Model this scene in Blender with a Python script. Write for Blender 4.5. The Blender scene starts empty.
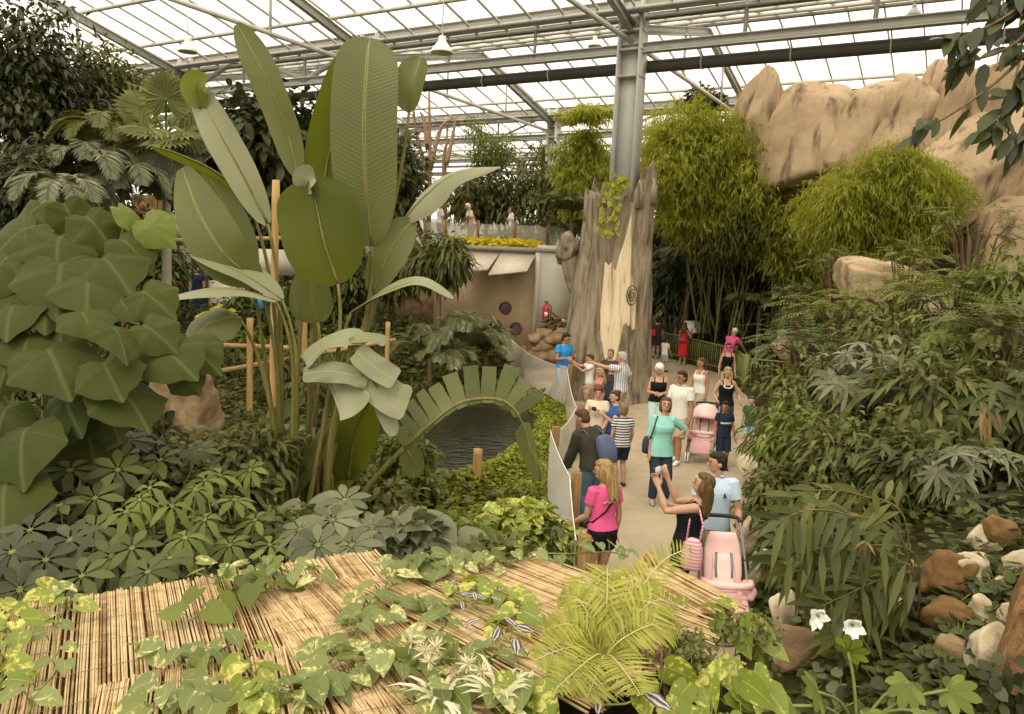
import bpy, math, random
import numpy as np
from mathutils import Vector, Matrix

random.seed(7)
RNG = np.random.default_rng(11)
SC = bpy.context.scene
COL = SC.collection
PI = math.pi

# ---------------------------------------------------------------- camera
FPX, CAMZ = 800.0, 3.7
PITCH, ROLL = math.radians(6.8), math.radians(2.6)
CM = Matrix.Rotation(math.radians(90) - PITCH, 3, 'X') @ Matrix.Rotation(ROLL, 3, 'Z')
CPOS = Vector((0, 0, CAMZ))
cam_data = bpy.data.cameras.new('camera')
cam_data.sensor_width = 36.0
cam_data.lens = FPX / 1024 * 36.0
cam_data.clip_start = 0.05
cam_data.clip_end = 500
cam = bpy.data.objects.new('camera', cam_data)
COL.objects.link(cam)
cam.matrix_world = Matrix.Translation(CPOS) @ CM.to_4x4()
SC.camera = cam


def at(px, py, d):
    """point on the sight line of a pixel at distance d ahead (world y)"""
    r = CM @ Vector(((px - 512) / FPX, (357 - py) / FPX, -1))
    p = CPOS + r * (d / r.y)
    return np.array(p)


def on_z(px, py, z):
    r = CM @ Vector(((px - 512) / FPX, (357 - py) / FPX, -1))
    return np.array(CPOS + r * ((z - CAMZ) / r.z))


def hor(px):
    """pixel row of the horizon under column px"""
    return 357 - FPX * math.tan(PITCH) + (px - 512) * math.tan(ROLL)


# ---------------------------------------------------------------- objects
def link(o, parent=None):
    COL.objects.link(o)
    if parent is not None:
        o.parent = parent
    return o


def tag(o, label=None, cat=None, group=None, kind=None):
    if label: o['label'] = label
    if cat: o['category'] = cat
    if group: o['group'] = group
    if kind: o['kind'] = kind
    return o


def thing(name, loc, label, cat, group=None, kind=None):
    o = bpy.data.objects.new(name, None)
    o.empty_display_size = 0.1
    o.location = tuple(float(c) for c in loc)
    link(o)
    return tag(o, label, cat, group, kind)


def base_of(o):
    p = np.zeros(3)
    while o is not None:
        p += np.array(o.location)
        o = o.parent
    return p


class G:
    """collects vertices and faces of ONE mesh"""
    def __init__(s):
        s.v, s.f, s.uv, s.n, s.has_uv = [], [], [], 0, False

    def add(s, V, F, UV=None):
        V = np.asarray(V, float).reshape(-1, 3)
        F = np.asarray(F, int)
        s.v.append(V)
        s.f.append(F + s.n)
        if UV is not None:
            s.has_uv = True
            s.uv.append(np.asarray(UV, float).reshape(-1, 2))
        else:
            s.uv.append(np.zeros((len(V), 2)))
        s.n += len(V)
        return s

    def mesh(s, name, off=None, smooth=True):
        V = np.concatenate(s.v)
        if off is not None:
            V = V - off
        me = bpy.data.meshes.new(name)
        loops = np.concatenate([f.ravel() for f in s.f])
        tot = np.concatenate([np.full(len(f), f.shape[1]) for f in s.f])
        st = np.concatenate([[0], np.cumsum(tot)[:-1]])
        me.vertices.add(len(V))
        me.vertices.foreach_set('co', V.ravel().astype(np.float32))
        me.loops.add(len(loops))
        me.loops.foreach_set('vertex_index', loops.astype(np.int32))
        me.polygons.add(len(tot))
        me.polygons.foreach_set('loop_start', st.astype(np.int32))
        if s.has_uv:
            uvl = me.uv_layers.new(name='UVMap')
            U = np.concatenate(s.uv)[loops]
            uvl.data.foreach_set('uv', U.ravel().astype(np.float32))
        me.update(calc_edges=True)
        if smooth:
            me.polygons.foreach_set('use_smooth', np.ones(len(tot), bool))
        return me

    def build(s, name, mat, parent=None, loc=None, smooth=True, label=None):
        """one mesh object; vertices are in world space, the origin goes to the parent's base (or loc)"""
        off = base_of(parent) if parent is not None else (np.zeros(3) if loc is None else np.asarray(loc, float))
        me = s.mesh(name, off, smooth)
        me.materials.append(mat)
        o = bpy.data.objects.new(name, me)
        if parent is None and loc is not None:
            o.location = tuple(float(c) for c in loc)
        link(o, parent)
        if label: o['label'] = label
        return o


def nrm(a):
    a = np.asarray(a, float)
    return a / np.maximum(np.linalg.norm(a, axis=-1, keepdims=True), 1e-9)


def V3(*a):
    return np.array(a, float)


def frames(P):
    P = np.asarray(P, float)
    T = nrm(np.gradient(P, axis=0))
    ref = V3(0, 0, 1) if abs(T[0][2]) < .9 else V3(1, 0, 0)
    n = nrm(np.cross(T[0], ref))
    N = [n]
    for i in range(1, len(P)):
        n = N[-1] - T[i] * np.dot(N[-1], T[i])
        N.append(nrm(n))
    N = np.array(N)
    return T, N, np.cross(T, N)


def rings(g, R, cap=True, uv=None):
    """R: array (k, n, 3) of rings joined into a skin"""
    R = np.asarray(R, float)
    k, n, _ = R.shape
    i = np.arange(k - 1)[:, None] * n
    j = np.arange(n)[None, :]
    j2 = (j + 1) % n
    F = np.stack([i + j, i + j2, i + n + j2, i + n + j], -1).reshape(-1, 4)
    V = R.reshape(-1, 3)
    if cap:
        V = np.concatenate([V, R[0].mean(0)[None], R[-1].mean(0)[None]])
        a, b = k * n, k * n + 1
        jj = np.arange(n)
        F3 = np.concatenate([np.stack([jj * 0 + a, (jj + 1) % n, jj], -1),
                             np.stack([jj * 0 + b, (k - 1) * n + jj, (k - 1) * n + (jj + 1) % n], -1)])
        g.add(V, F, uv)
        g.f.append(F3 + (g.n - len(V)))
    else:
        g.add(V, F, uv)


def tube(g, P, r, n=8, cap=True):
    P = np.asarray(P, float)
    r = np.broadcast_to(np.asarray(r, float), (len(P),)) if np.ndim(r) == 0 else np.asarray(r, float)
    T, N, B = frames(P)
    a = np.arange(n) / n * 2 * PI
    R = P[:, None] + r[:, None, None] * (np.cos(a)[None, :, None] * N[:, None] + np.sin(a)[None, :, None] * B[:, None])
    rings(g, R, cap)


BOXF = np.array([[0, 3, 2, 1], [4, 5, 6, 7], [0, 1, 5, 4], [1, 2, 6, 5], [2, 3, 7, 6], [3, 0, 4, 7]])


def bar(g, a, b, w, h, up=(0, 0, 1)):
    """rectangular bar from a to b, w sideways, h along up"""
    a, b = np.asarray(a, float), np.asarray(b, float)
    t = nrm(b - a)
    up = np.asarray(up, float)
    if abs(np.dot(t, up)) > .97: up = V3(0, 1, 0)
    s = nrm(np.cross(t, up))
    u = np.cross(s, t)
    c = [-s * w / 2 - u * h / 2, s * w / 2 - u * h / 2, s * w / 2 + u * h / 2, -s * w / 2 + u * h / 2]
    g.add([a + q for q in c] + [b + q for q in c], BOXF)


def ibeam(g, a, b, w, h, up=(0, 0, 1), t=.03):
    a, b = np.asarray(a, float), np.asarray(b, float)
    d = nrm(b - a)
    u = np.asarray(up, float)
    if abs(np.dot(d, u)) > .97: u = V3(0, 1, 0)
    s = nrm(np.cross(d, u)); u = np.cross(s, d)
    for k in (-1, 1):
        bar(g, a + u * k * (h / 2 - t / 2), b + u * k * (h / 2 - t / 2), w, t, u)
    bar(g, a, b, t, h - 2 * t, u)


def box(g, c, sx, sy, sz, yaw=0.0):
    cy, sn = math.cos(yaw), math.sin(yaw)
    V = []
    for z in (-.5, .5):
        for x, y in ((-.5, -.5), (.5, -.5), (.5, .5), (-.5, .5)):
            X, Y = x * sx, y * sy
            V.append((c[0] + X * cy - Y * sn, c[1] + X * sn + Y * cy, c[2] + z * sz))
    g.add(V, BOXF)


def sphere_dirs(nu=16, nv=10):
    th = np.linspace(0, PI, nv + 1)[1:-1]
    ph = np.arange(nu) / nu * 2 * PI
    D = np.stack([np.sin(th)[:, None] * np.cos(ph)[None], np.sin(th)[:, None] * np.sin(ph)[None], np.repeat(np.cos(th)[:, None], nu, 1)], -1)
    return D


def ellipsoid(g, c, rx, ry, rz, M=None, nu=16, nv=10):
    D = sphere_dirs(nu, nv) * V3(rx, ry, rz)
    top, bot = V3(0, 0, rz), V3(0, 0, -rz)
    V = np.concatenate([D.reshape(-1, 3), [top], [bot]])
    if M is not None: V = V @ np.asarray(M).T
    V = V + np.asarray(c)
    k, n = D.shape[:2]
    i = np.arange(k - 1)[:, None] * n; j = np.arange(n)[None]; j2 = (j + 1) % n
    F = np.stack([i + j, i + n + j, i + n + j2, i + j2], -1).reshape(-1, 4)
    jj = np.arange(n)
    F3 = np.concatenate([np.stack([jj * 0 + k * n, jj, (jj + 1) % n], -1),
                         np.stack([jj * 0 + k * n + 1, (k - 1) * n + (jj + 1) % n, (k - 1) * n + jj], -1)])
    g.add(V, F)
    g.f.append(F3 + (g.n - len(V)))


def rotm(axis, ang):
    return np.array(Matrix.Rotation(ang, 3, Vector(axis)))


def yawm(a):
    return rotm((0, 0, 1), a)


# smooth pseudo noise: sums of sines
def make_noise(seed, freqs=(1, 2.1, 4.3), n=6):
    r = np.random.default_rng(seed)
    ks, ph, am = [], [], []
    for f in freqs:
        k = nrm(r.normal(size=(n, 3))) * f * r.uniform(.7, 1.3, (n, 1))
        ks.append(k); ph.append(r.uniform(0, 6.28, n)); am.append(np.full(n, 1 / f / n ** .5))
    ks, ph, am = np.concatenate(ks), np.concatenate(ph), np.concatenate(am)
    return lambda P: (np.sin(np.asarray(P) @ ks.T * 2.2 + ph) * am).sum(-1)


ICO = {}


def ico(sub):
    if sub not in ICO:
        import bmesh
        bm = bmesh.new()
        bmesh.ops.create_icosphere(bm, subdivisions=sub, radius=1)
        ICO[sub] = (np.array([v.co[:] for v in bm.verts]), np.array([[v.index for v in f.verts] for f in bm.faces]))
        bm.free()
    return ICO[sub]


def rock(g, c, size, seed, M=None, planes=14, rough=.06, sub=4, flat=.75):
    """chiselled boulder: an icosphere cut by random planes, with noise"""
    r = np.random.default_rng(seed)
    D, F = ico(sub)
    N = np.concatenate([nrm(r.normal(size=(planes, 3))), nrm(np.concatenate([np.eye(3), -np.eye(3)]) + r.normal(0, .22, (6, 3)))])
    H = np.concatenate([r.uniform(flat, 1.0, planes), r.uniform(.80, .92, 6)])
    q = D @ N.T
    lim = np.where(q > .05, H / np.maximum(q, .05), 9)
    rad = -np.log(np.exp(-26 * np.minimum(lim, 1.6)).sum(1) + np.exp(-26 * 1.35)) / 26
    rad = np.clip(rad, .35, 1.4)
    rad = rad * (1 + rough * make_noise(seed + 5, (2, 4, 8))(D * 1.6))
    V = D * rad[:, None] * np.asarray(size)
    if M is not None: V = V @ np.asarray(M).T
    g.add(V + np.asarray(c), F)


def smooth01(a, b, x):
    t = np.clip((np.asarray(x, float) - a) / (b - a), 0, 1)
    return t * t * (3 - 2 * t)


def spline(P, n):
    """Catmull-Rom through the rows of P, n samples"""
    P = np.asarray(P, float)
    if len(P) == 2:
        t = np.linspace(0, 1, n)[:, None]
        return P[0] * (1 - t) + P[1] * t
    Q = np.concatenate([[2 * P[0] - P[1]], P, [2 * P[-1] - P[-2]]])
    u = np.linspace(0, len(P) - 1 - 1e-6, n)
    i = u.astype(int); t = (u - i)[:, None]
    a, b, c, d = Q[i], Q[i + 1], Q[i + 2], Q[i + 3]
    return .5 * (2 * b + (c - a) * t + (2 * a - 5 * b + 4 * c - d) * t ** 2 + (3 * b - a - 3 * c + d) * t ** 3)


# ---------------------------------------------------------------- leaves
# stations: (t on the midrib, t of the edge, half width 0..1)
LENS = [(0, 0, .06), (.22, .25, .72), (.5, .5, 1), (.78, .76, .62), (1, 1, .02)]
LENS3 = [(0, 0, .1), (.42, .42, 1), (1, 1, .03)]
OVAL = [(0, 0, .15), (.2, .15, .8), (.5, .45, 1), (.8, .75, .75), (1, 1, .05)]
HEART = [(0, -.16, .42), (.08, -.08, .8), (.3, .2, 1.0), (.55, .5, .86), (.8, .76, .48), (1, 1, .02)]
BLADE = [(0, 0, .35), (.3, .3, .9), (.6, .6, 1), (.85, .85, .6), (1, 1, .02)]
THIN = [(0, 0, .6), (.5, .5, 1), (1, 1, .05)]


def leaves(g, O, D, U, L, W, shape=LENS, droop=.2, fold=.15):
    """many leaves at once: origins O, directions D, face normals U, lengths L, widths W"""
    O, D, U = np.asarray(O, float), nrm(D), np.asarray(U, float)
    n = len(O)
    if n == 0: return
    L = np.broadcast_to(np.asarray(L, float), (n,)); W = np.broadcast_to(np.asarray(W, float), (n,))
    droop = np.broadcast_to(np.asarray(droop, float), (n,))
    S = np.cross(D, U); S = nrm(S + 1e-6)
    Nn = np.cross(S, D)
    st = np.array(shape); k = len(st)
    tm, ts, w = st[:, 0], st[:, 1], st[:, 2]

    def pos(t):
        p = O[:, None] + D[:, None] * (t[None, :, None] * L[:, None, None])
        p[..., 2] -= droop[:, None] * np.sign(t)[None] * t[None] ** 2 * L[:, None]
        return p
    mid = pos(tm)
    sd = pos(ts)
    off = S[:, None] * (w[None, :, None] * W[:, None, None] * .5) 
    upf = Nn[:, None] * (fold * w[None, :, None] * W[:, None, None] * .5)
    V = np.stack([sd - off + upf, mid, sd + off + upf], 2)     # n,k,3,3
    UV = np.zeros((n, k, 3, 2)); UV[..., 0] = tm[None, :, None]; UV[..., 1] = np.array([0, .5, 1])[None, None]
    a = (np.arange(n) * k * 3)[:, None, None] + (np.arange(k - 1) * 3)[None, :, None] + np.arange(2)[None, None]
    F = np.stack([a, a + 1, a + 4, a + 3], -1).reshape(-1, 4)
    g.add(V.reshape(-1, 3), F, UV.reshape(-1, 2))


def rand_dirs(n, r=RNG):
    return nrm(r.normal(size=(n, 3)))


def cloud(n, c, rad, r=RNG, shell=.45, noise=None, amp=.25):
    """points filling the outer part of a lumpy ellipsoid; returns points and outward directions"""
    D = rand_dirs(n, r)
    q = shell + (1 - shell) * r.uniform(0, 1, n) ** .6
    if noise is not None: q = q * (1 + amp * noise(D * 2.2))
    return np.asarray(c) + D * q[:, None] * np.asarray(rad), D


def frond(g, P, n, lmax, w, r=RNG, droop=.3, angle=55, fold=.1, prof=None, up=None, shape=LENS3, lift=.25, start=.08):
    """pinnate leaf: leaflets in two rows along the curve P"""
    P = np.asarray(P, float)
    C = spline(P, max(n, 4))
    T = nrm(np.gradient(C, axis=0))
    up = V3(0, 0, 1) if up is None else np.asarray(up, float)
    S = nrm(np.cross(T, up) + 1e-6)
    N = np.cross(S, T)
    t = np.linspace(0, 1, len(C))
    keep = t >= start
    pr = (np.sin(PI * np.clip(t * .86 + .12, 0, 1)) ** .6 if prof is None else prof(t))
    ca, sa = math.cos(math.radians(angle)), math.sin(math.radians(angle))
    for s in (-1, 1):
        D = T * (ca + .35 * t[:, None]) + S * s * sa + N * lift + r.normal(0, .05, C.shape)
        leaves(g, C[keep], D[keep], (N - S * s * .25)[keep], (lmax * pr * r.uniform(.9, 1.1, len(C)))[keep], w, shape, droop, fold)

# ---------------------------------------------------------------- materials
MATS = {}


def newmat(name):
    m = bpy.data.materials.new(name)
    m.use_nodes = True
    nt = m.node_tree
    nt.nodes.clear()
    out = nt.nodes.new('ShaderNodeOutputMaterial')
    return m, nt, out


def N(nt, typ, **kw):
    n = nt.nodes.new(typ)
    for k, v in kw.items():
        if k in n.inputs.keys() if isinstance(k, str) else False:
            n.inputs[k].default_value = v
        else:
            setattr(n, k, v)
    return n


def rgba(c):
    return (c[0], c[1], c[2], 1.0)


def lin(*c):
    """sRGB 0-255 -> linear"""
    return tuple(((x / 255 + .055) / 1.055) ** 2.4 if x > 10 else x / 255 / 12.92 for x in c)


def principled(nt, rough=.6, spec=.3, metal=0.0):
    b = nt.nodes.new('ShaderNodeBsdfPrincipled')
    b.inputs['Roughness'].default_value = rough
    b.inputs['Metallic'].default_value = metal
    b.inputs['Specular IOR Level'].default_value = spec
    return b


def ramp(nt, fac, cols, pos=None):
    r = nt.nodes.new('ShaderNodeValToRGB')
    e = r.color_ramp.elements
    while len(e) < len(cols): e.new(.5)
    for i, c in enumerate(cols):
        e[i].position = (i / max(1, len(cols) - 1)) if pos is None else pos[i]
        e[i].color = rgba(c)
    if fac is not None: nt.links.new(fac, r.inputs[0])
    return r.outputs[0]


def noise(nt, scale, detail=3, rough=.55, vec=None, dist=0.0):
    n = nt.nodes.new('ShaderNodeTexNoise')
    n.inputs['Scale'].default_value = scale
    n.inputs['Detail'].default_value = detail
    n.inputs['Roughness'].default_value = rough
    n.inputs['Distortion'].default_value = dist
    if vec is not None: nt.links.new(vec, n.inputs['Vector'])
    return n.outputs['Fac']


def coords(nt, kind='Object', scale=(1, 1, 1), rot=(0, 0, 0)):
    t = nt.nodes.new('ShaderNodeTexCoord')
    mp = nt.nodes.new('ShaderNodeMapping')
    mp.inputs['Scale'].default_value = scale
    mp.inputs['Rotation'].default_value = rot
    nt.links.new(t.outputs[kind], mp.inputs['Vector'])
    return mp.outputs[0]


def mixc(nt, fac, a, b, mode='MIX'):
    m = nt.nodes.new('ShaderNodeMix')
    m.data_type = 'RGBA'; m.blend_type = mode
    if isinstance(fac, float): m.inputs[0].default_value = fac
    else: nt.links.new(fac, m.inputs[0])
    for i, x in ((6, a), (7, b)):
        if isinstance(x, tuple): m.inputs[i].default_value = rgba(x)
        else: nt.links.new(x, m.inputs[i])
    return m.outputs[2]


def bump(nt, h, strength, dist, bsdf):
    b = nt.nodes.new('ShaderNodeBump')
    b.inputs['Strength'].default_value = strength
    b.inputs['Distance'].default_value = dist
    nt.links.new(h, b.inputs['Height'])
    nt.links.new(b.outputs[0], bsdf.inputs['Normal'])


def plain(name, col, rough=.6, spec=.3, metal=0.0, vary=.12, scale=6.0, bumps=0.0):
    """solid material with slight mottling"""
    if name in MATS: return MATS[name]
    m, nt, out = newmat(name)
    b = principled(nt, rough, spec, metal)
    vec = coords(nt)
    f = noise(nt, scale, 4, .6, vec)
    c = ramp(nt, f, [tuple(x * (1 - vary) for x in col), tuple(min(1, x * (1 + vary)) for x in col)], [.3, .7])
    nt.links.new(c, b.inputs['Base Color'])
    if bumps: bump(nt, noise(nt, scale * 5, 3, .6, vec), bumps, .02, b)
    nt.links.new(b.outputs[0], out.inputs[0])
    MATS[name] = m
    return m


def leafmat(name, cols, rough=.42, spec=.45, trans=.28, veins=0.0, vein_n=40, splash=None, splash_amt=.5, tcol=None, mid=None, big=.6, vcol=.12, radial=0, band=None):
    """leaf: colour differs from leaf to leaf, some light passes through; optional veins (from the leaf's own UV) and variegation"""
    if name in MATS: return MATS[name]
    m, nt, out = newmat(name)
    geo = nt.nodes.new('ShaderNodeNewGeometry')
    vec = coords(nt)
    big_n = noise(nt, big, 2, .5, vec)
    add = nt.nodes.new('ShaderNodeMath'); add.operation = 'MULTIPLY_ADD'
    nt.links.new(geo.outputs['Random Per Island'], add.inputs[0]); add.inputs[1].default_value = .65
    sub = nt.nodes.new('ShaderNodeMath'); sub.operation = 'MULTIPLY_ADD'
    nt.links.new(big_n, sub.inputs[0]); sub.inputs[1].default_value = .9; sub.inputs[2].default_value = -.27
    nt.links.new(sub.outputs[0], add.inputs[2])
    col = ramp(nt, add.outputs[0], cols)
    b = principled(nt, rough, spec)
    if splash is not None:
        f0_ = noise(nt, 24, 3, .6, vec, 1.2)
        fa_ = nt.nodes.new('ShaderNodeMath'); fa_.operation = 'MULTIPLY_ADD'; nt.links.new(geo.outputs['Random Per Island'], fa_.inputs[0]); fa_.inputs[1].default_value = .22
        fs_ = nt.nodes.new('ShaderNodeMath'); fs_.operation = 'SUBTRACT'; nt.links.new(f0_, fs_.inputs[0]); fs_.inputs[1].default_value = .11
        nt.links.new(fs_.outputs[0], fa_.inputs[2]); f = fa_.outputs[0]
        sm = nt.nodes.new('ShaderNodeMapRange')
        sm.inputs[1].default_value = 1 - splash_amt - .04; sm.inputs[2].default_value = 1 - splash_amt + .04
        nt.links.new(f, sm.inputs[0])
        col = mixc(nt, sm.outputs[0], col, splash)
    if veins or mid:
        tc = nt.nodes.new('ShaderNodeUVMap')
        sp = nt.nodes.new('ShaderNodeSeparateXYZ')
        nt.links.new(tc.outputs[0], sp.inputs[0])
        ab = nt.nodes.new('ShaderNodeMath'); ab.operation = 'SUBTRACT'; nt.links.new(sp.outputs[1], ab.inputs[0]); ab.inputs[1].default_value = .5
        ab2 = nt.nodes.new('ShaderNodeMath'); ab2.operation = 'ABSOLUTE'; nt.links.new(ab.outputs[0], ab2.inputs[0])
        if mid:
            mr = nt.nodes.new('ShaderNodeMapRange'); nt.links.new(ab2.outputs[0], mr.inputs[0])
            mr.inputs[1].default_value = .012; mr.inputs[2].default_value = .035; mr.inputs[3].default_value = .85; mr.inputs[4].default_value = 0
            col = mixc(nt, mr.outputs[0], col, mid)
        if veins:
            k = nt.nodes.new('ShaderNodeMath'); k.operation = 'MULTIPLY_ADD'
            nt.links.new(ab2.outputs[0], k.inputs[0]); k.inputs[1].default_value = -.12; nt.links.new(sp.outputs[0], k.inputs[2])
            q = nt.nodes.new('ShaderNodeMath'); q.operation = 'MULTIPLY'; nt.links.new(k.outputs[0], q.inputs[0]); q.inputs[1].default_value = vein_n * 6.28
            si = nt.nodes.new('ShaderNodeMath'); si.operation = 'SINE'; nt.links.new(q.outputs[0], si.inputs[0])
            bump(nt, si.outputs[0], veins, .01, b)
            mr2 = nt.nodes.new('ShaderNodeMapRange'); nt.links.new(si.outputs[0], mr2.inputs[0]); mr2.inputs[1].default_value = .3; mr2.inputs[2].default_value = 1
            mr2.inputs[3].default_value = 0; mr2.inputs[4].default_value = vcol
            col = mixc(nt, mr2.outputs[0], col, tuple(min(1, c * 1.7) for c in cols[-1]) if vcol < .5 else (.50, .50, .46))
    if band:
        ma = nt.nodes.new('ShaderNodeMapRange'); nt.links.new(ab2.outputs[0], ma.inputs[0]); ma.inputs[1].default_value = .09; ma.inputs[2].default_value = .16
        mb = nt.nodes.new('ShaderNodeMapRange'); nt.links.new(ab2.outputs[0], mb.inputs[0]); mb.inputs[1].default_value = .28; mb.inputs[2].default_value = .36; mb.inputs[3].default_value = 1; mb.inputs[4].default_value = 0
        mm = nt.nodes.new('ShaderNodeMath'); mm.operation = 'MULTIPLY'; nt.links.new(ma.outputs[0], mm.inputs[0]); nt.links.new(mb.outputs[0], mm.inputs[1])
        col = mixc(nt, mm.outputs[0], col, band)
    if radial:
        a1 = nt.nodes.new('ShaderNodeMath'); a1.operation = 'SUBTRACT'; nt.links.new(sp.outputs[0], a1.inputs[0]); a1.inputs[1].default_value = .36
        at_ = nt.nodes.new('ShaderNodeMath'); at_.operation = 'ARCTAN2'; nt.links.new(ab.outputs[0], at_.inputs[0]); nt.links.new(a1.outputs[0], at_.inputs[1])
        k1 = nt.nodes.new('ShaderNodeMath'); k1.operation = 'MULTIPLY'; nt.links.new(at_.outputs[0], k1.inputs[0]); k1.inputs[1].default_value = radial
        s1_ = nt.nodes.new('ShaderNodeMath'); s1_.operation = 'SINE'; nt.links.new(k1.outputs[0], s1_.inputs[0])
        s2_ = nt.nodes.new('ShaderNodeMath'); s2_.operation = 'ABSOLUTE'; nt.links.new(s1_.outputs[0], s2_.inputs[0])
        l_ = nt.nodes.new('ShaderNodeVectorMath'); l_.operation = 'LENGTH'
        cb = nt.nodes.new('ShaderNodeCombineXYZ'); nt.links.new(a1.outputs[0], cb.inputs[0]); nt.links.new(ab.outputs[0], cb.inputs[1]); nt.links.new(cb.outputs[0], l_.inputs[0])
        m1 = nt.nodes.new('ShaderNodeMath'); m1.operation = 'MULTIPLY'; nt.links.new(s2_.outputs[0], m1.inputs[0]); nt.links.new(l_.outputs['Value'], m1.inputs[1])
        mr3 = nt.nodes.new('ShaderNodeMapRange'); nt.links.new(m1.outputs[0], mr3.inputs[0]); mr3.inputs[1].default_value = .010; mr3.inputs[2].default_value = .03; mr3.inputs[3].default_value = .6; mr3.inputs[4].default_value = 0
        col = mixc(nt, mr3.outputs[0], col, mid)
    nt.links.new(col, b.inputs['Base Color'])
    tr = nt.nodes.new('ShaderNodeBsdfTranslucent')
    hs = nt.nodes.new('ShaderNodeHueSaturation'); hs.inputs['Saturation'].default_value = 1.1; hs.inputs['Value'].default_value = 1.5; hs.inputs['Hue'].default_value = .485
    nt.links.new(col, hs.inputs['Color']); nt.links.new(hs.outputs[0], tr.inputs[0])
    mx = nt.nodes.new('ShaderNodeMixShader'); mx.inputs[0].default_value = trans
    nt.links.new(b.outputs[0], mx.inputs[1]); nt.links.new(tr.outputs[0], mx.inputs[2])
    nt.links.new(mx.outputs[0], out.inputs[0])
    MATS[name] = m
    return m


def rockmat(name, cols, scale=1.2, bumpd=.06, rough=.85, streak=None):
    if name in MATS: return MATS[name]
    m, nt, out = newmat(name)
    b = principled(nt, rough, .2)
    vec = coords(nt)
    f = noise(nt, scale, 6, .62, vec, .4)
    c = ramp(nt, f, cols, [.28 + .44 * i / (len(cols) - 1) for i in range(len(cols))])
    if streak:
        v2 = coords(nt, 'Object', (2.2, 2.2, .35))
        s = noise(nt, 1.1, 4, .6, v2)
        s = ramp(nt, s, [(0, 0, 0), (1, 1, 1)], [.52, .7])
        c = mixc(nt, s, c, streak)
    nt.links.new(c, b.inputs['Base Color'])
    bump(nt, noise(nt, scale * 4, 8, .65, vec), .55, bumpd, b)
    nt.links.new(b.outputs[0], out.inputs[0])
    MATS[name] = m
    return m


def grained(name, cols, scale=(30, 30, 1.5), bumpd=.01, rough=.8, sc=1.0, strength=.6, isl=.25):
    """wood, bark, straw, hair: noise stretched along one axis"""
    if name in MATS: return MATS[name]
    m, nt, out = newmat(name)
    b = principled(nt, rough, .2)
    vec = coords(nt, 'Object', scale)
    f = noise(nt, sc, 5, .6, vec, .3)
    geo = nt.nodes.new('ShaderNodeNewGeometry')
    ad = nt.nodes.new('ShaderNodeMath'); ad.operation = 'MULTIPLY_ADD'
    nt.links.new(geo.outputs['Random Per Island'], ad.inputs[0]); ad.inputs[1].default_value = isl
    sb = nt.nodes.new('ShaderNodeMath'); sb.operation = 'SUBTRACT'; nt.links.new(f, sb.inputs[0]); sb.inputs[1].default_value = isl / 2 - .125
    nt.links.new(sb.outputs[0], ad.inputs[2])
    c = ramp(nt, ad.outputs[0], cols, [.3 + .5 * i / (len(cols) - 1) for i in range(len(cols))])
    nt.links.new(c, b.inputs['Base Color'])
    bump(nt, f, strength, bumpd, b)
    nt.links.new(b.outputs[0], out.inputs[0])
    MATS[name] = m
    return m


def striped(name, ca, cb, period, rot=(0, 0, 0), duty=.5, axis='X', rough=.75):
    if name in MATS: return MATS[name]
    m, nt, out = newmat(name)
    b = principled(nt, rough, .15)
    vec = coords(nt, 'Object', (1, 1, 1), rot)
    sp = nt.nodes.new('ShaderNodeSeparateXYZ'); nt.links.new(vec, sp.inputs[0])
    k = nt.nodes.new('ShaderNodeMath'); k.operation = 'MULTIPLY'; k.inputs[1].default_value = 6.283 / period
    nt.links.new(sp.outputs['XYZ'.index(axis)], k.inputs[0])
    s = nt.nodes.new('ShaderNodeMath'); s.operation = 'SINE'; nt.links.new(k.outputs[0], s.inputs[0])
    g = nt.nodes.new('ShaderNodeMath'); g.operation = 'GREATER_THAN'; nt.links.new(s.outputs[0], g.inputs[0]); g.inputs[1].default_value = math.cos(PI * duty)
    nt.links.new(mixc(nt, g.outputs[0], ca, cb), b.inputs['Base Color'])
    nt.links.new(b.outputs[0], out.inputs[0])
    MATS[name] = m
    return m


def watermat(name):
    m, nt, out = newmat(name)
    b = principled(nt, .05, .32)
    b.inputs['Base Color'].default_value = rgba((.02, .022, .014))
    vec = coords(nt, 'Object', (1, 2.2, 1))
    h = noise(nt, 3.2, 3, .55, vec, .5)
    bump(nt, h, .28, .12, b)
    nt.links.new(b.outputs[0], out.inputs[0])
    return m


def glassmat(name):
    m, nt, out = newmat(name)
    t = nt.nodes.new('ShaderNodeBsdfTransparent'); t.inputs[0].default_value = (.97, .97, .96, 1)
    gl = nt.nodes.new('ShaderNodeBsdfGlossy'); gl.inputs['Roughness'].default_value = .08
    mx = nt.nodes.new('ShaderNodeMixShader')
    mx.inputs[0].default_value = .04; nt.links.new(t.outputs[0], mx.inputs[1]); nt.links.new(gl.outputs[0], mx.inputs[2])
    nt.links.new(mx.outputs[0], out.inputs[0])
    return m


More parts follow.
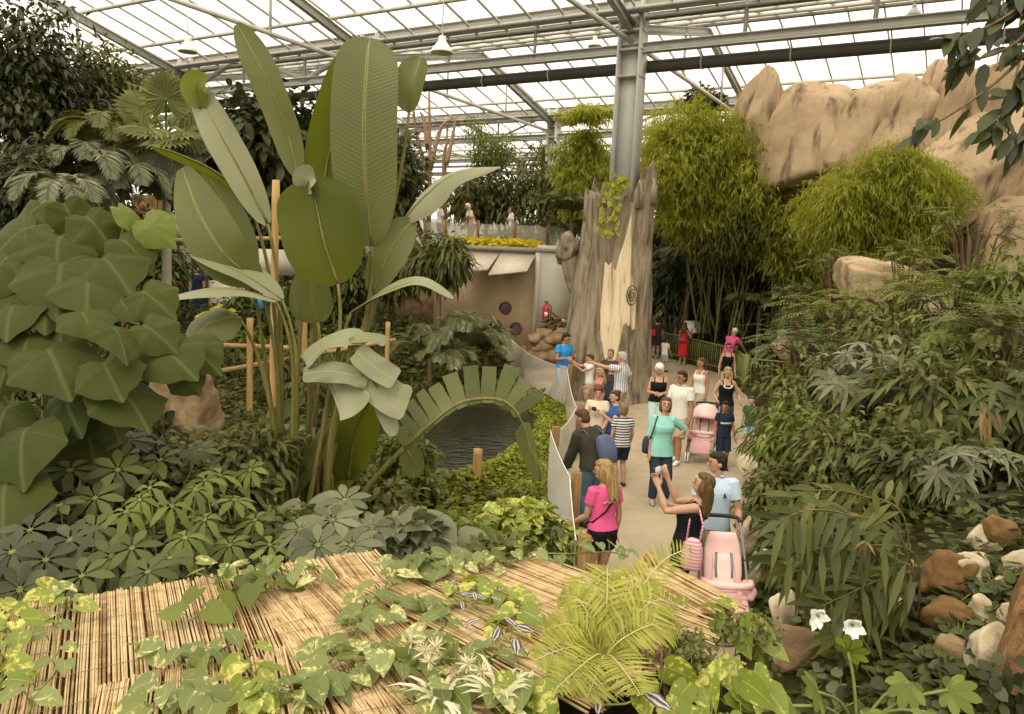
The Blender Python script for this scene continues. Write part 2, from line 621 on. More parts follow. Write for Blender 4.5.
def netmat(name, col, cell=.05, thick=.28):
    """knotted netting: diamond mesh, see-through between the cords (from the net's own UV in metres)"""
    m, nt, out = newmat(name)
    tc = nt.nodes.new('ShaderNodeUVMap')
    sp = nt.nodes.new('ShaderNodeSeparateXYZ'); nt.links.new(tc.outputs[0], sp.inputs[0])
    outs = []
    for sgn in (1, -1):
        a = nt.nodes.new('ShaderNodeMath'); a.operation = 'MULTIPLY_ADD'
        nt.links.new(sp.outputs[1], a.inputs[0]); a.inputs[1].default_value = sgn; nt.links.new(sp.outputs[0], a.inputs[2])
        d = nt.nodes.new('ShaderNodeMath'); d.operation = 'DIVIDE'; nt.links.new(a.outputs[0], d.inputs[0]); d.inputs[1].default_value = cell
        f = nt.nodes.new('ShaderNodeMath'); f.operation = 'FRACT'; nt.links.new(d.outputs[0], f.inputs[0])
        l = nt.nodes.new('ShaderNodeMath'); l.operation = 'LESS_THAN'; nt.links.new(f.outputs[0], l.inputs[0]); l.inputs[1].default_value = thick
        outs.append(l.outputs[0])
    mxm = nt.nodes.new('ShaderNodeMath'); mxm.operation = 'MAXIMUM'
    nt.links.new(outs[0], mxm.inputs[0]); nt.links.new(outs[1], mxm.inputs[1])
    b = principled(nt, .8, .2); b.inputs['Base Color'].default_value = rgba(col)
    t = nt.nodes.new('ShaderNodeBsdfTransparent')
    mx = nt.nodes.new('ShaderNodeMixShader')
    nt.links.new(mxm.outputs[0], mx.inputs[0]); nt.links.new(t.outputs[0], mx.inputs[1]); nt.links.new(b.outputs[0], mx.inputs[2])
    nt.links.new(mx.outputs[0], out.inputs[0])
    return m


STEEL = plain('galvanised steel', (.44, .425, .38), .5, .4, .0, .08, 3)
PALESTEEL = plain('pale painted steel', (.60, .58, .51), .55, .3, 0, .06, 3)
DARKPIPE = plain('dark heating pipe', (.075, .07, .055), .55, .3, 0, .1, 3)
WHITE = plain('white enamel', (.80, .80, .76), .35, .5, 0, .03)
BAMBOO = grained('bamboo pole', [(.22, .12, .042), (.37, .22, .085), (.47, .31, .13)], (25, 25, 1.2), .004, .5)
POSTWOOD = grained('fence post wood', [(.11, .06, .024), (.20, .115, .045), (.30, .18, .08)], (30, 30, 2), .01)
STEM = plain('green stalk', (.17, .20, .05), .5, .3, 0, .2, 5)
BROWNSTEM = grained('brown stem', [(.05, .03, .015), (.12, .075, .04), (.2, .14, .08)], (25, 25, 2), .008)
SOIL = plain('dark soil', (.035, .024, .013), .95, .1, 0, .4, 8, .8)

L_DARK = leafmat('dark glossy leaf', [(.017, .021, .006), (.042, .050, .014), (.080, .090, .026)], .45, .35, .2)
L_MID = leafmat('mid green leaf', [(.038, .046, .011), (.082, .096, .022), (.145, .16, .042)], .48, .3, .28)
L_OLIVE = leafmat('olive green leaf', [(.050, .055, .013), (.115, .122, .028), (.195, .20, .055)], .5, .3, .3)
L_FRESH = leafmat('fresh green leaf', [(.065, .085, .013), (.14, .175, .028), (.23, .265, .055)], .48, .3, .34)
L_BAMBOO = leafmat('yellow green bamboo leaf', [(.165, .185, .024), (.32, .34, .05), (.47, .47, .10)], .65, .15, .45, big=.35)
L_LIME = leafmat('lime fern leaf', [(.20, .21, .035), (.36, .37, .07), (.50, .50, .13)], .55, .25, .4, big=2.0)
L_YELLOW = leafmat('golden yellow leaf', [(.32, .28, .02), (.54, .48, .04), (.70, .61, .08)], .5, .3, .4)
L_GREY = leafmat('grey green leaf', [(.062, .066, .034), (.145, .152, .080), (.25, .255, .15)], .55, .25, .18)
L_POTHOS = leafmat('pothos leaf', [(.11, .145, .035), (.19, .22, .065), (.29, .31, .12)], .42, .4, .3, splash=(.60, .57, .24), splash_amt=.40, mid=(.30, .33, .10), big=3)
L_POTHOSY = leafmat('golden pothos leaf', [(.12, .16, .022), (.22, .27, .04), (.33, .37, .07)], .42, .4, .35, splash=(.62, .58, .15), splash_amt=.44, mid=(.36, .4, .08), big=3)
L_BIG = leafmat('large lobed leaf', [(.026, .034, .007), (.060, .074, .016), (.105, .105, .030)], .6, .12, .3, mid=(.10, .12, .04), radial=3)
L_STREL = leafmat('banana like blade', [(.070, .082, .022), (.115, .128, .036), (.175, .18, .060)], .42, .4, .3, veins=.10, vein_n=60, mid=(.30, .31, .10), big=1.0, vcol=.035)
L_STRELPALE = leafmat('waxy pale blade', [(.18, .19, .095), (.27, .27, .155), (.37, .36, .23)], .42, .4, .25, veins=.10, vein_n=60, mid=(.36, .35, .16), big=1.0, vcol=.035)
L_STRELOLIVE = leafmat('backlit olive blade', [(.065, .085, .010), (.10, .12, .016), (.14, .155, .028)], .5, .2, .5, veins=.12, vein_n=70, mid=(.055, .065, .01), big=1.0, vcol=.03)
L_VINE = leafmat('yellow green vine leaf', [(.18, .19, .02), (.30, .31, .04), (.42, .42, .07)], .5, .3, .35)
L_SILVER = leafmat('silver and purple striped leaf', [(.035, .016, .022), (.06, .028, .038), (.09, .045, .055)], .4, .4, .1, mid=(.05, .02, .03), band=(.42, .42, .39))
L_WHITE = leafmat('cream white strap leaf', [(.48, .46, .26), (.62, .60, .40), (.72, .71, .55)], .5, .3, .3)
L_MOSS = leafmat('bright moss', [(.11, .12, .012), (.21, .23, .028), (.32, .33, .055)], .7, .2, .2, big=1.5)
L_BROWN = leafmat('dry brown leaf', [(.10, .062, .022), (.20, .13, .05), (.31, .22, .10)], .7, .2, .2)
PETAL = plain('white petal', (.82, .82, .76), .6, .2, 0, .04)
R_SAND = rockmat('sandstone boulder', [(.33, .225, .13), (.50, .365, .23), (.60, .46, .31)], .45, .10, .85, streak=(.13, .085, .055))
R_PALE = rockmat('pale limestone', [(.30, .23, .14), (.52, .43, .29), (.70, .62, .47)], 5, .03)
R_BROWN = rockmat('brown stone', [(.085, .045, .016), (.18, .10, .036), (.30, .18, .075)], 4, .03)
R_TAN = rockmat('tan stone', [(.15, .095, .05), (.28, .19, .105), (.40, .29, .18)], 3, .04)
GRAYSTEM = plain('pale grey stem', (.28, .26, .18), .7, .2, 0, .2, 6)

# ---------------------------------------------------------------- light and sky
w = bpy.data.worlds.new('overcast sky')
SC.world = w
w.use_nodes = True
nt = w.node_tree
nt.nodes.clear()
wo = nt.nodes.new('ShaderNodeOutputWorld')
bg = nt.nodes.new('ShaderNodeBackground')
tc = nt.nodes.new('ShaderNodeTexCoord')
sp = nt.nodes.new('ShaderNodeSeparateXYZ')
nt.links.new(tc.outputs['Generated'], sp.inputs[0])
c = ramp(nt, sp.outputs[2], [(.10, .09, .06), (.80, .74, .62), (1.0, .925, .77), (1.12, 1.035, .86)], [.0, .03, .2, .9])
nt.links.new(c, bg.inputs[0])
bg.inputs[1].default_value = 1.75
nt.links.new(bg.outputs[0], wo.inputs[0])

sun = bpy.data.lights.new('soft daylight', 'SUN')
sun.energy = 1.3
sun.angle = math.radians(25)
sun.color = (1.0, .93, .78)
so = bpy.data.objects.new('soft_daylight', sun)
so.rotation_euler = (math.radians(38), math.radians(-22), 0)
link(so)

vs = SC.view_settings
vs.view_transform = 'Standard'
vs.look = 'None'
vs.gamma = 1.0
vs.exposure = 0.12
vs.use_curve_mapping = False
SC.cycles.use_denoising = True
SC.cycles.max_bounces = 7
SC.cycles.diffuse_bounces = 3
SC.cycles.glossy_bounces = 2
SC.cycles.transmission_bounces = 4
SC.cycles.transparent_max_bounces = 12
SC.cycles.caustics_reflective = False
SC.cycles.caustics_refractive = False


# ---------------------------------------------------------------- ground
def xr(y):      # right edge of the path
    return np.interp(y, [0, 5, 8, 12, 16, 22, 25, 28, 32, 36, 40], [2.0, 2.0, 2.55, 3.6, 5.0, 6.9, 7.3, 7.75, 6.9, 6.0, 5.5])


def xl(y):      # left edge: the net fence
    return np.interp(y, [0, 8, 10, 12.5, 15.5, 20.7, 23.8, 28, 34, 40], [.6, .75, .85, .72, 1.38, 1.5, .33, -.7, -.7, -.7])


PC = (-1.35, 17.2)
PR = (1.80, 4.5)


def pond_r(x, y):
    a = np.arctan2((y - PC[1]) / PR[1], (x - PC[0]) / PR[0])
    k = 1 + .10 * np.sin(2 * a + .6) + .06 * np.sin(3 * a)
    return np.sqrt(((x - PC[0]) / PR[0]) ** 2 + ((y - PC[1]) / PR[1]) ** 2) / k


def T(x, y):
    x, y = np.asarray(x, float), np.asarray(y, float)
    dx = np.maximum(x - xr(y), 0)
    a = np.interp(y, [0, 7, 11, 18], [1.35, 1.2, .7, .6])
    z = a * (1 - np.exp(-dx / .8)) + np.minimum(.22 * dx, 3.5)
    dl = np.maximum(-3.6 - x, 0)
    z = z + np.minimum(.07 * dl, 1.2) * smooth01(9, 13, y)
    back = smooth01(22.5, 26, y) * (1 - smooth01(xl(y) - .6, xl(y) + .4, x))
    z = z + .95 * back
    r = pond_r(x, y)
    bank = .22 * np.exp(-((r - 1.18) / .16) ** 2)
    z = z + bank * (x < .9)
    z = np.where(r < 1.08, z - 1.0 * (1 - smooth01(.75, 1.08, r)), z)
    z = z + .05 * np.sin(x * 1.9 + y) * np.sin(y * 1.3) * smooth01(0, .8, np.maximum(dx, xl(y) - x))
    return z


def Tz(x, y):
    return float(T(x, y))


def on_ground(px, py):
    r = np.array(CM @ Vector(((px - 512) / FPX, (357 - py) / FPX, -1)))
    t = np.linspace(2, 60, 3000)
    P = np.array(CPOS) + r * t[:, None] / r[1]
    h = P[:, 2] - T(P[:, 0], P[:, 1])
    i = np.argmax(h < 0)
    return P[i]


g = G()
gx = np.concatenate([np.linspace(-40, -7, 40), np.linspace(-6.8, 13, 120), np.linspace(13.5, 45, 40)])
gy = np.concatenate([np.linspace(-6, 3, 14), np.linspace(3.2, 34, 170), np.linspace(35, 60, 26)])
X, Y = np.meshgrid(gx, gy)
Z = T(X, Y)
inpath = (X > xl(Y) + .1) & (X < xr(Y) - .1)
Z = np.where(inpath, -.06, Z)
nx, ny = len(gx), len(gy)
i = np.arange(ny - 1)[:, None] * nx; j = np.arange(nx - 1)[None]
g.add(np.stack([X, Y, Z], -1).reshape(-1, 3), np.stack([i + j, i + j + 1, i + nx + j + 1, i + nx + j], -1).reshape(-1, 4))
m, nt_, out = newmat('planted soil')
b = principled(nt_, .95, .1)
vec = coords(nt_)
f1 = noise(nt_, .9, 6, .65, vec)
cc = ramp(nt_, f1, [(.030, .022, .012), (.055, .042, .02), (.06, .065, .02), (.10, .105, .03)], [.3, .45, .55, .7])
nt_.links.new(cc, b.inputs['Base Color'])
bump(nt_, noise(nt_, 14, 6, .7, vec), .9, .08, b)
nt_.links.new(b.outputs[0], out.inputs[0])
tag(g.build('ground', m), kind='structure')

g = G()
ys = np.linspace(2.5, 38, 120)
top = [np.stack([np.interp(u, [0, 1], [0, 1]) * (xr(ys) - xl(ys)) + xl(ys), ys, 0 * ys], -1) for u in np.linspace(0, 1, 9)]
R = np.stack(top, 1)
k, n, _ = R.shape
i = np.arange(k - 1)[:, None] * n; j = np.arange(n - 1)[None]
g.add(R.reshape(-1, 3), np.stack([i + j, i + j + 1, i + n + j + 1, i + n + j], -1).reshape(-1, 4))
m, nt_, out = newmat('worn concrete path')
b = principled(nt_, .85, .25)
vec = coords(nt_)
cc = ramp(nt_, noise(nt_, .8, 7, .65, vec, .5), [(.32, .25, .165), (.41, .33, .225), (.48, .39, .275)], [.3, .5, .72])
nt_.links.new(cc, b.inputs['Base Color'])
bump(nt_, noise(nt_, 30, 5, .7, vec), .25, .01, b)
nt_.links.new(b.outputs[0], out.inputs[0])
tag(g.build('path', m), kind='structure')

g = G()
a = np.linspace(0, 2 * PI, 64, endpoint=False)
kk = 1 + .10 * np.sin(2 * a + .6) + .06 * np.sin(3 * a)
ringp = np.stack([PC[0] + PR[0] * 1.06 * kk * np.cos(a), PC[1] + PR[1] * 1.06 * kk * np.sin(a), 0 * a - .22], -1)
V = np.concatenate([ringp, [[PC[0], PC[1], -.22]]])
jj = np.arange(64)
g.add(V, np.stack([jj * 0 + 64, jj, (jj + 1) % 64], -1))
tag(g.build('pond_water', watermat('dark rippled water')), kind='structure')

# ---------------------------------------------------------------- greenhouse shell
DZ = -.45
UD, VD = V3(-.866, .5, 0), V3(.5, .866, 0)      # along the gutters, across the spans
V0, SPAN, GZ, SL = 21.13, 13.0, 10.85, .24
TC = 8.85
BAY = 9.15


def UV(t, v, z):
    return UD * t + VD * v + V3(0, 0, z + (DZ if z > 5 else 0))


T0, T1 = -26.0, 66.0
ceil_root = thing('ceiling', (0, 0, 0), None, None, kind='structure')
gb, gp, gr = G(), G(), G()
gglass = G()
for k in range(-1, 2):
    va, vb = V0 + SPAN * k, V0 + SPAN * (k + 1)
    vm = (va + vb) / 2
    zr = GZ + SL * SPAN / 2
    for (v0, z0, v1, z1) in ((va, GZ, vm, zr), (vb, GZ, vm, zr)):
        if k == -1 and v0 == va: continue
        gglass.add([UV(T0, v0, z0 + .12), UV(T1, v0, z0 + .12), UV(T1, v1, z1 + .12), UV(T0, v1, z1 + .12)], [[0, 1, 2, 3]])
        for t in np.arange(T0, T1, 1.05):
            bar(gb, UV(t, v0, z0 + .08), UV(t, v1, z1 + .08), .045, .07)
        for q in (.0, .3, .65, 1.0):
            bar(gp, UV(T0, v0 + (v1 - v0) * q, z0 + (z1 - z0) * q + .0), UV(T1, v0 + (v1 - v0) * q, z0 + (z1 - z0) * q), .10, .10)
        for t in np.arange(TC - 4 * BAY, T1, BAY):
            ibeam(gr, UV(t, v0, z0 - .28), UV(t, v1, z1 - .22), .17, .26)
    # tie rods and posts inside each bay
    for t in np.arange(TC - 4 * BAY, T1, BAY):
        for q in (.33, .66):
            v = va + (vb - va) * q
            bar(gp, UV(t, v, GZ - .6), UV(t, v, GZ + 1.0), .07, .07)
        bar(gp, UV(t, va, GZ - .62), UV(t, vb, GZ - .62), .07, .12)
gglass.build('glazing', glassmat('roof glass'), ceil_root, smooth=False)
gb.build('glazing_bars', PALESTEEL, ceil_root, smooth=False)
gp.build('purlins', PALESTEEL, ceil_root, smooth=False)
gr.build('rafters', STEEL, ceil_root, smooth=False)

for k in range(0, 3):
    v = V0 + SPAN * k
    gt = G()
    ibeam(gt, UV(T0, v, 10.05), UV(T1, v, 10.05), .22, .26)
    ibeam(gt, UV(T0, v, 11.25), UV(T1, v, 11.25), .2, .24)
    bar(gt, UV(T0, v - .35, GZ + .12), UV(T1, v - .35, GZ + .12), .36, .1)
    bar(gt, UV(T0, v + .35, GZ + .12), UV(T1, v + .35, GZ + .12), .36, .1)
    s = 1
    for n_, t in enumerate(np.arange(TC - 3 * BAY, T1 - 3, BAY / 3)):
        bar(gt, UV(t, v, 10.1), UV(t, v, 11.2), .09, .09)
        if k and t < 30:
            z0, z1 = (10.1, 11.2) if n_ % 2 else (11.2, 10.1)
            bar(gt, UV(t, v, z0), UV(t + BAY / 3, v, z1), .08, .08)
        elif not k and TC + BAY < t < 36:
            z0, z1 = (10.1, 11.2) if n_ % 2 else (11.2, 10.1)
            bar(gt, UV(t, v, z0), UV(t + BAY / 3, v, z1), .13, .13)
    gt.build('gutter_truss', STEEL, ceil_root, smooth=False)

# dark heating pipe slung below the nearest gutter beam, with hangers
pr = thing('heating_pipe', UV(0, V0 + .45, 9.66), 'long dark heating pipe hung under the steel gutter beam across the roof', 'pipe')
g = G()
tube(g, [UV(T0, V0 + .45, 9.66), UV(TC + .01, V0 + .45, 9.66), UV(T1, V0 + .45, 9.66)], .17, 12)
g.build('pipe', DARKPIPE, pr)
for t in np.arange(-16, 44, 2.3):
    g = G()
    P = [UV(t, V0 + .45, 9.66) + VD * .175 * math.cos(q) + V3(0, 0, .175 * math.sin(q)) for q in np.linspace(0, 2 * PI, 14)]
    tube(g, P, .018, 5)
    bar(g, UV(t, V0 + .45, 9.82), UV(t, V0 + .1, 9.97), .03, .03)
    g.build('hanger', PALESTEEL, pr)

# steel columns on the gutter lines
for n_, (k, t) in enumerate(((0, TC), (0, TC + BAY), (0, TC + 2 * BAY), (1, TC), (1, TC + BAY), (1, TC + 2 * BAY), (2, TC), (2, TC + BAY), (2, TC + 2 * BAY))):
    v = V0 + SPAN * k
    g = G()
    b0, b1 = UV(t, v, .0), UV(t, v, 11.3)
    if n_ == 0: b0 = b0 + V3(0, 0, 4.45)      # stands in the hollow trunk
    wd = .68 if k == 0 else .5
    for s in (-1, 1):
        bar(g, b0 + UD * s * (wd / 2 - .03), b1 + UD * s * (wd / 2 - .03), .06, .52, VD)
    bar(g, b0, b1, wd - .1, .10, VD)
    for z in (9.3, 10.0, 10.5):
        box(g, UV(t, v, z), wd + .02, .5, .05, math.atan2(UD[1], UD[0]))
    tag(g.build('column', STEEL if k == 0 else PALESTEEL, smooth=False), kind='structure')

# end wall: pale sheeting below, a band of windows above
ew = thing('wall_back', (0, 0, 0), None, None, kind='structure')
VW = V0 + SPAN * 2 + .4
g = G()
bar(g, UV(T0, VW, 3.2), UV(T1, VW, 3.2), .2, 6.6)
for t in np.arange(T0, T1, 1.5):
    bar(g, UV(t, VW - .12, 0), UV(t, VW - .12, 6.5), .05, .05)
g.build('sheeting', plain('pale wall sheeting', (.52, .51, .46), .7, .2, 0, .06, 1.0), ew, smooth=False)
g = G()
for z in (6.6, 8.0, 9.4, 10.6):
    bar(g, UV(T0, VW, z), UV(T1, VW, z), .12, .14)
for t in np.arange(T0, T1, 2.29):
    bar(g, UV(t, VW, 6.5), UV(t, VW, 10.7), .07, .07)
g.build('window_bars', STEEL, ew, smooth=False)
g = G()
g.add([UV(T0, VW + .05, 6.5), UV(T1, VW + .05, 6.5), UV(T1, VW + .05, 10.7), UV(T0, VW + .05, 10.7)], [[0, 1, 2, 3]])
g.build('panes', MATS.setdefault('wall glass', glassmat('wall glass')), ew, smooth=False)
# side walls, hidden by planting but closing the hall
for nm, t in (('wall_left', T1 - 26), ('wall_right', T0 + 4)):
    g = G()
    bar(g, UV(t, 14, 2.6), UV(t, VW, 2.6), .2, 5.2)
    tag(g.build(nm, MATS['pale wall sheeting'], smooth=False), kind='structure')


# ---------------------------------------------------------------- bell lamps
def bell_lamp(px, py, d, w, label, cord_top):
    c = at(px, py, d)
    r = thing('bell_lamp', c, label, 'lamp', 'white bell lamps under the glass roof')
    s = w / 2
    prof = [(.0, .62), (.30, .62), (.36, .50), (.34, .38), (.52, .18), (.80, -.02), (1.0, -.28), (1.0, -.36), (.93, -.33), (.75, -.1), (.3, .1), (0, .12)]
    a = np.arange(20) / 20 * 2 * PI
    R = np.array([[(c[0] + q * s * math.cos(u), c[1] + q * s * math.sin(u), c[2] + h * s * 1.5) for u in a] for q, h in prof])
    g = G(); rings(g, R, False); g.build('lamp_shade', WHITE, r)
    g = G(); ellipsoid(g, c + V3(0, 0, .0 * s), s * .3, s * .3, s * .35); g.build('bulb', plain('frosted bulb', (.75, .73, .66), .3, .5), r)
    g = G(); tube(g, [c + V3(0, 0, .9 * s), V3(c[0], c[1], cord_top)], .018, 6); g.build('cord', WHITE, r)


bell_lamp(442, 47, 21.0, .56, 'white bell lamp on a long cord above the banana like plant', 12.2)
bell_lamp(188, 47, 25.0, .58, 'white bell lamp beside the truss over the fan palm', 11.2)
bell_lamp(595, 43, 25.5, .42, 'small white bell lamp left of the steel column', 11.0)
bell_lamp(914, 12, 20.0, .36, 'white bell lamp over the sandstone boulders', 11.6)

# ---------------------------------------------------------------- grey dead trunk around the steel column
tr = thing('dead_tree_trunk', (2.62, 22.4, 0), 'huge grey dead tree trunk with a bare pale patch around the steel column', 'tree trunk')
m, nt_, out = newmat('weathered trunk bark')
b = principled(nt_, .85, .2)
vec = coords(nt_, 'Object', (1.6, 1.6, .22))
f1 = noise(nt_, 3.2, 8, .66, vec, .7)
cc = ramp(nt_, f1, [(.075, .055, .035), (.20, .155, .10), (.30, .24, .165), (.38, .315, .225)], [.33, .45, .56, .75])
nt_.links.new(cc, b.inputs['Base Color'])
bump(nt_, f1, .9, .12, b)
nt_.links.new(b.outputs[0], out.inputs[0])
BARK = m
m, nt_, out = newmat('bare pale wood')
b = principled(nt_, .75, .2)
vec = coords(nt_, 'Object', (2.4, 2.4, .14))
f1 = noise(nt_, 3.0, 5, .6, vec, .8)
cc = ramp(nt_, f1, [(.16, .10, .05), (.54, .42, .26), (.63, .51, .34), (.68, .57, .40)], [.30, .40, .5, .75])
nt_.links.new(cc, b.inputs['Base Color'])
bump(nt_, f1, .5, .05, b)
nt_.links.new(b.outputs[0], out.inputs[0])
BAREWOOD = m
nz = make_noise(31, (1, 2.2, 5, 9))


def trunk_r(a, z):
    base = np.interp(z, [-.3, 0, .5, 1.5, 3.5, 5.2, 6.6], [1.5, 1.32, 1.20, 1.08, .98, .92, .90])
    P = np.stack([np.cos(a) * 1.6, np.sin(a) * 1.6, z * .22], -1)
    rid = .06 * np.sin(9 * a + 1.3 * np.sin(z * .6)) + .035 * np.sin(21 * a + z * .7)
    return base * (1 + .10 * nz(P) + rid * .5)


def trunk_top(a):
    # jagged rim, highest on the right
    return 5.75 + .42 * np.cos(a - .35) + .33 * np.abs(np.sin(a * 6.5)) * np.cos(a * 2.0) + .15 * np.sin(a * 15)


na, nz_ = 160, 90
A = np.arange(na) / na * 2 * PI
TT = np.linspace(0, 1, nz_)
AA, QQ = np.meshgrid(A, TT)
ZZ = -.3 + QQ * (trunk_top(AA) + .3)
RR = trunk_r(AA, ZZ)
tc_ = np.array([2.62, 22.4])
lean = .03
outer = np.stack([tc_[0] + lean * ZZ + RR * np.cos(AA), tc_[1] + RR * np.sin(AA) * .9, ZZ], -1)
inner = np.stack([tc_[0] + lean * ZZ[-1] + .68 * RR[-1] * np.cos(A), tc_[1] + .68 * RR[-1] * np.sin(A) * .9, ZZ[-1] - .12], -1)
inner2 = inner.copy(); inner2[:, 2] = 4.4
g = G(); rings(g, np.concatenate([outer, inner[None], inner2[None]]), True); g.build('bark', BARK, tr)
# bare patch: where the bark has come off, on the face towards the path


def patch(a0, a1, zf0, zf1, lift):
    na2, nz2 = 44, 60
    g = G()
    V = []
    for q in np.linspace(0, 1, nz2):
        for s in np.linspace(0, 1, na2):
            a = a0 + (a1 - a0) * s
            z0, z1 = zf0(s), zf1(s)
            z = z0 + (z1 - z0) * q
            e = min(s, 1 - s, q, 1 - q)
            r = float(trunk_r(np.array(a), np.array(z))) + lift * min(1, e * 14) - .02
            # flatten ridges a little
            V.append((tc_[0] + lean * z + r * math.cos(a), tc_[1] + r * math.sin(a) * .9, z))
    i = np.arange(nz2 - 1)[:, None] * na2; j = np.arange(na2 - 1)[None]
    g.add(V, np.stack([i + j, i + j + 1, i + na2 + j + 1, i + na2 + j], -1).reshape(-1, 4))
    return g


patch(-2.05, -.88, lambda s: np.interp(s, [0, .15, .3, .5, .62, .8, 1], [2.6, 1.6, 1.1, 1.0, 2.0, 2.15, 1.9]) + .06 * math.sin(s * 40),
      lambda s: np.interp(s, [0, .12, .35, .45, .6, .75, 1], [3.7, 3.9, 3.75, 4.2, 5.2, 3.6, 3.0]) + .08 * math.sin(s * 33), .035).build('bare_patch', BAREWOOD, tr)
# knot: concentric swirls
g = G()
a = -1.18; z = 2.95
r = float(trunk_r(np.array(a), np.array(z))) + .05
kc = V3(tc_[0] + lean * z + r * math.cos(a), tc_[1] + r * math.sin(a) * .9, z)
out_d = nrm(V3(math.cos(a), math.sin(a), 0)); sd_ = V3(-out_d[1], out_d[0], 0)
for q in (.05, .10, .16):
    P = [kc + out_d * .03 + sd_ * q * math.cos(u) + V3(0, 0, 1.6 * q * math.sin(u)) for u in np.linspace(0, 2 * PI, 20)]
    tube(g, P, .016, 5)
g.build('knot', plain('dark knot wood', (.12, .075, .035), .8, .1), tr)

# spikes of broken wood on the rim
g = G()
for a, h, wd in ((2.6, .7, .16), (3.3, .55, .2), (3.9, .8, .14), (4.4, .45, .2), (5.2, .5, .22), (5.8, .42, .25), (.2, .35, .25), (.9, .5, .2)):
    r = float(trunk_r(np.array(a), np.array(5.6))) * .93
    z0 = float(trunk_top(np.array(a))) - .5
    p = V3(tc_[0] + lean * z0 + r * math.cos(a), tc_[1] + r * .9 * math.sin(a), z0)
    tube(g, [p, p + V3(0, 0, .3 + h * .3), p + V3(.02, 0, .45 + h * .6)], [wd * .8, wd * .6, .03], 6)
g.build('splinter', BARK, tr)

# ---------------------------------------------------------------- hut behind the fence
hz = .95
hc_ = at(533, 345, 27.0)
hx, hy = hc_[0], hc_[1]
hut = thing('hut', (hx, hy, hz), 'tan hut with a white end wall and round portholes behind the net fence', 'hut')
HT = 4.05
TANW = plain('tan plaster', (.50, .37, .22), .85, .15, 0, .10, 1.5)
WHW = plain('pale plaster', (.50, .46, .38), .85, .15, 0, .10, 1.2)
fdir = nrm(V3(-1.0, .25, 0)); rdir = nrm(V3(.60, .85, 0))
g = G()
corner = V3(hx, hy, 0)
P = [corner, corner + fdir * 3.6, corner + fdir * 3.6 + rdir * 3.4, corner + rdir * 3.4]
g.add([p + V3(0, 0, hz - .4) for p in P] + [p + V3(0, 0, HT) for p in P], BOXF[[0, 1, 2, 3, 4, 5]])
g.build('wall', TANW, hut, smooth=False)
g = G()
bar(g, corner + V3(0, 0, (hz + HT) / 2) + rdir * .0 - fdir * .03, corner + rdir * 3.4 + V3(0, 0, (hz + HT) / 2) - fdir * .03, .08, HT - hz + .5)
bar(g, corner - fdir * .02 + V3(0, -.03, hz), corner - fdir * .02 + V3(0, -.03, HT), .16, .08, V3(0, 1, 0))
g.build('white_wall', WHW, hut, smooth=False, label='pale plastered end wall')
g = G()
top_c = corner + fdir * 1.8 + rdir * 1.7
g.add([p + V3(0, 0, HT) + (p - top_c) * V3(.06, .06, 0) for p in P] + [p + V3(0, 0, HT + .14) + (p - top_c) * V3(.06, .06, 0) for p in P], BOXF)
g.build('roof', plain('flat roof felt', (.30, .27, .21), .9, .1), hut, smooth=False)
# awning of boards over the front
g = G()
ndir = np.cross(fdir, V3(0, 0, 1)); ndir = ndir if ndir[1] < 0 else -ndir
for q in range(2):
    a0 = corner + fdir * (.05 + 1.25 * q) + V3(0, 0, HT - .12 - .0 * q)
    a1 = corner + fdir * (1.25 + 1.25 * q) + V3(0, 0, HT - .10)
    bb = [a0, a1, a1 + ndir * 1.5 - V3(0, 0, .75), a0 + ndir * (1.2 + .2 * q) - V3(0, 0, .55)]
    g.add(bb + [p + V3(0, 0, .06) for p in bb], BOXF)
g.build('awning', plain('pale awning board', (.55, .47, .38), .7, .25, 0, .08), hut, smooth=False)
for fx, fz in ((1.02, 2.12), (1.34, 1.50), (.62, 1.45)):
    g = G()
    cc_ = corner + fdir * fx + V3(0, 0, fz)
    P = [cc_ + ndir * .03 + fdir * .19 * math.cos(u) + V3(0, 0, .19 * math.sin(u)) for u in np.linspace(0, 2 * PI, 22)]
    tube(g, P, .035, 6)
    o = g.build('porthole', plain('dull red ring', (.17, .035, .04), .6, .3), hut)
    g = G()
    a = np.linspace(0, 2 * PI, 20, endpoint=False)
    ring_ = [cc_ + ndir * .02 + fdir * .18 * math.cos(u) + V3(0, 0, .18 * math.sin(u)) for u in a]
    g.add(ring_ + [cc_ + ndir * .035], [[20, q, (q + 1) % 20] for q in range(20)])
    g.build('porthole_glass', plain('dark porthole glass', (.10, .085, .09), .2, .5, 0, .5, 9), o)

# fire extinguisher on the hut's white wall
fe = corner + rdir * .14 - fdir * .31 + V3(0, 0, hz + .75)
fr = thing('fire_extinguisher', fe, 'red fire extinguisher on the corner of the tan hut', 'fire extinguisher')
RED = plain('signal red', (.55, .02, .025), .35, .5)
g = G()
tube(g, [fe - V3(0, 0, .0), fe + V3(0, 0, .02), fe + V3(0, 0, .5), fe + V3(0, 0, .57), fe + V3(0, 0, .62)], [.10, .12, .12, .08, .04], 14); g.build('cylinder', RED, fr)
g = G(); tube(g, [fe + V3(0, 0, .6), fe + V3(0, 0, .68)], .035, 8); bar(g, fe + V3(-.07, 0, .70), fe + V3(.07, -.02, .72), .03, .03); g.build('valve', plain('black plastic', (.02, .02, .02), .5, .4), fr)
g = G(); tube(g, spline([fe + V3(.05, 0, .66), fe + V3(.17, -.05, .5), fe + V3(.15, -.05, .15)], 9), .018, 6); g.build('hose', MATS['black plastic'], fr)
g = G(); box(g, fe + V3(0, -.122, .28), .12, .01, .16); g.build('instruction_plate', WHITE, fr, smooth=False, label='white instruction plate')
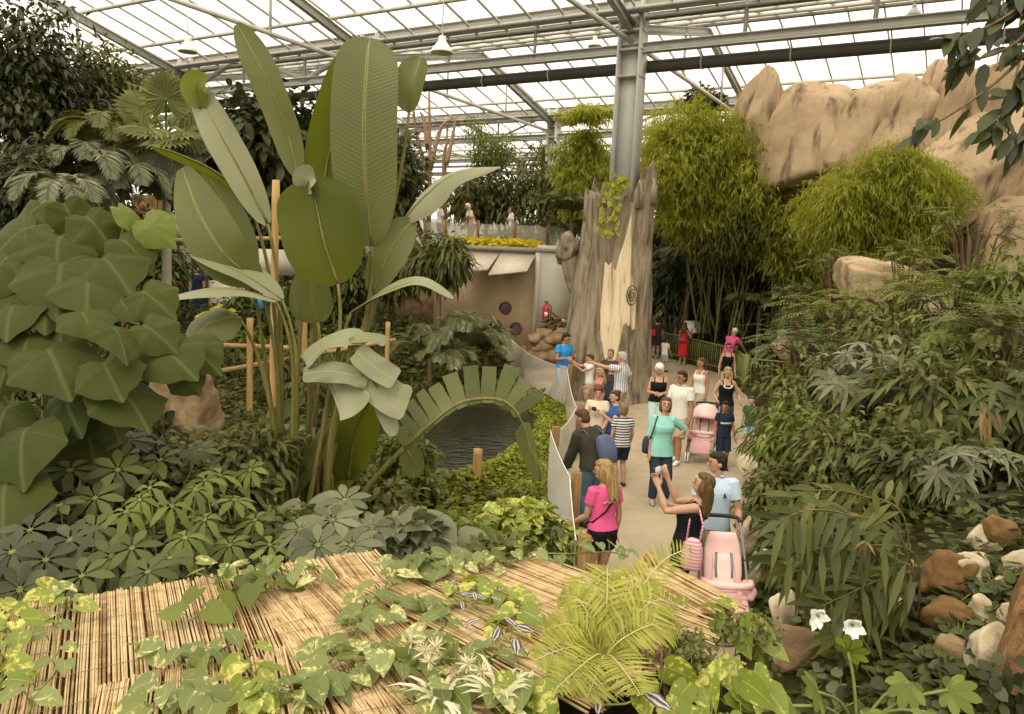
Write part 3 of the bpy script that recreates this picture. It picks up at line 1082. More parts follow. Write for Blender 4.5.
# grey drain pipe leaning beside it
g = G(); p0 = fe + V3(.22, -.2, -.72); tube(g, [p0, p0 + V3(.2, .15, .45), p0 + V3(.42, .15, .85)], .10, 10)
tag(g.build('drain_pipe', plain('grey plastic pipe', (.35, .35, .35), .5, .4), loc=p0), 'grey plastic pipe leaning beside the fire extinguisher', 'pipe')
# pile of roots
g = G()
r0 = at(562, 326, 26.8)
for q in range(22):
    a = r0 + RNG.normal(0, .25, 3) * V3(1.0, .6, .5); dd = nrm(RNG.normal(size=3) * V3(1, .5, .35)) * RNG.uniform(.25, .55)
    tube(g, spline([a - dd, a + V3(0, 0, .1), a + dd], 6), [.035] * 6, 6)
tag(g.build('root_tangle', BROWNSTEM, loc=(r0[0], r0[1], hz)), 'tangle of dry brown roots between the hut and the dead trunk', 'roots')
# retaining rocks in front of the hut
k = 0
for px, py, sx, sz in ((543, 346, .42, .28), (556, 338, .45, .24), (545, 334, .36, .2), (563, 350, .5, .3), (551, 355, .5, .26), (536, 338, .3, .2), (568, 334, .35, .22), (540, 357, .4, .24)):
    c_ = at(px, py, 25.2 + RNG.uniform(-.25, .25))
    g = G(); rock(g, c_, (sx, .38, sz), 60 + k, yawm(RNG.uniform(-.4, .4)), sub=3)
    lab = ('tan rock in the retaining pile below the fire extinguisher', 'flat tan rock topping the pile left of the man in blue', 'small rock wedged under the grey pipe', 'largest rock of the pile, nearest to the man in blue',
           'low rock at the foot of the retaining pile', 'small rock against the hut corner', 'rock at the right end of the pile against the trunk', 'lowest rock of the pile just above the net')[k]
    tag(g.build('rock', R_TAN, loc=(c_[0], c_[1], c_[2] - sz)), lab, 'rock', 'rocks of the retaining pile by the hut')
    k += 1
# gnarled burl on a stub at the trunk's left shoulder
g = G(); c_ = at(569, 249, 22.6); rock(g, c_, (.36, .36, .46), 91, None, rough=.22, sub=4)
tube(g, spline([c_ + V3(.05, 0, -.2), c_ + V3(.2, 0, -.9), c_ + V3(.75, 0, -1.9)], 8), [.28, .27, .26, .25, .25, .25, .25, .25], 10)
g.build('burl', BARK, tr)

# ---------------------------------------------------------------- raised walkway at the back
TZ = 4.25
g = G()
t0_, t1_ = at(395, 240, 33.0), at(572, 240, 31.5)
bar(g, V3(t0_[0] - 6, 36, TZ / 2 - .05), V3(t1_[0], 33.6, TZ / 2 - .05), 5.0, TZ - .1)
tag(g.build('terrace', R_TAN, smooth=False), kind='structure')
rail = thing('railing', (-2, 31.5, TZ), 'low mesh railing with wooden posts along the raised walkway at the back', 'railing')
NET2 = netmat('fine railing mesh', (.42, .38, .30), .07, .38)
rp = [at(px, 225, d) for px, d in ((425, 32.0), (446, 31.8), (478, 31.5), (515, 31.2), (548, 31.0), (575, 30.8))]
for q, p in enumerate(rp):
    g = G(); tube(g, [V3(p[0], p[1], TZ - .12), V3(p[0], p[1], TZ + .98)], .06, 7); g.build('post', POSTWOOD, rail)
g = G()
for a, b_ in zip(rp[:-1], rp[1:]):
    L_ = np.linalg.norm(b_[:2] - a[:2])
    g.add([V3(a[0], a[1], TZ), V3(b_[0], b_[1], TZ), V3(b_[0], b_[1], TZ + .85), V3(a[0], a[1], TZ + .85)], [[0, 1, 2, 3]], [(0, 0), (L_, 0), (L_, .85), (0, .85)])
g.build('netting', NET2, rail, smooth=False)

# ---------------------------------------------------------------- net fence along the path
NET = netmat('white knotted netting', (.64, .56, .45), .05, .36)
nf = [(0.80, 7.7, 1.02), (.88, 9.9, 1.08), (.74, 12.5, 1.12), (1.40, 15.6, .95), (1.52, 20.6, 1.10), (.33, 23.8, 1.05), (-.62, 26.1, 1.05)]
labs = ('short thick fence post beside the girl in hot pink', 'fence post under the hand of the man in the olive jacket', 'tall brown fence post where the net starts sagging by the pond', 'fence post hidden behind the woman in royal blue',
        'fence post at the corner beside the boy in white', 'fence post in the middle of the far net, below the hut', 'farthest fence post beside the feathery palm')
for (x, y, h), lb in zip(nf, labs):
    z = Tz(x - .1, y)
    g = G(); tube(g, [V3(x, y, z - .25), V3(x, y, z + h * .5), V3(x + .012, y, z + h), V3(x + .012, y, z + h + .012)], [.075, .07, .068, .05], 10)
    g.build('fence_post', POSTWOOD, loc=(x, y, z))
    tag(bpy.context.scene.objects[-1] if False else COL.objects[-1], lb, 'fence post', 'posts of the net fence')
nt_root = thing('net_fence', (.8, 10, 0), 'white knotted net strung along the left side of the path', 'net')
NETN = netmat('white knotted netting seen near', (.72, .68, .60), .05, .60)
CORD = plain('white cord', (.70, .67, .60), .8, .1)


def net_panel(a, b, sag, parent, hb=.05, n=16, lean_=0.0, drop=0.0):
    a, b = np.asarray(a, float), np.asarray(b, float)
    V, UVs = [], []
    L_ = np.linalg.norm((b - a)[:2])
    top = []
    for i_ in range(n + 1):
        t = i_ / n
        p = a + (b - a) * t
        zt = p[2] - sag * 4 * t * (1 - t)
        gz = Tz(p[0] - .25, p[1]) + hb if L_ > 1 else hb
        for q in range(5):
            z = gz + (zt - gz) * q / 4
            V.append((p[0] + lean_ * math.sin(PI * t) * (1 - q / 4), p[1], z)); UVs.append((t * L_, z))
        top.append((p[0], p[1], zt))
    i_ = np.arange(n)[:, None] * 5; j_ = np.arange(4)[None]
    F = np.stack([i_ + j_, i_ + 5 + j_, i_ + 6 + j_, i_ + 1 + j_], -1).reshape(-1, 4)
    g = G(); g.add(V, F, UVs); o = g.build('netting', NETN if a[1] < 14 else NET, parent, smooth=False)
    g = G(); tube(g, np.array(top), .008, 6); g.build('top_cord', CORD, o)


for (x0, y0, h0), (x1, y1, h1), sg in zip(nf[:-1], nf[1:], (.05, .05, .16, .14, .10, .08)):
    net_panel((x0 - .08, y0, Tz(x0 - .1, y0) + h0 - .05), (x1 - .08, y1, Tz(x1 - .1, y1) + h1 - .05), sg, nt_root, lean_=-.03)

# green bamboo fence at the far right of the path
GREENB = grained('green bamboo cane', [(.07, .08, .02), (.15, .16, .045), (.24, .24, .08)], (30, 30, 1.5), .004, .5)
bf = thing('bamboo_fence', (7.2, 24.8, 0), 'green bamboo cane fence at the far right side of the path', 'fence')
run = [V3(6.0, 35.0, 0), V3(6.9, 31.5, 0), V3(7.8, 27.8, 0), V3(7.35, 24.9, 0), V3(9.2, 23.9, 0), V3(11.2, 23.0, 0)]
kk_ = 0
for a, b in zip(run[:-1], run[1:]):
    L_ = np.linalg.norm(b - a)
    g = G()
    for z in (.22, 1.02): tube(g, [a + V3(0, 0, z), b + V3(0, 0, z)], .03, 7)
    g.build('rail', GREENB, bf)
    g = G()
    for q in np.arange(.15, L_, .16):
        p = a + (b - a) * q / L_
        tube(g, [p + V3(0, 0, .02), p + V3(0, 0, 1.0 + RNG.uniform(-.04, .04))], .017, 6)
    g.build('cane_panel', GREENB, bf)
for p in run[:5]:
    g = G(); tube(g, [p + V3(0, 0, -.1), p + V3(0, 0, 1.15)], .11 if p is run[3] else .07, 10); g.build('post', GREENB, bf)

# white tilted information board
q = at(697, 327, 32.5)
ib = thing('information_board', (q[0], 32.5, 0), 'white tilted information board on a post beside the woman in red', 'sign board')
g = G(); M = yawm(.5) @ rotm((1, 0, 0), .75)
V = [q + M @ V3(x, y, z) for z in (-.02, .02) for x, y in ((-.5, -.32), (.5, -.32), (.5, .32), (-.5, .32))]
g.add(V, BOXF); g.build('panel', WHITE, ib, smooth=False)
g = G()
for s in (-.35, .35):
    p = q + M @ V3(s, 0, -.02); tube(g, [V3(p[0], p[1], -.05), p], .035, 7)
g.build('leg', POSTWOOD, ib)

# ---------------------------------------------------------------- sandstone boulders, upper right
bl = [  # px, py, rx px, ry px, depth, seed, tilt deg, label
    (757, 130, 24, 46, 29.5, 201, 0, 'rounded sandstone boulder behind the bamboo at the left end of the rock crest'),
    (807, 138, 42, 54, 28.5, 202, 4, 'broad blocky sandstone boulder on the crest, second from the left'),
    (858, 138, 32, 62, 27.5, 203, 24, 'slanting sandstone slab in the middle of the crest'),
    (900, 136, 27, 64, 26.5, 204, 20, 'narrow slanting sandstone slab beside a dark cleft'),
    (938, 132, 29, 66, 26.0, 205, 16, 'tall sandstone boulder just left of the overhanging branch'),
    (1000, 124, 52, 60, 25.8, 206, 8, 'large sandstone boulder behind the overhanging leaves'),
    (968, 172, 40, 82, 24.5, 207, 42, 'huge smooth sandstone slab sloping down towards the bamboo'),
    (1022, 205, 40, 62, 25.0, 208, 30, 'dark stained sandstone boulder at the right edge under the branch'),
]
for px, py, rx, ry, d, sd, ti, lb in bl:
    c_ = at(px, py, d); k_ = d / FPX
    g = G(); M = rotm((0, 1, 0), math.radians(ti)) @ yawm(RNG.uniform(-.3, .3))
    rock(g, c_, (rx * k_ * 1.03, rx * k_ * 1.15 + .3, ry * k_ * 1.05), sd, M, 12, .04, 5, .84)
    tag(g.build('boulder', R_SAND, loc=(c_[0], c_[1], c_[2] - ry * k_)), lb, 'boulder', 'sandstone boulders on the rock crest')
bl2 = [(745, 215, 34, 50, 36, 221, 'tan rock face glimpsed behind the large bamboo clump'), (820, 225, 62, 62, 30.5, 222, 'broad sandstone rock face behind the smaller bamboo'), (925, 225, 58, 62, 26.5, 223, 'sandstone rock face below the sloping slab'),
       (880, 288, 40, 24, 19.0, 224, 'orange sandstone boulder above the feathery shrubs'), (1010, 260, 40, 60, 23.0, 225, 'sandstone boulder at the right edge behind the shrubs'), (815, 300, 46, 40, 33, 226, 'low shaded rock behind the bamboo fence'),
       (790, 349, 16, 10, 22.0, 227, 'small brown boulder beside the bamboo fence')]
for px, py, rx, ry, d, sd, lb in bl2:
    c_ = at(px, py, d); k_ = d / FPX
    g = G(); rock(g, c_, (rx * k_ * 1.15, rx * k_ * 1.0, ry * k_ * 1.15), sd, None, 12, .05, 5, .78)
    tag(g.build('boulder', R_SAND if d > 20 else R_TAN if d < 18 else R_SAND, loc=(c_[0], c_[1], c_[2] - ry * k_)), lb, 'boulder', 'sandstone boulders below the rock crest')
g = G()   # the fill below the boulders, a rocky bank
for q, (px, d, zt) in enumerate(((800, 36.5, 5.5), (870, 34.5, 6.0), (950, 31, 6.0), (1040, 28, 6.0))):
    c_ = at(px, 250, d); rock(g, V3(c_[0], d + 1.5, zt * .45), (3.6, 2.2, zt * .75), 240 + q, None, 16, .08, 5, .75)
tag(g.build('rock_bank', R_SAND), kind='structure')

# ---------------------------------------------------------------- stones on the right bank and along the path
st = [(805, 657, 27, 20, R_TAN, 'large tan stone at the foot of the ginger plant'), (782, 622, 10, 20, R_PALE, 'upright pale stone left of the white ginger flowers'),
      (775, 648, 10, 14, R_TAN, 'tan stone wedged left of the largest stone'),
      (970, 575, 21, 16, R_PALE, 'long pale stone above the brown stone on the right bank'), (950, 585, 22, 22, R_BROWN, 'dark brown stone below the long pale stone'),
      (948, 624, 21, 17, R_BROWN, 'orange brown stone in the middle of the right bank'), (985, 615, 14, 11, R_PALE, 'small pale stone right of the orange brown stone'),
      (992, 660, 20, 23, R_PALE, 'angular whitish stone beside the leaning tree trunk'), (950, 660, 16, 15, R_TAN, 'rounded tan stone below the orange brown stone'),
      (1018, 569, 13, 12, R_PALE, 'pale stone at the right picture edge'), (986, 543, 12, 15, R_PALE, 'pale stone touching a brown one under the grey leaves'), (1000, 541, 16, 14, R_BROWN, 'brown stone under the grey whorled leaves'),
      (999, 588, 8, 7, R_PALE, 'tiny pale stone in the moss of the right bank'), (903, 616, 8, 12, R_PALE, 'pale stone half hidden by round leaves'), (1012, 622, 9, 12, R_PALE, 'pale stone tucked behind the leaning trunk'),
      (752, 545, 15, 18, R_PALE, 'pale stone on the path edge right of the pink stroller'), (754, 476, 14, 10, R_PALE, 'pale stone on the path edge above the man in blue polo'), (764, 575, 12, 14, R_PALE, 'mossy pale stone below the stroller side'),
      (741, 510, 10, 12, R_PALE, 'small pale stone beside the man in blue polo'), (762, 452, 12, 9, R_PALE, 'pale stone at the bend of the path edge'), (748, 600, 10, 12, R_TAN, 'tan stone at the path edge beside the stroller wheels')]
for q, (px, py, rx, ry, mt, lb) in enumerate(st):
    c_ = on_ground(px, py + ry * .4); k_ = c_[1] / FPX
    c_ = c_ + V3(0, 0, ry * k_ * .85)
    g = G(); rock(g, c_, (rx * k_ * 1.30, max(rx, ry) * k_ * 1.0, ry * k_ * 1.30), 300 + q, yawm(RNG.uniform(-1, 1)) @ rotm((0, 1, 0), RNG.uniform(-.4, .4)), 10, .10, 4, .72)
    tag(g.build('stone', mt, loc=(c_[0], c_[1], c_[2] - ry * k_ * .8)), lb, 'stone', 'stones of the right bank')

# boulders on the left
for px, py, rx, ry, d, sd, mt, lb in ((186, 400, 29, 38, 15.0, 401, R_TAN, 'big tan boulder behind the large lobed leaves'), (152, 213, 17, 15, 27.0, 402, R_BROWN, 'round brown boulder above the left shelter'), (372 - 245, 408, 14, 18, 15.5, 403, R_TAN, 'pale boulder half hidden by the large lobed leaves')):
    c_ = at(px, py, d); k_ = d / FPX
    g = G(); rock(g, c_, (rx * k_ * 1.12, rx * k_, ry * k_ * 1.12), sd, None, 12, .09, 5, .8)
    tag(g.build('boulder', mt, loc=(c_[0], c_[1], c_[2] - ry * k_)), lb, 'boulder')

# left shelter: pale blocky walls with a dark opening
sh = thing('shelter', (at(170, 300, 27.5)[0], 27.5, 1.0), 'pale walled shelter with a dark curtain behind the banana like plant', 'shelter')
PW = plain('cream plaster', (.58, .53, .42), .85, .1, 0, .12, 1.0)
g = G(); a, b = at(152, 270, 28.5), at(187, 270, 28.0); bar(g, V3(a[0], a[1], 2.2), V3(b[0], b[1], 2.2), .5, 3.8); g.build('wall', PW, sh, smooth=False)
g = G(); a, b = at(206, 270, 28.6), at(262, 270, 28.2); bar(g, V3(a[0], a[1], 1.6), V3(b[0], b[1], 1.6), .4, 1.9); g.build('wall', PW, sh, smooth=False)
g = G(); a, b = at(236, 270, 29.0), at(300, 270, 29.0); bar(g, V3(a[0], a[1], 3.3), V3(b[0], b[1], 3.3), 1.2, .9); g.build('canopy', PW, sh, smooth=False)
g = G(); a, b = at(144, 232, 28.2), at(190, 236, 27.8); bar(g, V3(a[0], a[1], 4.25), V3(b[0], b[1], 4.25), 1.0, .35); g.build('roof', PW, sh, smooth=False)
g = G()
a, b = at(186, 270, 28.3), at(206, 270, 28.3)
for q in np.linspace(0, 1, 9):
    p = a + (b - a) * q; tube(g, [V3(p[0], p[1] + .04 * math.sin(q * 25), 1.0), V3(p[0], p[1] + .05 * math.sin(q * 30), 3.9)], .07, 6)
g.build('infill', plain('dark infill strips', (.09, .08, .07), .9, .1, 0, .5, 4), sh)  # dark hanging strips filling the gap between the two walls
g = G(); c_ = at(262, 302, 25.0); rock(g, c_, (.2, .2, .28), 411, None, 14, .1, 3); tag(g.build('bag', plain('bright blue plastic', (.05, .28, .42), .5, .3), loc=c_ - V3(0, 0, .28)), 'bright blue bundle behind the tall bamboo stake', 'bundle')

# bamboo stakes and rails by the pond
def stake(p0, p1, r, label, group=None, nodes=True):
    g = G(); P = spline([p0, p1], 14)
    tube(g, P, [r * (1.12 if (i_ % 3 == 0 and nodes) else 1.0) for i_ in range(14)], 9)
    return tag(g.build('bamboo_pole', BAMBOO, loc=p0), label, 'bamboo pole', group)


def gz(px, d): 
    p = at(px, 300, d); return V3(p[0], d, Tz(p[0], d) - .1)


p = at(276, 180, 12.2); stake(V3(p[0] - .02, 12.2, -.1), p, .055, 'tall upright bamboo stake beside the banana like plant')
p = at(250, 318, 17.0); stake(V3(p[0], 17.0, -.1), p, .07, 'shorter bamboo stake left of the tall one', nodes=False)
p = at(478, 449, 12.6); stake(V3(p[0], 12.6, -.5), p, .075, 'thick cut bamboo post standing at the near pond edge', nodes=False)
p = at(388, 322, 19.5); stake(V3(p[0], 19.5, -.2), p, .06, 'bamboo post behind the plant, left of the feathery palm', nodes=False)
p = at(306, 186, 18.5); stake(V3(p[0], 18.5, 0), at(309, 150, 18.5), .06, 'bamboo post behind the two tall left blades')
stake(at(150, 241, 18.0), at(292, 238, 19.0), .05, 'upper horizontal bamboo rail across the left clearing')
stake(at(20, 337, 17.0), at(290, 348, 17.5), .055, 'middle horizontal bamboo rail behind the boulder')
stake(at(215, 372, 17.3), at(395, 340, 20.0), .055, 'lower horizontal bamboo rail beyond the boulder')

# ---------------------------------------------------------------- people
SKIN = plain('tanned skin', (.46, .26, .165), .5, .35, 0, .06, 8)
SKIN_P = plain('fair skin', (.56, .35, .25), .5, .35, 0, .05, 8)
SKIN_D = plain('deep tanned skin', (.36, .18, .10), .5, .35, 0, .06, 8)
EYE = plain('dark eye', (.02, .014, .01), .2, .6)
LIP = plain('lips', (.38, .12, .10), .5, .3)


def hairmat(name, a, b, c):
    return grained(name, [a, b, c], (70, 70, 7), .012, .55, 1.0, .9)


H_BROWN = hairmat('brown hair', (.025, .013, .006), (.06, .032, .015), (.13, .075, .035))
H_DARK = hairmat('dark hair', (.008, .006, .005), (.022, .015, .010), (.05, .034, .022))
H_BLOND = hairmat('blond hair', (.16, .095, .03), (.34, .22, .085), (.55, .40, .19))
H_LIGHTB = hairmat('light brown hair', (.045, .025, .010), (.12, .07, .028), (.26, .16, .07))
H_WHITE = hairmat('white hair', (.50, .47, .40), (.68, .65, .57), (.82, .79, .72))
H_GREY = hairmat('grey hair', (.22, .20, .17), (.36, .33, .29), (.52, .49, .44))
H_RED = hairmat('auburn hair', (.05, .018, .007), (.13, .05, .02), (.24, .11, .045))


def cloth(name, col, **k):
    return plain(name, col, k.get('rough', .85), .12, 0, k.get('vary', .08), 9, .25)


def soften(o, voxel, it=3, fac=.5):
    m_ = o.modifiers.new('skin', 'REMESH')
    m_.mode = 'VOXEL'; m_.voxel_size = voxel; m_.use_smooth_shade = True
    if it:
        s_ = o.modifiers.new('relax', 'SMOOTH'); s_.iterations = it; s_.factor = fac
    return o


def capsule(g, P, r, n=12):
    """tapered limb with rounded ends"""
    P = np.asarray(P, float); r = np.asarray(r, float)
    d0, d1 = nrm(P[0] - P[1]), nrm(P[-1] - P[-2])
    Q = [P[0] + d0 * r[0] * .95, P[0] + d0 * r[0] * .7] + list(P) + [P[-1] + d1 * r[-1] * .7, P[-1] + d1 * r[-1] * .95]
    R_ = [r[0] * .25, r[0] * .72] + list(r) + [r[-1] * .72, r[-1] * .25]
    tube(g, np.array(Q), np.array(R_), n)


def ell_rings(g, rows, fn, n=20, p=2.3):
    """stack of super-elliptic rings (z, a, b, y, x) mapped through fn"""
    a = np.arange(n) / n * 2 * PI
    ca, sa = np.cos(a), np.sin(a)
    e = 2 / p
    R_ = []
    for row in rows:
        z, A_, B_ = row[:3]; y = row[3] if len(row) > 3 else 0; x = row[4] if len(row) > 4 else 0
        R_.append(np.stack([x + A_ * np.sign(ca) * np.abs(ca) ** e, y + B_ * np.sign(sa) * np.abs(sa) ** e, np.full(n, z)], -1))
    R_ = np.array(R_)
    sh = R_.shape
    rings(g, fn(R_.reshape(-1, 3)).reshape(sh))


def person(label, px=None, top=None, H=1.7, yaw=180, sex='f', zf=0.0, base=None, lean=0, side=0, twist=0,
           L=((-.18, .02, -1), (-.06, .16, -1)), R=((.18, .02, -1), (.06, .16, -1)), head=(0, 0), hair=('short', None), skin=None,
           topw=('tee', None), bottom=('trousers', None), shoes=None, feet=None, child=0.0, face=True, fat=1.0, vox=.009, cat='person', group=None, hands=True,
           hat=None, extras=None):
    skin = skin or SKIN
    if base is None:
        s = (top - hor(px)) / (CAMZ - zf - H)
        d = FPX / s
        p = at(px, top, d)
        base = V3(p[0], d, zf)
    else:
        base = np.asarray(base, float)
    yw = math.radians(yaw)
    RW = yawm(yw)
    female = sex == 'f'
    hs = 1 + .28 * child
    root = thing('person', base, label, cat, group)

    # spine bend
    la, sa_, tw = math.radians(lean), math.radians(side), math.radians(twist)
    zh = .53

    def S(P):
        P = np.atleast_2d(np.asarray(P, float)).copy()
        t = np.clip((P[:, 2] - zh) / .22, 0, 1)
        out_ = np.empty_like(P)
        nseg = 24
        for q in range(nseg + 1):
            m_ = np.round(t * nseg) == q
            if not m_.any(): continue
            f = q / nseg
            M = rotm((1, 0, 0), -la * f) @ rotm((0, 1, 0), sa_ * f) @ rotm((0, 0, 1), tw * f)
            out_[m_] = (P[m_] - V3(0, 0, zh)) @ M.T + V3(0, 0, zh)
        return out_

    MT = rotm((1, 0, 0), -la) @ rotm((0, 1, 0), sa_) @ rotm((0, 0, 1), tw)
    headM = rotm((0, 0, 1), math.radians(head[0])) @ rotm((1, 0, 0), math.radians(-head[1]))
    NECK = V3(0, 0, .865)

    def HD(P):
        P = np.atleast_2d(np.asarray(P, float))
        q = (P - NECK) * V3(hs, hs, hs) @ headM.T + NECK
        return (q - V3(0, 0, zh)) @ MT.T + V3(0, 0, zh) - V3(0, 0, .0) - V3(0, 0, (hs - 1) * .13 * 1.0) * 1.0

    def Wd(P):
        return base + (np.atleast_2d(P) * H) @ RW.T

    fz = fat
    if female:
        rows = [(.465, .050, .055, -.005), (.485, .083, .066, -.008), (.525, .098, .070, -.010), (.57, .086, .060, -.004), (.615, .070, .051, 0), (.66, .074, .054, .002),
                (.705, .084, .066, .012), (.735, .086, .066, .012), (.77, .086, .054, .002), (.80, .080, .045, -.004), (.822, .052, .038, -.006), (.842, .029, .031, -.006), (.885, .027, .029, .002)]
        shx, ar = .088, .86
    else:
        rows = [(.465, .050, .055, 0), (.485, .080, .062, -.002), (.525, .091, .066, -.004), (.57, .085, .060, 0), (.615, .080, .058, .002), (.66, .084, .060, .002),
                (.72, .096, .066, .004), (.76, .100, .064, .002), (.795, .094, .050, -.002), (.822, .062, .042, -.006), (.842, .035, .036, -.006), (.885, .032, .034, .002)]
        shx, ar = .102, 1.0
    if child: ar *= .85; shx *= .92
    rows = [(z, a_ * (fz if z < .8 else 1) * (1 - .06 * child), b_ * (fz if z < .78 else 1), y) for z, a_, b_, y in rows]

    g = G()
    ell_rings(g, rows, lambda P: Wd(S(P)))

    # head
    def ell(c, rx, ry, rz, fn=HD, nu=16, nv=10):
        gg = G(); ellipsoid(gg, c, rx, ry, rz, None, nu, nv)
        V = np.concatenate(gg.v)
        off = g.n
        g.v.append(Wd(fn(V))); g.uv.append(np.zeros((len(V), 2))); g.n += len(V)
        for f in gg.f: g.f.append(f + off)
    ell((0, .008, .938), .045, .056, .062)
    ell((0, .020, .900), .035, .038, .034)
    ell((0, .052, .893), .014, .012, .012)
    ell((0, .066, .922), .0085, .012, .013)
    for s in (-1, 1):
        ell((s * .046, .0, .924), .006, .012, .017)

    # arms
    def arm(s, spec):
        u, f = nrm(spec[0]), nrm(spec[1])
        sh = S(V3(s * shx, -.004, .797))[0]
        el = sh + u * .172
        wr = el + f * .148
        return sh, el, wr, u, f
    AR = {-1: arm(-1, L), 1: arm(1, R)}

    def armr(q): return np.array(q) * ar * (fz ** .5)
    for s in (-1, 1):
        sh, el, wr, u, f = AR[s]
        P = [sh - u * .004, sh + u * .05, sh + u * .12, el, el + f * .045, el + f * .10, wr]
        capsule(g, Wd(P), armr([.034, .032, .028, .0235, .0265, .021, .0165]) * H)
        if not hands: continue
        # hand: palm, four fingers, thumb
        ax = nrm(np.cross(f, V3(s, 0, .15)) if abs(f[0]) < .85 else np.cross(f, V3(0, 0, 1)))
        pn = nrm(np.cross(ax, f))                       # palm normal side
        hsz = 1.0 + .1 * child
        Pp = [wr, wr + f * .02, wr + f * .045, wr + f * .056]
        T_, NN, BB = f, ax, pn
        a_ = np.arange(10) / 10 * 2 * PI
        RR_ = []
        for p_, w_, t_ in zip(Pp, (.016, .021, .024, .022), (.013, .0125, .011, .009)):
            RR_.append(np.array([p_ + ax * w_ * math.cos(q) + pn * t_ * math.sin(q) for q in a_]))
        RR_ = np.array(RR_)
        rings(g, Wd(RR_.reshape(-1, 3)).reshape(RR_.shape))
        for q, ln in zip((-.0175, -.006, .006, .017), (.040, .046, .043, .034)):
            b0 = wr + f * .050 + ax * q
            k1 = b0 + f * ln * .5 + pn * ln * .10
            k2 = k1 + f * ln * .32 + pn * ln * .24
            k3 = k2 + f * ln * .12 + pn * ln * .24
            capsule(g, Wd([b0, k1, k2, k3]), np.array([.0062, .0058, .0052, .0045]) * H, 6)
        t0 = wr + f * .016 + ax * .016
        capsule(g, Wd([t0, t0 + ax * .018 + f * .016 + pn * .006, t0 + ax * .022 + f * .036 + pn * .012]), np.array([.0085, .0072, .0055]) * H, 6)

    # legs
    feet = feet or ((-.055, .0, 8), (.055, .0, -8))
    LG = {}
    for s, ft in ((-1, feet[0]), (1, feet[1])):
        hip = V3(s * .048, -.004, .505)
        ank = V3(ft[0], ft[1] - .01, .042 + (ft[3] if len(ft) > 3 else 0))
        v = ank - hip; dist = np.linalg.norm(v); a1, a2 = .245, .232
        if dist >= a1 + a2: kn = hip + v * a1 / (a1 + a2)
        else:
            c_ = (a1 * a1 + dist * dist - a2 * a2) / (2 * dist)
            hgt = math.sqrt(max(0, a1 * a1 - c_ * c_))
            kn = hip + v / dist * c_ + nrm(V3(0, 1, 0) - v / dist * np.dot(V3(0, 1, 0), v / dist)) * hgt
        fy = math.radians(ft[2])
        fd = V3(-math.sin(fy), math.cos(fy), 0)
        LG[s] = (hip, kn, ank, fd)
        lr = np.array([.056, .055, .045, .034, .033, .036, .030, .0205]) * (fz ** .5) * (1 - .1 * child)
        P = [hip + V3(0, 0, .01), hip * .8 + kn * .2, hip * .4 + kn * .6, kn, kn * .85 + ank * .15 - fd * .004, kn * .68 + ank * .32 - fd * .008, kn * .4 + ank * .6 - fd * .004, ank]
        capsule(g, Wd(P), lr * H)
        capsule(g, Wd([ank + V3(0, 0, -.018) - fd * .022, ank + V3(0, 0, -.02) + fd * .02, ank + V3(0, 0, -.026) + fd * .07, ank + V3(0, 0, -.030) + fd * .095]),
                np.array([.019, .021, .019, .012]) * H, 10)
    soften(g.build('body', skin, root), vox, 3)

    # face
    if face:
        for s in (-1, 1):
            ge = G(); ellipsoid(ge, (0, 0, 0), .0085, .005, .0048, None, 8, 6)
            ge.v = [Wd(HD(v + V3(s * .0185, .0600, .9345))) for v in ge.v]
            ge.build('eye', EYE, root)
        for s in (-1, 1):
            ge = G()
            tube(ge, Wd(HD(np.array([(s * .008, .0615, .948), (s * .019, .0605, .951), (s * .030, .0545, .947)]))), .0028 * H, 5)
            ge.build('eyebrow', hair[1] or H_BROWN, root)
        ge = G(); tube(ge, Wd(HD(np.array([(-.014, .0555, .9005), (0, .0590, .9015), (.014, .0555, .9005)]))), np.array([.002, .0040, .002]) * H, 6)
        ge.build('mouth', LIP, root)

    # hair
    hst, hm = hair
    if hst and hm:
        gg = G()

        def he(c, rx, ry, rz, M=None):
            g2 = G(); ellipsoid(g2, (0, 0, 0), rx, ry, rz, M, 14, 9)
            V = np.concatenate(g2.v) + V3(*c)
            off = gg.n
            gg.v.append(Wd(HD(V))); gg.uv.append(np.zeros((len(V), 2))); gg.n += len(V)
            for f in g2.f: gg.f.append(f + off)
        if hst == 'balding':
            he((0, -.012, .928), .0495, .053, .045)
        else:
            he((0, -.008, .950), .0505, .057, .059)
            he((0, -.020, .918), .046, .043, .048)
            he((0, .010, .980), .045, .050, .028)
        if hst in ('bob', 'long', 'wavy'):
            for s in (-1, 1):
                he((s * .043, -.002, .918), .016, .034, .058)
            he((0, -.028, .895), .050, .036, .050)
        if hst in ('puffy',):
            he((0, -.006, .958), .058, .064, .062); he((0, -.02, .925), .056, .052, .05)
        if hst in ('long', 'wavy'):
            wv = .008 if hst == 'wavy' else .003
            cols = []
            for q, xo in enumerate((-.036, -.012, .014, .036)):
                ph = q * 1.7
                pts = [(xo * 1.0, -.030, .93)] + [(xo * (1 + .25 * t) + wv * math.sin(t * 9 + ph), -.048 - .012 * t * (1 if abs(xo) < .02 else .5) + wv * math.cos(t * 8 + ph), .93 - .055 * (t + 1)) for t in (0, .8, 1.6, 2.4)]
                capsule(gg, Wd(HD(np.array(pts))), np.array([.026, .028, .027, .023, .012]) * H, 9)
        if hst == 'pony':
            he((0, -.062, .955), .020, .020, .020)
            capsule(gg, Wd(HD(np.array([(0, -.066, .955), (0, -.090, .93), (0, -.092, .89), (0, -.080, .85), (0, -.078, .82)]))), np.array([.014, .022, .022, .018, .008]) * H, 9)
        if hst == 'bun':
            he((0, -.052, .975), .026, .026, .026)
        soften(gg.build('hair', hm, root), min(.011, vox * 1.2), 2)

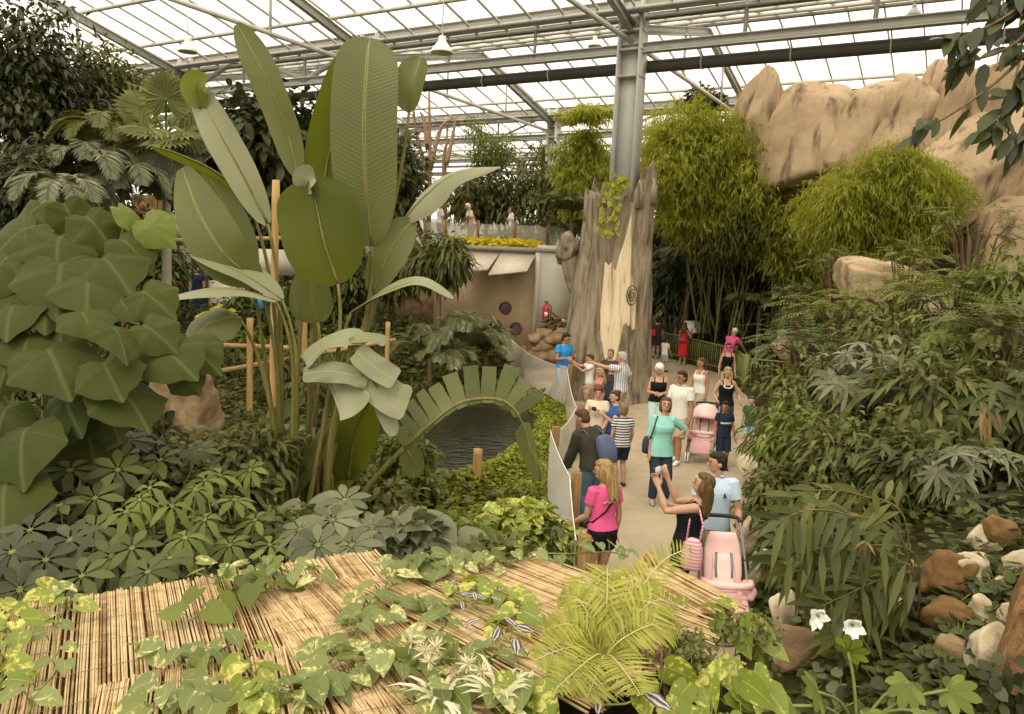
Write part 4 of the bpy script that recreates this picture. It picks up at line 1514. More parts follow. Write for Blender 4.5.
    if hat:
        gg = G()
        g2 = G(); ellipsoid(g2, (0, -.002, .962), .054, .062, .052, None, 18, 12)
        gg.v.append(Wd(HD(np.concatenate(g2.v)))); gg.f += g2.f; gg.uv.append(np.zeros((len(gg.v[0]), 2))); gg.n = len(gg.v[0])
        pts = []
        a_ = np.linspace(-1.15, 1.15, 12)
        inn = np.array([(.053 * math.sin(q), .055 * math.cos(q), .962) for q in a_])
        ou = np.array([(.062 * math.sin(q), .045 + .068 * math.cos(q), .955) for q in a_])
        V = np.concatenate([Wd(HD(inn)), Wd(HD(ou)), Wd(HD(inn + V3(0, 0, .006))), Wd(HD(ou + V3(0, 0, .006)))])
        F = []
        for q in range(11):
            F += [[q, q + 1, 13 + q, 12 + q], [24 + q, 36 + q, 37 + q, 25 + q], [12 + q, 13 + q, 37 + q, 36 + q]]
        gg.add(V, F)
        gg.build('cap', hat, root)

    # clothes
    def sleeve(gc, s, frac, off, flare=0.0):
        sh, el, wr, u, f = AR[s]
        pts, rr = [], []
        segs = [(0, .036), (.25, .035), (.5, .0315), (.75, .029), (1.0, .027), (1.3, .029), (1.7, .0235), (1.95, .020)]
        for q, r_ in segs:
            if q > frac: break
            p_ = sh + u * .172 * q if q <= 1 else el + f * .148 * (q - 1)
            pts.append(p_); rr.append(r_ * ar * fz ** .5 + off + flare * q / max(frac, .1))
        q = frac
        p_ = sh + u * .172 * q if q <= 1 else el + f * .148 * (q - 1)
        if np.linalg.norm(p_ - pts[-1]) > .01:
            pts.append(p_); rr.append(rr[-1] - .0005 + flare * .2)
        tube(gc, Wd(np.array([sh - u * .02] + pts)), np.array([.036 * ar + off] + rr) * H, 14)
        inn = S(V3(s * shx * .62, -.006, .812))[0]
        capsule(gc, Wd(np.array([inn, sh + V3(0, 0, .003)])), np.array([.026, .034 * ar + off + .002]) * H, 12)

    def trows(z0, z1, off, flare=0.0):
        zz = np.array([r[0] for r in rows])
        out_ = []
        for z in np.linspace(z0, z1, 12):
            a_ = np.interp(z, zz, [r[1] for r in rows]); b_ = np.interp(z, zz, [r[2] for r in rows]); y = np.interp(z, zz, [r[3] for r in rows])
            if z < .53: a_, b_ = max(a_, rows[2][1]), max(b_, rows[2][2])
            k_ = off + flare * np.clip((z1 - z) / (z1 - z0), 0, 1) ** 1.3
            e_ = 0 if z < .79 else (z - .79) * .2
            out_.append((z, a_ + k_ - e_, b_ + k_ - e_, y))
        return out_

    kind, tm = topw[0], topw[1]
    opt = topw[2] if len(topw) > 2 else {}
    if kind:
        gc = G()
        hem = opt.get('hem', .49 if not female else .51)
        off = opt.get('off', .011)
        neck = {'tank': .770, 'dress': .775, 'polo': .838, 'jacket': .85}.get(kind, .832)
        ell_rings(gc, trows(hem, neck, off, opt.get('flare', .004 if kind != 'tunic' else .022)), lambda P: Wd(S(P)))
        if kind in ('tank', 'dress'):
            for s in (-1, 1):
                tube(gc, Wd(S(np.array([(s * .052, .058, .745), (s * .055, .050, .785), (s * .056, .010, .826), (s * .054, -.035, .805), (s * .050, -.052, .760)]))), .0085 * H if vox < .0095 else .011 * H, 8)
        else:
            fr_ = opt.get('sleeve', {'tee': .55, 'polo': .6, 'jacket': 1.93, 'tunic': .95, 'shirt': .7}.get(kind, .55))
            for s in (-1, 1): sleeve(gc, s, fr_, .009 if kind != 'jacket' else .014, .004 if kind in ('tee', 'polo', 'shirt') else .002)
        if kind == 'dress':
            hem2 = opt.get('skirt', .25)
            ell_rings(gc, [(hem2, .125, .105, -.005), (.36, .118, .098, -.006), (.46, .112, .090, -.006), (.55, .095, .072, -.004), (.63, .078, .060, 0)], lambda P: Wd(P), p=2)
        nm = {'tank': 'tank_top', 'tee': 't_shirt', 'polo': 'polo_shirt', 'jacket': 'jacket', 'tunic': 'tunic', 'dress': 'dress', 'shirt': 'shirt'}[kind]
        so_ = soften(gc.build(nm, tm, root), vox, 2)
        if kind in ('polo', 'shirt'):
            gk = G()
            a_ = np.linspace(.5, 2 * PI - .5, 16) + PI / 2
            P = S(np.stack([.040 * np.cos(a_), .040 * np.sin(a_) - .002, np.full(16, .848)], -1))
            tube(gk, Wd(P), .0085 * H, 6)
            gk.build('collar', tm, so_)
    kind, bm_ = bottom[0], bottom[1]
    opt = bottom[2] if len(bottom) > 2 else {}
    if kind and kind != 'none':
        gc = G()
        off = .008
        ell_rings(gc, [(r[0], r[1] + off, r[2] + off, r[3]) for r in rows if r[0] <= .60] + [(.605, rows[4][1] + off, rows[4][2] + off, 0)], lambda P: Wd(S(P)))
        if kind == 'skirt':
            hem2 = opt.get('hem', .3)
            ell_rings(gc, [(hem2, .105, .09, -.005), (.42, .104, .086, -.006), (.52, .104, .078, -.008), (.60, .080, .060, 0)], lambda P: Wd(P), p=2)
        else:
            fr_ = {'shorts': opt.get('len', .75), 'trousers': 1.93, 'hotpants': .38, 'capri': 1.5}[kind]
            for s in (-1, 1):
                hip, kn, ank, fd = LG[s]
                pts, rr = [], []
                for q, r_ in ((0, .057), (.25, .056), (.6, .048), (1.0, .040), (1.3, .040), (1.6, .036), (1.93, .031)):
                    if q > fr_: break
                    pts.append(hip + (kn - hip) * q if q <= 1 else kn + (ank - kn) * (q - 1) - fd * .004); rr.append(r_ * fz ** .5 * (1 - .08 * child) + off + opt.get('wide', 0.0) * q)
                q = fr_
                pe = hip + (kn - hip) * q if q <= 1 else kn + (ank - kn) * (q - 1)
                if np.linalg.norm(pe - pts[-1]) > .01: pts.append(pe); rr.append(rr[-1] + .001)
                tube(gc, Wd(np.array(pts)), np.array(rr) * H, 14)
        nm = {'shorts': 'shorts', 'trousers': 'trousers', 'hotpants': 'shorts', 'capri': 'trousers', 'skirt': 'skirt'}[kind]
        soften(gc.build(nm, bm_, root), vox, 2)
    if shoes:
        for s in (-1, 1):
            hip, kn, ank, fd = LG[s]
            gs = G()
            capsule(gs, Wd([ank + V3(0, 0, -.014) - fd * .022, ank + V3(0, 0, -.012) + fd * .015, ank + V3(0, 0, -.024) + fd * .07, ank + V3(0, 0, -.028) + fd * .10]), np.array([.0235, .026, .0235, .016]) * H, 12)
            capsule(gs, Wd([ank + V3(0, 0, -.036) - fd * .03, ank + V3(0, 0, -.036) + fd * .105]), np.array([.006, .006]) * H, 8)
            soften(gs.build('shoe', shoes, root), vox, 1)
    info = dict(root=root, W=lambda P: Wd(P), S=S, HD=HD, AR=AR, base=base, RW=RW, H=H, LG=LG, trows=trows)
    return info


def strap(p, pts, r, mat, name='strap', parent=None):
    """a band over the torso, in the person's own frame"""
    g = G(); tube(g, p['W'](p['S'](np.array(pts))), r, 6)
    return g.build(name, mat, parent or p['root'])


def pack(p, c, size, mat, name, label, cat, straps=None, group=None, smat=None, rows=None):
    """soft bag hung on a person: rounded box in the person's frame"""
    g = G()
    sx, sy, sz = size
    rw = rows or [(-.5, .75, .7), (-.42, .95, .95), (-.1, 1, 1), (.2, .96, .92), (.42, .75, .7), (.5, .45, .4)]
    ell_rings(g, [(z * sz + c[2], sx / 2 * a, sy / 2 * b, c[1], c[0]) for z, a, b in rw], lambda P: p['W'](p['S'](P)), 18, 3.2)
    loc = p['W'](p['S'](V3(*c)))[0]
    r = thing(name, loc, label, cat, group)
    g.build('bag_body', mat, r)
    if straps:
        for q in straps:
            g2 = G(); tube(g2, p['W'](p['S'](np.array(q))), .011, 6); g2.build('strap', smat or mat, r)
    return r


BLACKC = cloth('black jersey', (.012, .012, .013))
NAVYC = cloth('navy jersey', (.022, .028, .05))
PINKT = cloth('hot pink jersey', (.70, .10, .26))
TEAL = cloth('turquoise jersey', (.27, .57, .50))
WHITEC = cloth('white cotton', (.69, .66, .59))
CREAM = cloth('cream cotton', (.66, .58, .42))
BLUET = cloth('bright blue cotton', (.035, .25, .62))
LTBLUE = cloth('pale blue pique', (.46, .57, .68))
DENIM = cloth('dark denim', (.035, .05, .075))
MIDDENIM = cloth('blue denim', (.07, .12, .17))
PALEDENIM = cloth('pale washed denim', (.38, .46, .55))
KHAKI = cloth('beige cotton', (.42, .34, .23))
OLIVEJ = cloth('dark olive jacket', (.045, .042, .030))
REDC = cloth('red cotton', (.58, .035, .03))
AQUA = cloth('pale aqua cotton', (.50, .64, .62))
ROYAL = cloth('royal blue cotton', (.05, .10, .30))
SALMON = cloth('salmon pink cotton', (.66, .22, .22))
DKGREY = cloth('charcoal cotton', (.05, .045, .045))
BROWNC = cloth('dark brown cotton', (.07, .05, .04))
GREENC = cloth('dark green cotton', (.06, .10, .05))
SHOEW = plain('white shoe', (.72, .70, .66), .6, .3)
SHOET = plain('tan shoe', (.42, .30, .19), .6, .3)
SHOED = plain('dark shoe', (.03, .028, .026), .6, .3)
STRIPE = striped('navy and white stripes', (.70, .68, .64), (.035, .04, .07), .045, axis='Z')
CHECK = striped('fine grey checked cotton', (.62, .61, .58), (.30, .31, .34), .05, axis='X')
PLAID = striped('beige plaid', (.44, .37, .27), (.30, .25, .18), .07, axis='X')
PINKBAG = striped('pink and white striped bag', (.66, .20, .30), (.62, .50, .48), .035, axis='Z')
BACKPACK = cloth('slate blue nylon', (.10, .115, .20))
BLK = plain('black plastic', (.02, .02, .02), .5, .4)
SILV = plain('silver camera body', (.42, .42, .42), .35, .5)


def camera_at(c, yaw, label, mat, s=1.0):
    r = thing('compact_camera', c, label, 'camera')
    M = yawm(math.radians(yaw))
    g = G(); box(g, c, .105 * s, .035 * s, .065 * s, math.radians(yaw)); g.build('camera_body', mat, r, smooth=False)
    g = G(); tube(g, [c + M @ V3(0, .015, 0) * s, c + M @ V3(0, .045, 0) * s], .024 * s, 12); g.build('lens', BLK, r)
    return r


# -- the near group
p = person('girl in hot pink t-shirt and black shorts at the net fence', 606, 463, 1.64, 28, 'f', L=((-.12, .2, -1), (-.12, .75, -.5)), R=((.22, -.02, -1), (.02, .22, -1)),
           head=(42, 6), hair=('wavy', H_BLOND), topw=('tee', PINKT, {'hem': .545}), bottom=('hotpants', BLACKC), vox=.0075, skin=SKIN, shoes=SHOEW)
strap(p, [(-.085, .06, .57), (-.09, -.02, .60), (-.03, -.074, .68), (.04, -.070, .76), (.062, -.02, .835), (.05, .05, .79)], .010, BLACKC, 'bag_strap')
g = G(); P = p['W'](p['S'](np.array([(x, -.0785 - .004 * math.cos(x * 30), .742 + .006 * math.sin(x * 160)) for x in np.linspace(-.055, .055, 22)])))
tube(g, P, .0095, 5); g.build('shirt_print', plain('olive print', (.38, .30, .10), .8, .1), p['root'], label='wavy olive print across the back of the shirt')

p = person('woman in black tank top holding up a camera beside the pink stroller', 691, 473, 1.66, 62, 'f', lean=-12, L=((-.18, .80, -.20), (.22, .45, .88)), R=((.10, .92, -.18), (-.12, .40, .9)),
           head=(12, -4), fat=1.14, hair=('wavy', H_LIGHTB), topw=('tank', BLACKC), bottom=('trousers', BLACKC), vox=.0075, shoes=SHOED)
hand = p['W'](np.array([p['AR'][-1][2], p['AR'][1][2]])).mean(0)
camera_at(hand + np.array(p['RW'] @ V3(0, .06, .13)), 62, 'silver compact camera held up by the woman in black', SILV, 1.15)
pack(p, (-.125, -.075, .52), (.08, .13, .20), PINKBAG, 'shoulder_bag', 'pink and white striped bag hanging from the shoulder of the woman in black', 'bag',
     straps=[[(-.12, -.11, .60), (-.10, -.09, .72), (-.085, -.02, .825), (-.10, .0, .74), (-.12, -.03, .60)]])

p = person('man in pale blue polo shirt pushing the near pink stroller', 719, 455, 1.69, 168, 'm', L=((-.26, .10, -.95), (-.02, .75, -.62)), R=((.2, .10, -1), (-.1, .7, -.7)),
           head=(-72, 2), hair=('short', H_DARK), topw=('polo', LTBLUE), bottom=('shorts', PLAID), vox=.0075, shoes=SHOEW)
poloman = p
# rider emblem on the chest
g = G()
cP = V3(-.052, .086, .735)
P = lambda x, z: p['W'](p['S'](V3(cP[0] + x, cP[1] - abs(x) * .1, cP[2] + z)))[0]
tube(g, [P(-.006, -.012), P(-.002, 0), P(.004, .014)], [.006, .014, .007], 6)
tube(g, [P(-.014, -.014), P(-.006, -.004)], [.003, .006], 5)
tube(g, [P(.008, -.016), P(.004, -.004)], [.003, .006], 5)
tube(g, [P(.004, .012), P(-.010, .020)], [.004, .002], 5)
g.build('emblem', plain('navy embroidery', (.02, .025, .06), .8, .1), p['root'], label='small navy rider emblem on the chest')

p = person('woman in a loose turquoise top and dark jeans, hand on hip', 664, 398, 1.70, 188, 'f', side=-3, R=((.22, .02, -1), (.05, .28, -.9)), L=((-.80, -.20, -.58), (.62, .42, -.30)),
           head=(-12, -8), hair=('bob', H_BROWN), topw=('tunic', TEAL, {'hem': .46, 'sleeve': .98}), bottom=('trousers', DENIM), shoes=SHOET, vox=.008, feet=((-.075, .02, 20), (.055, .02, -12)))
pack(p, (.135, -.01, .55), (.07, .10, .15), DENIM, 'shoulder_bag', 'dark shoulder bag at the side of the woman in turquoise', 'bag', straps=[[(.12, .02, .60), (.105, .055, .70), (.075, .03, .825), (.075, -.03, .80), (.12, -.04, .62)]])

p = person('older woman with white hair and black top, arms crossed', 660, 364, 1.66, 172, 'f', R=((.22, .15, -.95), (-.75, .62, -.02)), L=((-.22, .15, -.95), (.75, .62, -.05)),
           head=(-30, 6), hair=('puffy', H_WHITE), topw=('tank', BLACKC), bottom=('trousers', AQUA), shoes=SHOEW, fat=1.12)

p = person('man in white polo shirt and beige shorts with white sneakers', 683, 371, 1.79, 138, 'm', R=((.16, .12, -1), (-.05, .35, -.95)), L=((-.2, .05, -1), (-.05, .3, -1)),
           head=(-18, 4), hair=('short', H_DARK), topw=('polo', WHITEC), bottom=('shorts', KHAKI, {'len': .92, 'wide': .006}), shoes=SHOEW, feet=((-.05, .08, 8), (.06, -.07, -8)), skin=SKIN_D)

p = person('woman in white tank top with dark ponytail and beige shorts', 702, 358, 1.67, 128, 'f', R=((.2, .25, -.95), (-.1, .72, -.55)), L=((-.2, -.05, -1), (-.04, .2, -1)),
           head=(-12, 4), hair=('pony', H_BROWN), topw=('tank', WHITEC), bottom=('shorts', KHAKI, {'len': .7, 'wide': .004}), shoes=SHOET, feet=((-.05, .1, 0), (.05, -.06, -8)), skin=SKIN_D)
c = p['W'](p['AR'][1][2] + V3(0, .06, .01))[0]
r = thing('smartphone', c, 'pale blue phone in the hand of the woman in white tank top', 'phone')
g = G(); box(g, c + V3(0, -.03, 0), .13, .03, .07, .5); g.build('phone_body', plain('pale blue plastic', (.30, .50, .62), .4, .4), r, smooth=False)
g = G(); box(g, c + V3(-.008, -.048, 0), .10, .004, .055, .5); g.build('screen', plain('dark screen', (.03, .05, .06), .15, .6), r, smooth=False)

p = person('boy in navy t-shirt with a pale band, in front of the far stroller', 726, 402, 1.30, 186, 'm', L=((-.25, .05, -1), (-.05, .4, -.9)), R=((.22, .0, -1), (.0, .3, -1)), head=(-35, 4),
           hair=('short', H_DARK), topw=('tee', NAVYC), bottom=('shorts', NAVYC, {'len': .95, 'wide': .01}), shoes=SHOED, child=.55, skin=SKIN_D)
g = G(); rw = p['trows'](.685, .71, .0165, 0)
n_ = 12; a_ = np.linspace(.75, PI - .75, n_)
V = []
for z_, A_, B_, y_ in (rw[0], rw[-1]):
    for q in a_:
        V.append((A_ * np.sign(np.cos(q)) * abs(np.cos(q)) ** (2 / 2.3), y_ + B_ * np.sin(q) ** (2 / 2.3), z_))
V = p['W'](p['S'](np.array(V)))
g.add(V, [[q, q + 1, n_ + q + 1, n_ + q] for q in range(n_ - 1)]); g.build('shirt_print', WHITEC, p['root'], label='pale lettering band across the chest')

p = person('woman in black top with dark hair and sunglasses behind the blond woman', 729, 343, 1.66, 176, 'f', R=((.25, .0, -1), (.05, .2, -1)), L=((-.25, 0, -1), (-.05, .2, -1)), hair=('short', H_DARK), topw=('tank', BLACKC),
           bottom=('shorts', KHAKI), shoes=SHOET, skin=SKIN)
g = G()
for s in (-1, 1): 
    g2 = G(); ellipsoid(g2, (s * .021, .060, .935), .018, .007, .012, None, 10, 6); V = np.concatenate(g2.v); off = g.n
    g.v.append(p['W'](p['HD'](V))); g.uv.append(np.zeros((len(V), 2))); g.n += len(V); g.f += [f + off for f in g2.f]
tube(g, p['W'](p['HD'](np.array([(-.05, .0, .94), (-.045, .045, .94), (0, .066, .94), (.045, .045, .94), (.05, .0, .94)]))), .006, 5)
g.build('sunglasses', BLK, p['root'])

p = person('blond woman in black top with white neckline pushing the far stroller', 728, 367, 1.67, 180, 'f', R=((.42, .10, -.9), (-.1, .85, -.35)), L=((-.42, .10, -.9), (.1, .85, -.35)), head=(8, 5), hair=('pony', H_BLOND),
           topw=('tank', BLACKC), bottom=('trousers', DKGREY), shoes=SHOET, fat=1.05)
strap(p, [(-.055, .070, .775), (-.04, .078, .745), (0, .082, .735), (.04, .078, .745), (.055, .070, .775)], .02, WHITEC, 'neckline_trim')

p = person('person in pink shirt and white cap leaning over the bamboo fence', base=(7.32, 27.0, 0), H=1.84, yaw=-52, sex='m', lean=22, R=((.2, .7, -.7), (0, .7, -.7)), L=((-.1, .8, -.6), (0, .6, -.8)), hair=('balding', H_GREY), topw=('polo', PINKT), bottom=('trousers', KHAKI),
           shoes=SHOEW, hat=WHITEC, vox=.011, face=False)

# -- far group by the information board
p = person('woman in a red dress with long brown hair by the information board', 685, 322, 1.66, -35, 'f', R=((.3, .3, -.8), (-.2, .5, .8)), L=((-.2, .2, -1), (0, .4, -.9)), hair=('long', H_BROWN), topw=('dress', REDC, {'skirt': .22}), bottom=('none', None), shoes=SHOET, vox=.011, face=False)
pack(p, (.03, -.11, .60), (.12, .07, .12), plain('pink print nylon', (.40, .08, .12), .8, .1, 0, .6, 30), 'bag', 'small pink patterned bag on the back of the woman in red', 'bag')
p = person('person in dark brown clothes standing left of the woman in red', 681, 316, 1.70, -20, 'f', R=((.3, .5, -.7), (-.2, .8, .4)), hair=('long', H_BROWN), topw=('tee', BROWNC), bottom=('trousers', BROWNC), shoes=SHOED, vox=.012, face=False)
p = person('child in white t-shirt and grey shorts beside the bamboo fence', 666, 337, 1.25, -50, 'm', R=((.2, .3, -1), (0, .5, -.8)), hair=('short', H_DARK), topw=('tee', WHITEC), bottom=('shorts', PALEDENIM), shoes=SHOED, child=.5, vox=.012, face=False)
p = person('dark haired person in black top behind the dead trunk', 658, 317, 1.70, -10, 'm', R=((.25, .2, -1), (.0, .6, -.7)), hair=('short', H_DARK), topw=('tee', DKGREY), bottom=('shorts', DKGREY), shoes=SHOED, vox=.012, face=False)
pack(p, (-.07, -.11, .63), (.10, .09, .16), REDC, 'backpack', 'red backpack worn by the person behind the dead trunk', 'backpack')
person('person in red shirt half hidden by the dead trunk', 650, 315, 1.68, 30, 'f', hair=('short', H_LIGHTB), topw=('tee', REDC), bottom=('shorts', REDC), shoes=SHOED, vox=.012, face=False)

# -- group at the net fence
p = person('man in bright blue t-shirt behind the net fence', base=(1.38, 21.2, 0), H=1.88, yaw=-140, sex='m', L=((-.28, .1, -.9), (.55, .75, .25)), R=((.3, .15, -.9), (-.45, .8, .15)), head=(18, 16), hair=('short', H_DARK), topw=('tee', BLUET),
           bottom=('trousers', PALEDENIM), shoes=SHOED, skin=SKIN_D)
person('boy in white t-shirt reaching out over the net with a camera', 591, 354, 1.48, 95, 'm', L=((-.1, .75, -.4), (-.1, .75, .55)), R=((.15, .85, -.1), (.0, .8, .5)), head=(0, 8), hair=('short', H_BROWN), topw=('tee', WHITEC), bottom=('shorts', KHAKI), shoes=SHOED, child=.35)
person('blond girl in pink top looking over the net', 601, 368, 1.30, 115, 'f', R=((.2, .5, -.8), (-.2, .9, -.1)), L=((-.2, .5, -.8), (.1, .9, 0)), head=(0, 8), hair=('long', H_BLOND), topw=('tank', SALMON), bottom=('shorts', SALMON), shoes=SHOET, child=.5)
p = person('older man with grey hair and checked shirt pointing over the pond', 623, 352, 1.78, 58, 'm', L=((-.35, .9, .05), (-.2, .95, .22)), R=((.3, -.3, -.85), (-.1, .5, -.8)), head=(25, 4), hair=('short', H_GREY), topw=('shirt', CHECK), bottom=('trousers', KHAKI), shoes=SHOED, face=False, fat=1.1)
person('woman with hair pinned up behind the grey haired man', 611, 349, 1.66, 150, 'f', hair=('bun', H_LIGHTB), topw=('tee', BROWNC), bottom=('trousers', DENIM), shoes=SHOED, L=((-.3, .3, -.8), (.2, .9, .1)), R=((.65, -.15, -.6), (-.2, .5, -.8)))
person('woman with short auburn hair and cream blouse looking down', 599, 386, 1.60, 172, 'f', head=(0, 12), hair=('puffy', H_RED), topw=('tee', CREAM), bottom=('trousers', KHAKI), shoes=SHOET, R=((.2, .2, -1), (-.3, .7, -.5)), L=((-.2, .2, -1), (.3, .7, -.5)), skin=SKIN_P)
p = person('woman in royal blue top aiming a small camera', 616, 391, 1.54, 112, 'f', L=((-.25, .55, -.75), (.15, .75, .55)), R=((.25, .55, -.75), (-.15, .75, .55)), head=(0, 5), hair=('bun', H_BROWN), topw=('tee', ROYAL), bottom=('trousers', DENIM), shoes=SHOET, skin=SKIN_P)
hand = p['W'](np.array([p['AR'][-1][2], p['AR'][1][2]])).mean(0)
camera_at(hand + p['RW'] @ V3(0, .08, .07), 112, 'black compact camera in the hands of the woman in royal blue', BLK)
person('child in navy and white striped t-shirt seen from behind', 624, 404, 1.43, 15, 'm', hair=('short', H_LIGHTB), topw=('tee', STRIPE), bottom=('shorts', NAVYC), shoes=SHOED, child=.4, face=False, R=((.25, .1, -1), (0, .4, -.9)))
p = person('man in dark olive jacket with a blue backpack leaning on the fence', 596, 410, 1.70, 38, 'm', lean=14, side=-6, L=((-.04, .36, -.98), (.06, .45, -.85)), R=((.35, .05, -.9), (.15, .55, -.85)), head=(15, 8), hair=('short', H_BROWN), topw=('jacket', OLIVEJ, {'hem': .50, 'off': .018}),
           bottom=('trousers', MIDDENIM), shoes=SHOED, vox=.008, face=False, fat=1.14)
pack(p, (.055, -.125, .665), (.17, .12, .20), BACKPACK, 'backpack', 'slate blue backpack on the man in the olive jacket', 'backpack', straps=[[(-.03, -.08, .74), (-.075, -.05, .835), (-.08, .03, .82), (-.075, .07, .74)], [(.11, -.10, .74), (.095, -.03, .83), (.09, .05, .80), (.105, .03, .68)]])
person('small child in red and white top in front of the man in olive jacket', 589, 444, 1.08, 60, 'f', hair=('short', H_BROWN), topw=('tee', striped('red and white check', (.70, .66, .62), (.58, .03, .06), .09, axis='Z')), bottom=('trousers', DENIM), shoes=SHOED, child=.7, face=False)
person('child in green top and denim shorts half hidden by the shrubs', base=(4.95, 16.2, 0), H=1.18, yaw=160, sex='m', hair=('short', H_BROWN), topw=('tee', GREENC), bottom=('shorts', PALEDENIM), shoes=SHOED, child=.6, face=False)

# -- visitors on the raised walkway and by the left shelter
for px, H_, yw_, lb, hr, tp, bt, ln in ((440, 1.72, -60, 'person in white shirt at the left end of the raised walkway', ('short', H_BROWN), WHITEC, PALEDENIM, 0),
                                        (472, 1.76, 120, 'white haired person in cream shirt bending over the raised walkway railing', ('short', H_WHITE), CREAM, KHAKI, 18),
                                        (511, 1.70, 100, 'dark haired person in white top and jeans at the right end of the raised walkway', ('long', H_DARK), WHITEC, MIDDENIM, 0)):
    q = at(px, 230, 32.6)
    person(lb, base=(q[0], 32.6, TZ - .05), H=H_, yaw=yw_, sex='f', hair=hr, topw=('shirt', tp), bottom=('trousers', bt), shoes=SHOED, lean=ln, vox=.014, face=False)
for px, lb, hr, tp, d_ in ((184, 'person in dull red top in the shade of the left shelter', ('short', H_BROWN), cloth('dull red cotton', (.25, .08, .07)), 27.5), (197, 'person in navy top in the shade of the left shelter', ('short', H_DARK), NAVYC, 27.0)):
    q = at(px, 290, d_)
    person(lb, base=(q[0], d_, Tz(q[0], d_)), H=1.62, yaw=200, sex='m', hair=hr, topw=('tee', tp), bottom=('trousers', DENIM), shoes=SHOED, vox=.014, face=False)


# ---------------------------------------------------------------- strollers
PINKPAD = plain('pale pink padding', (.80, .53, .50), .85, .15, 0, .08, 7, .3)
PINKD = plain('pink padding edge', (.74, .43, .43), .85, .15, 0, .06, 7)
TYRE = plain('dark rubber', (.03, .03, .03), .7, .3)
GREYF = plain('grey frame tube', (.22, .22, .22), .45, .5)


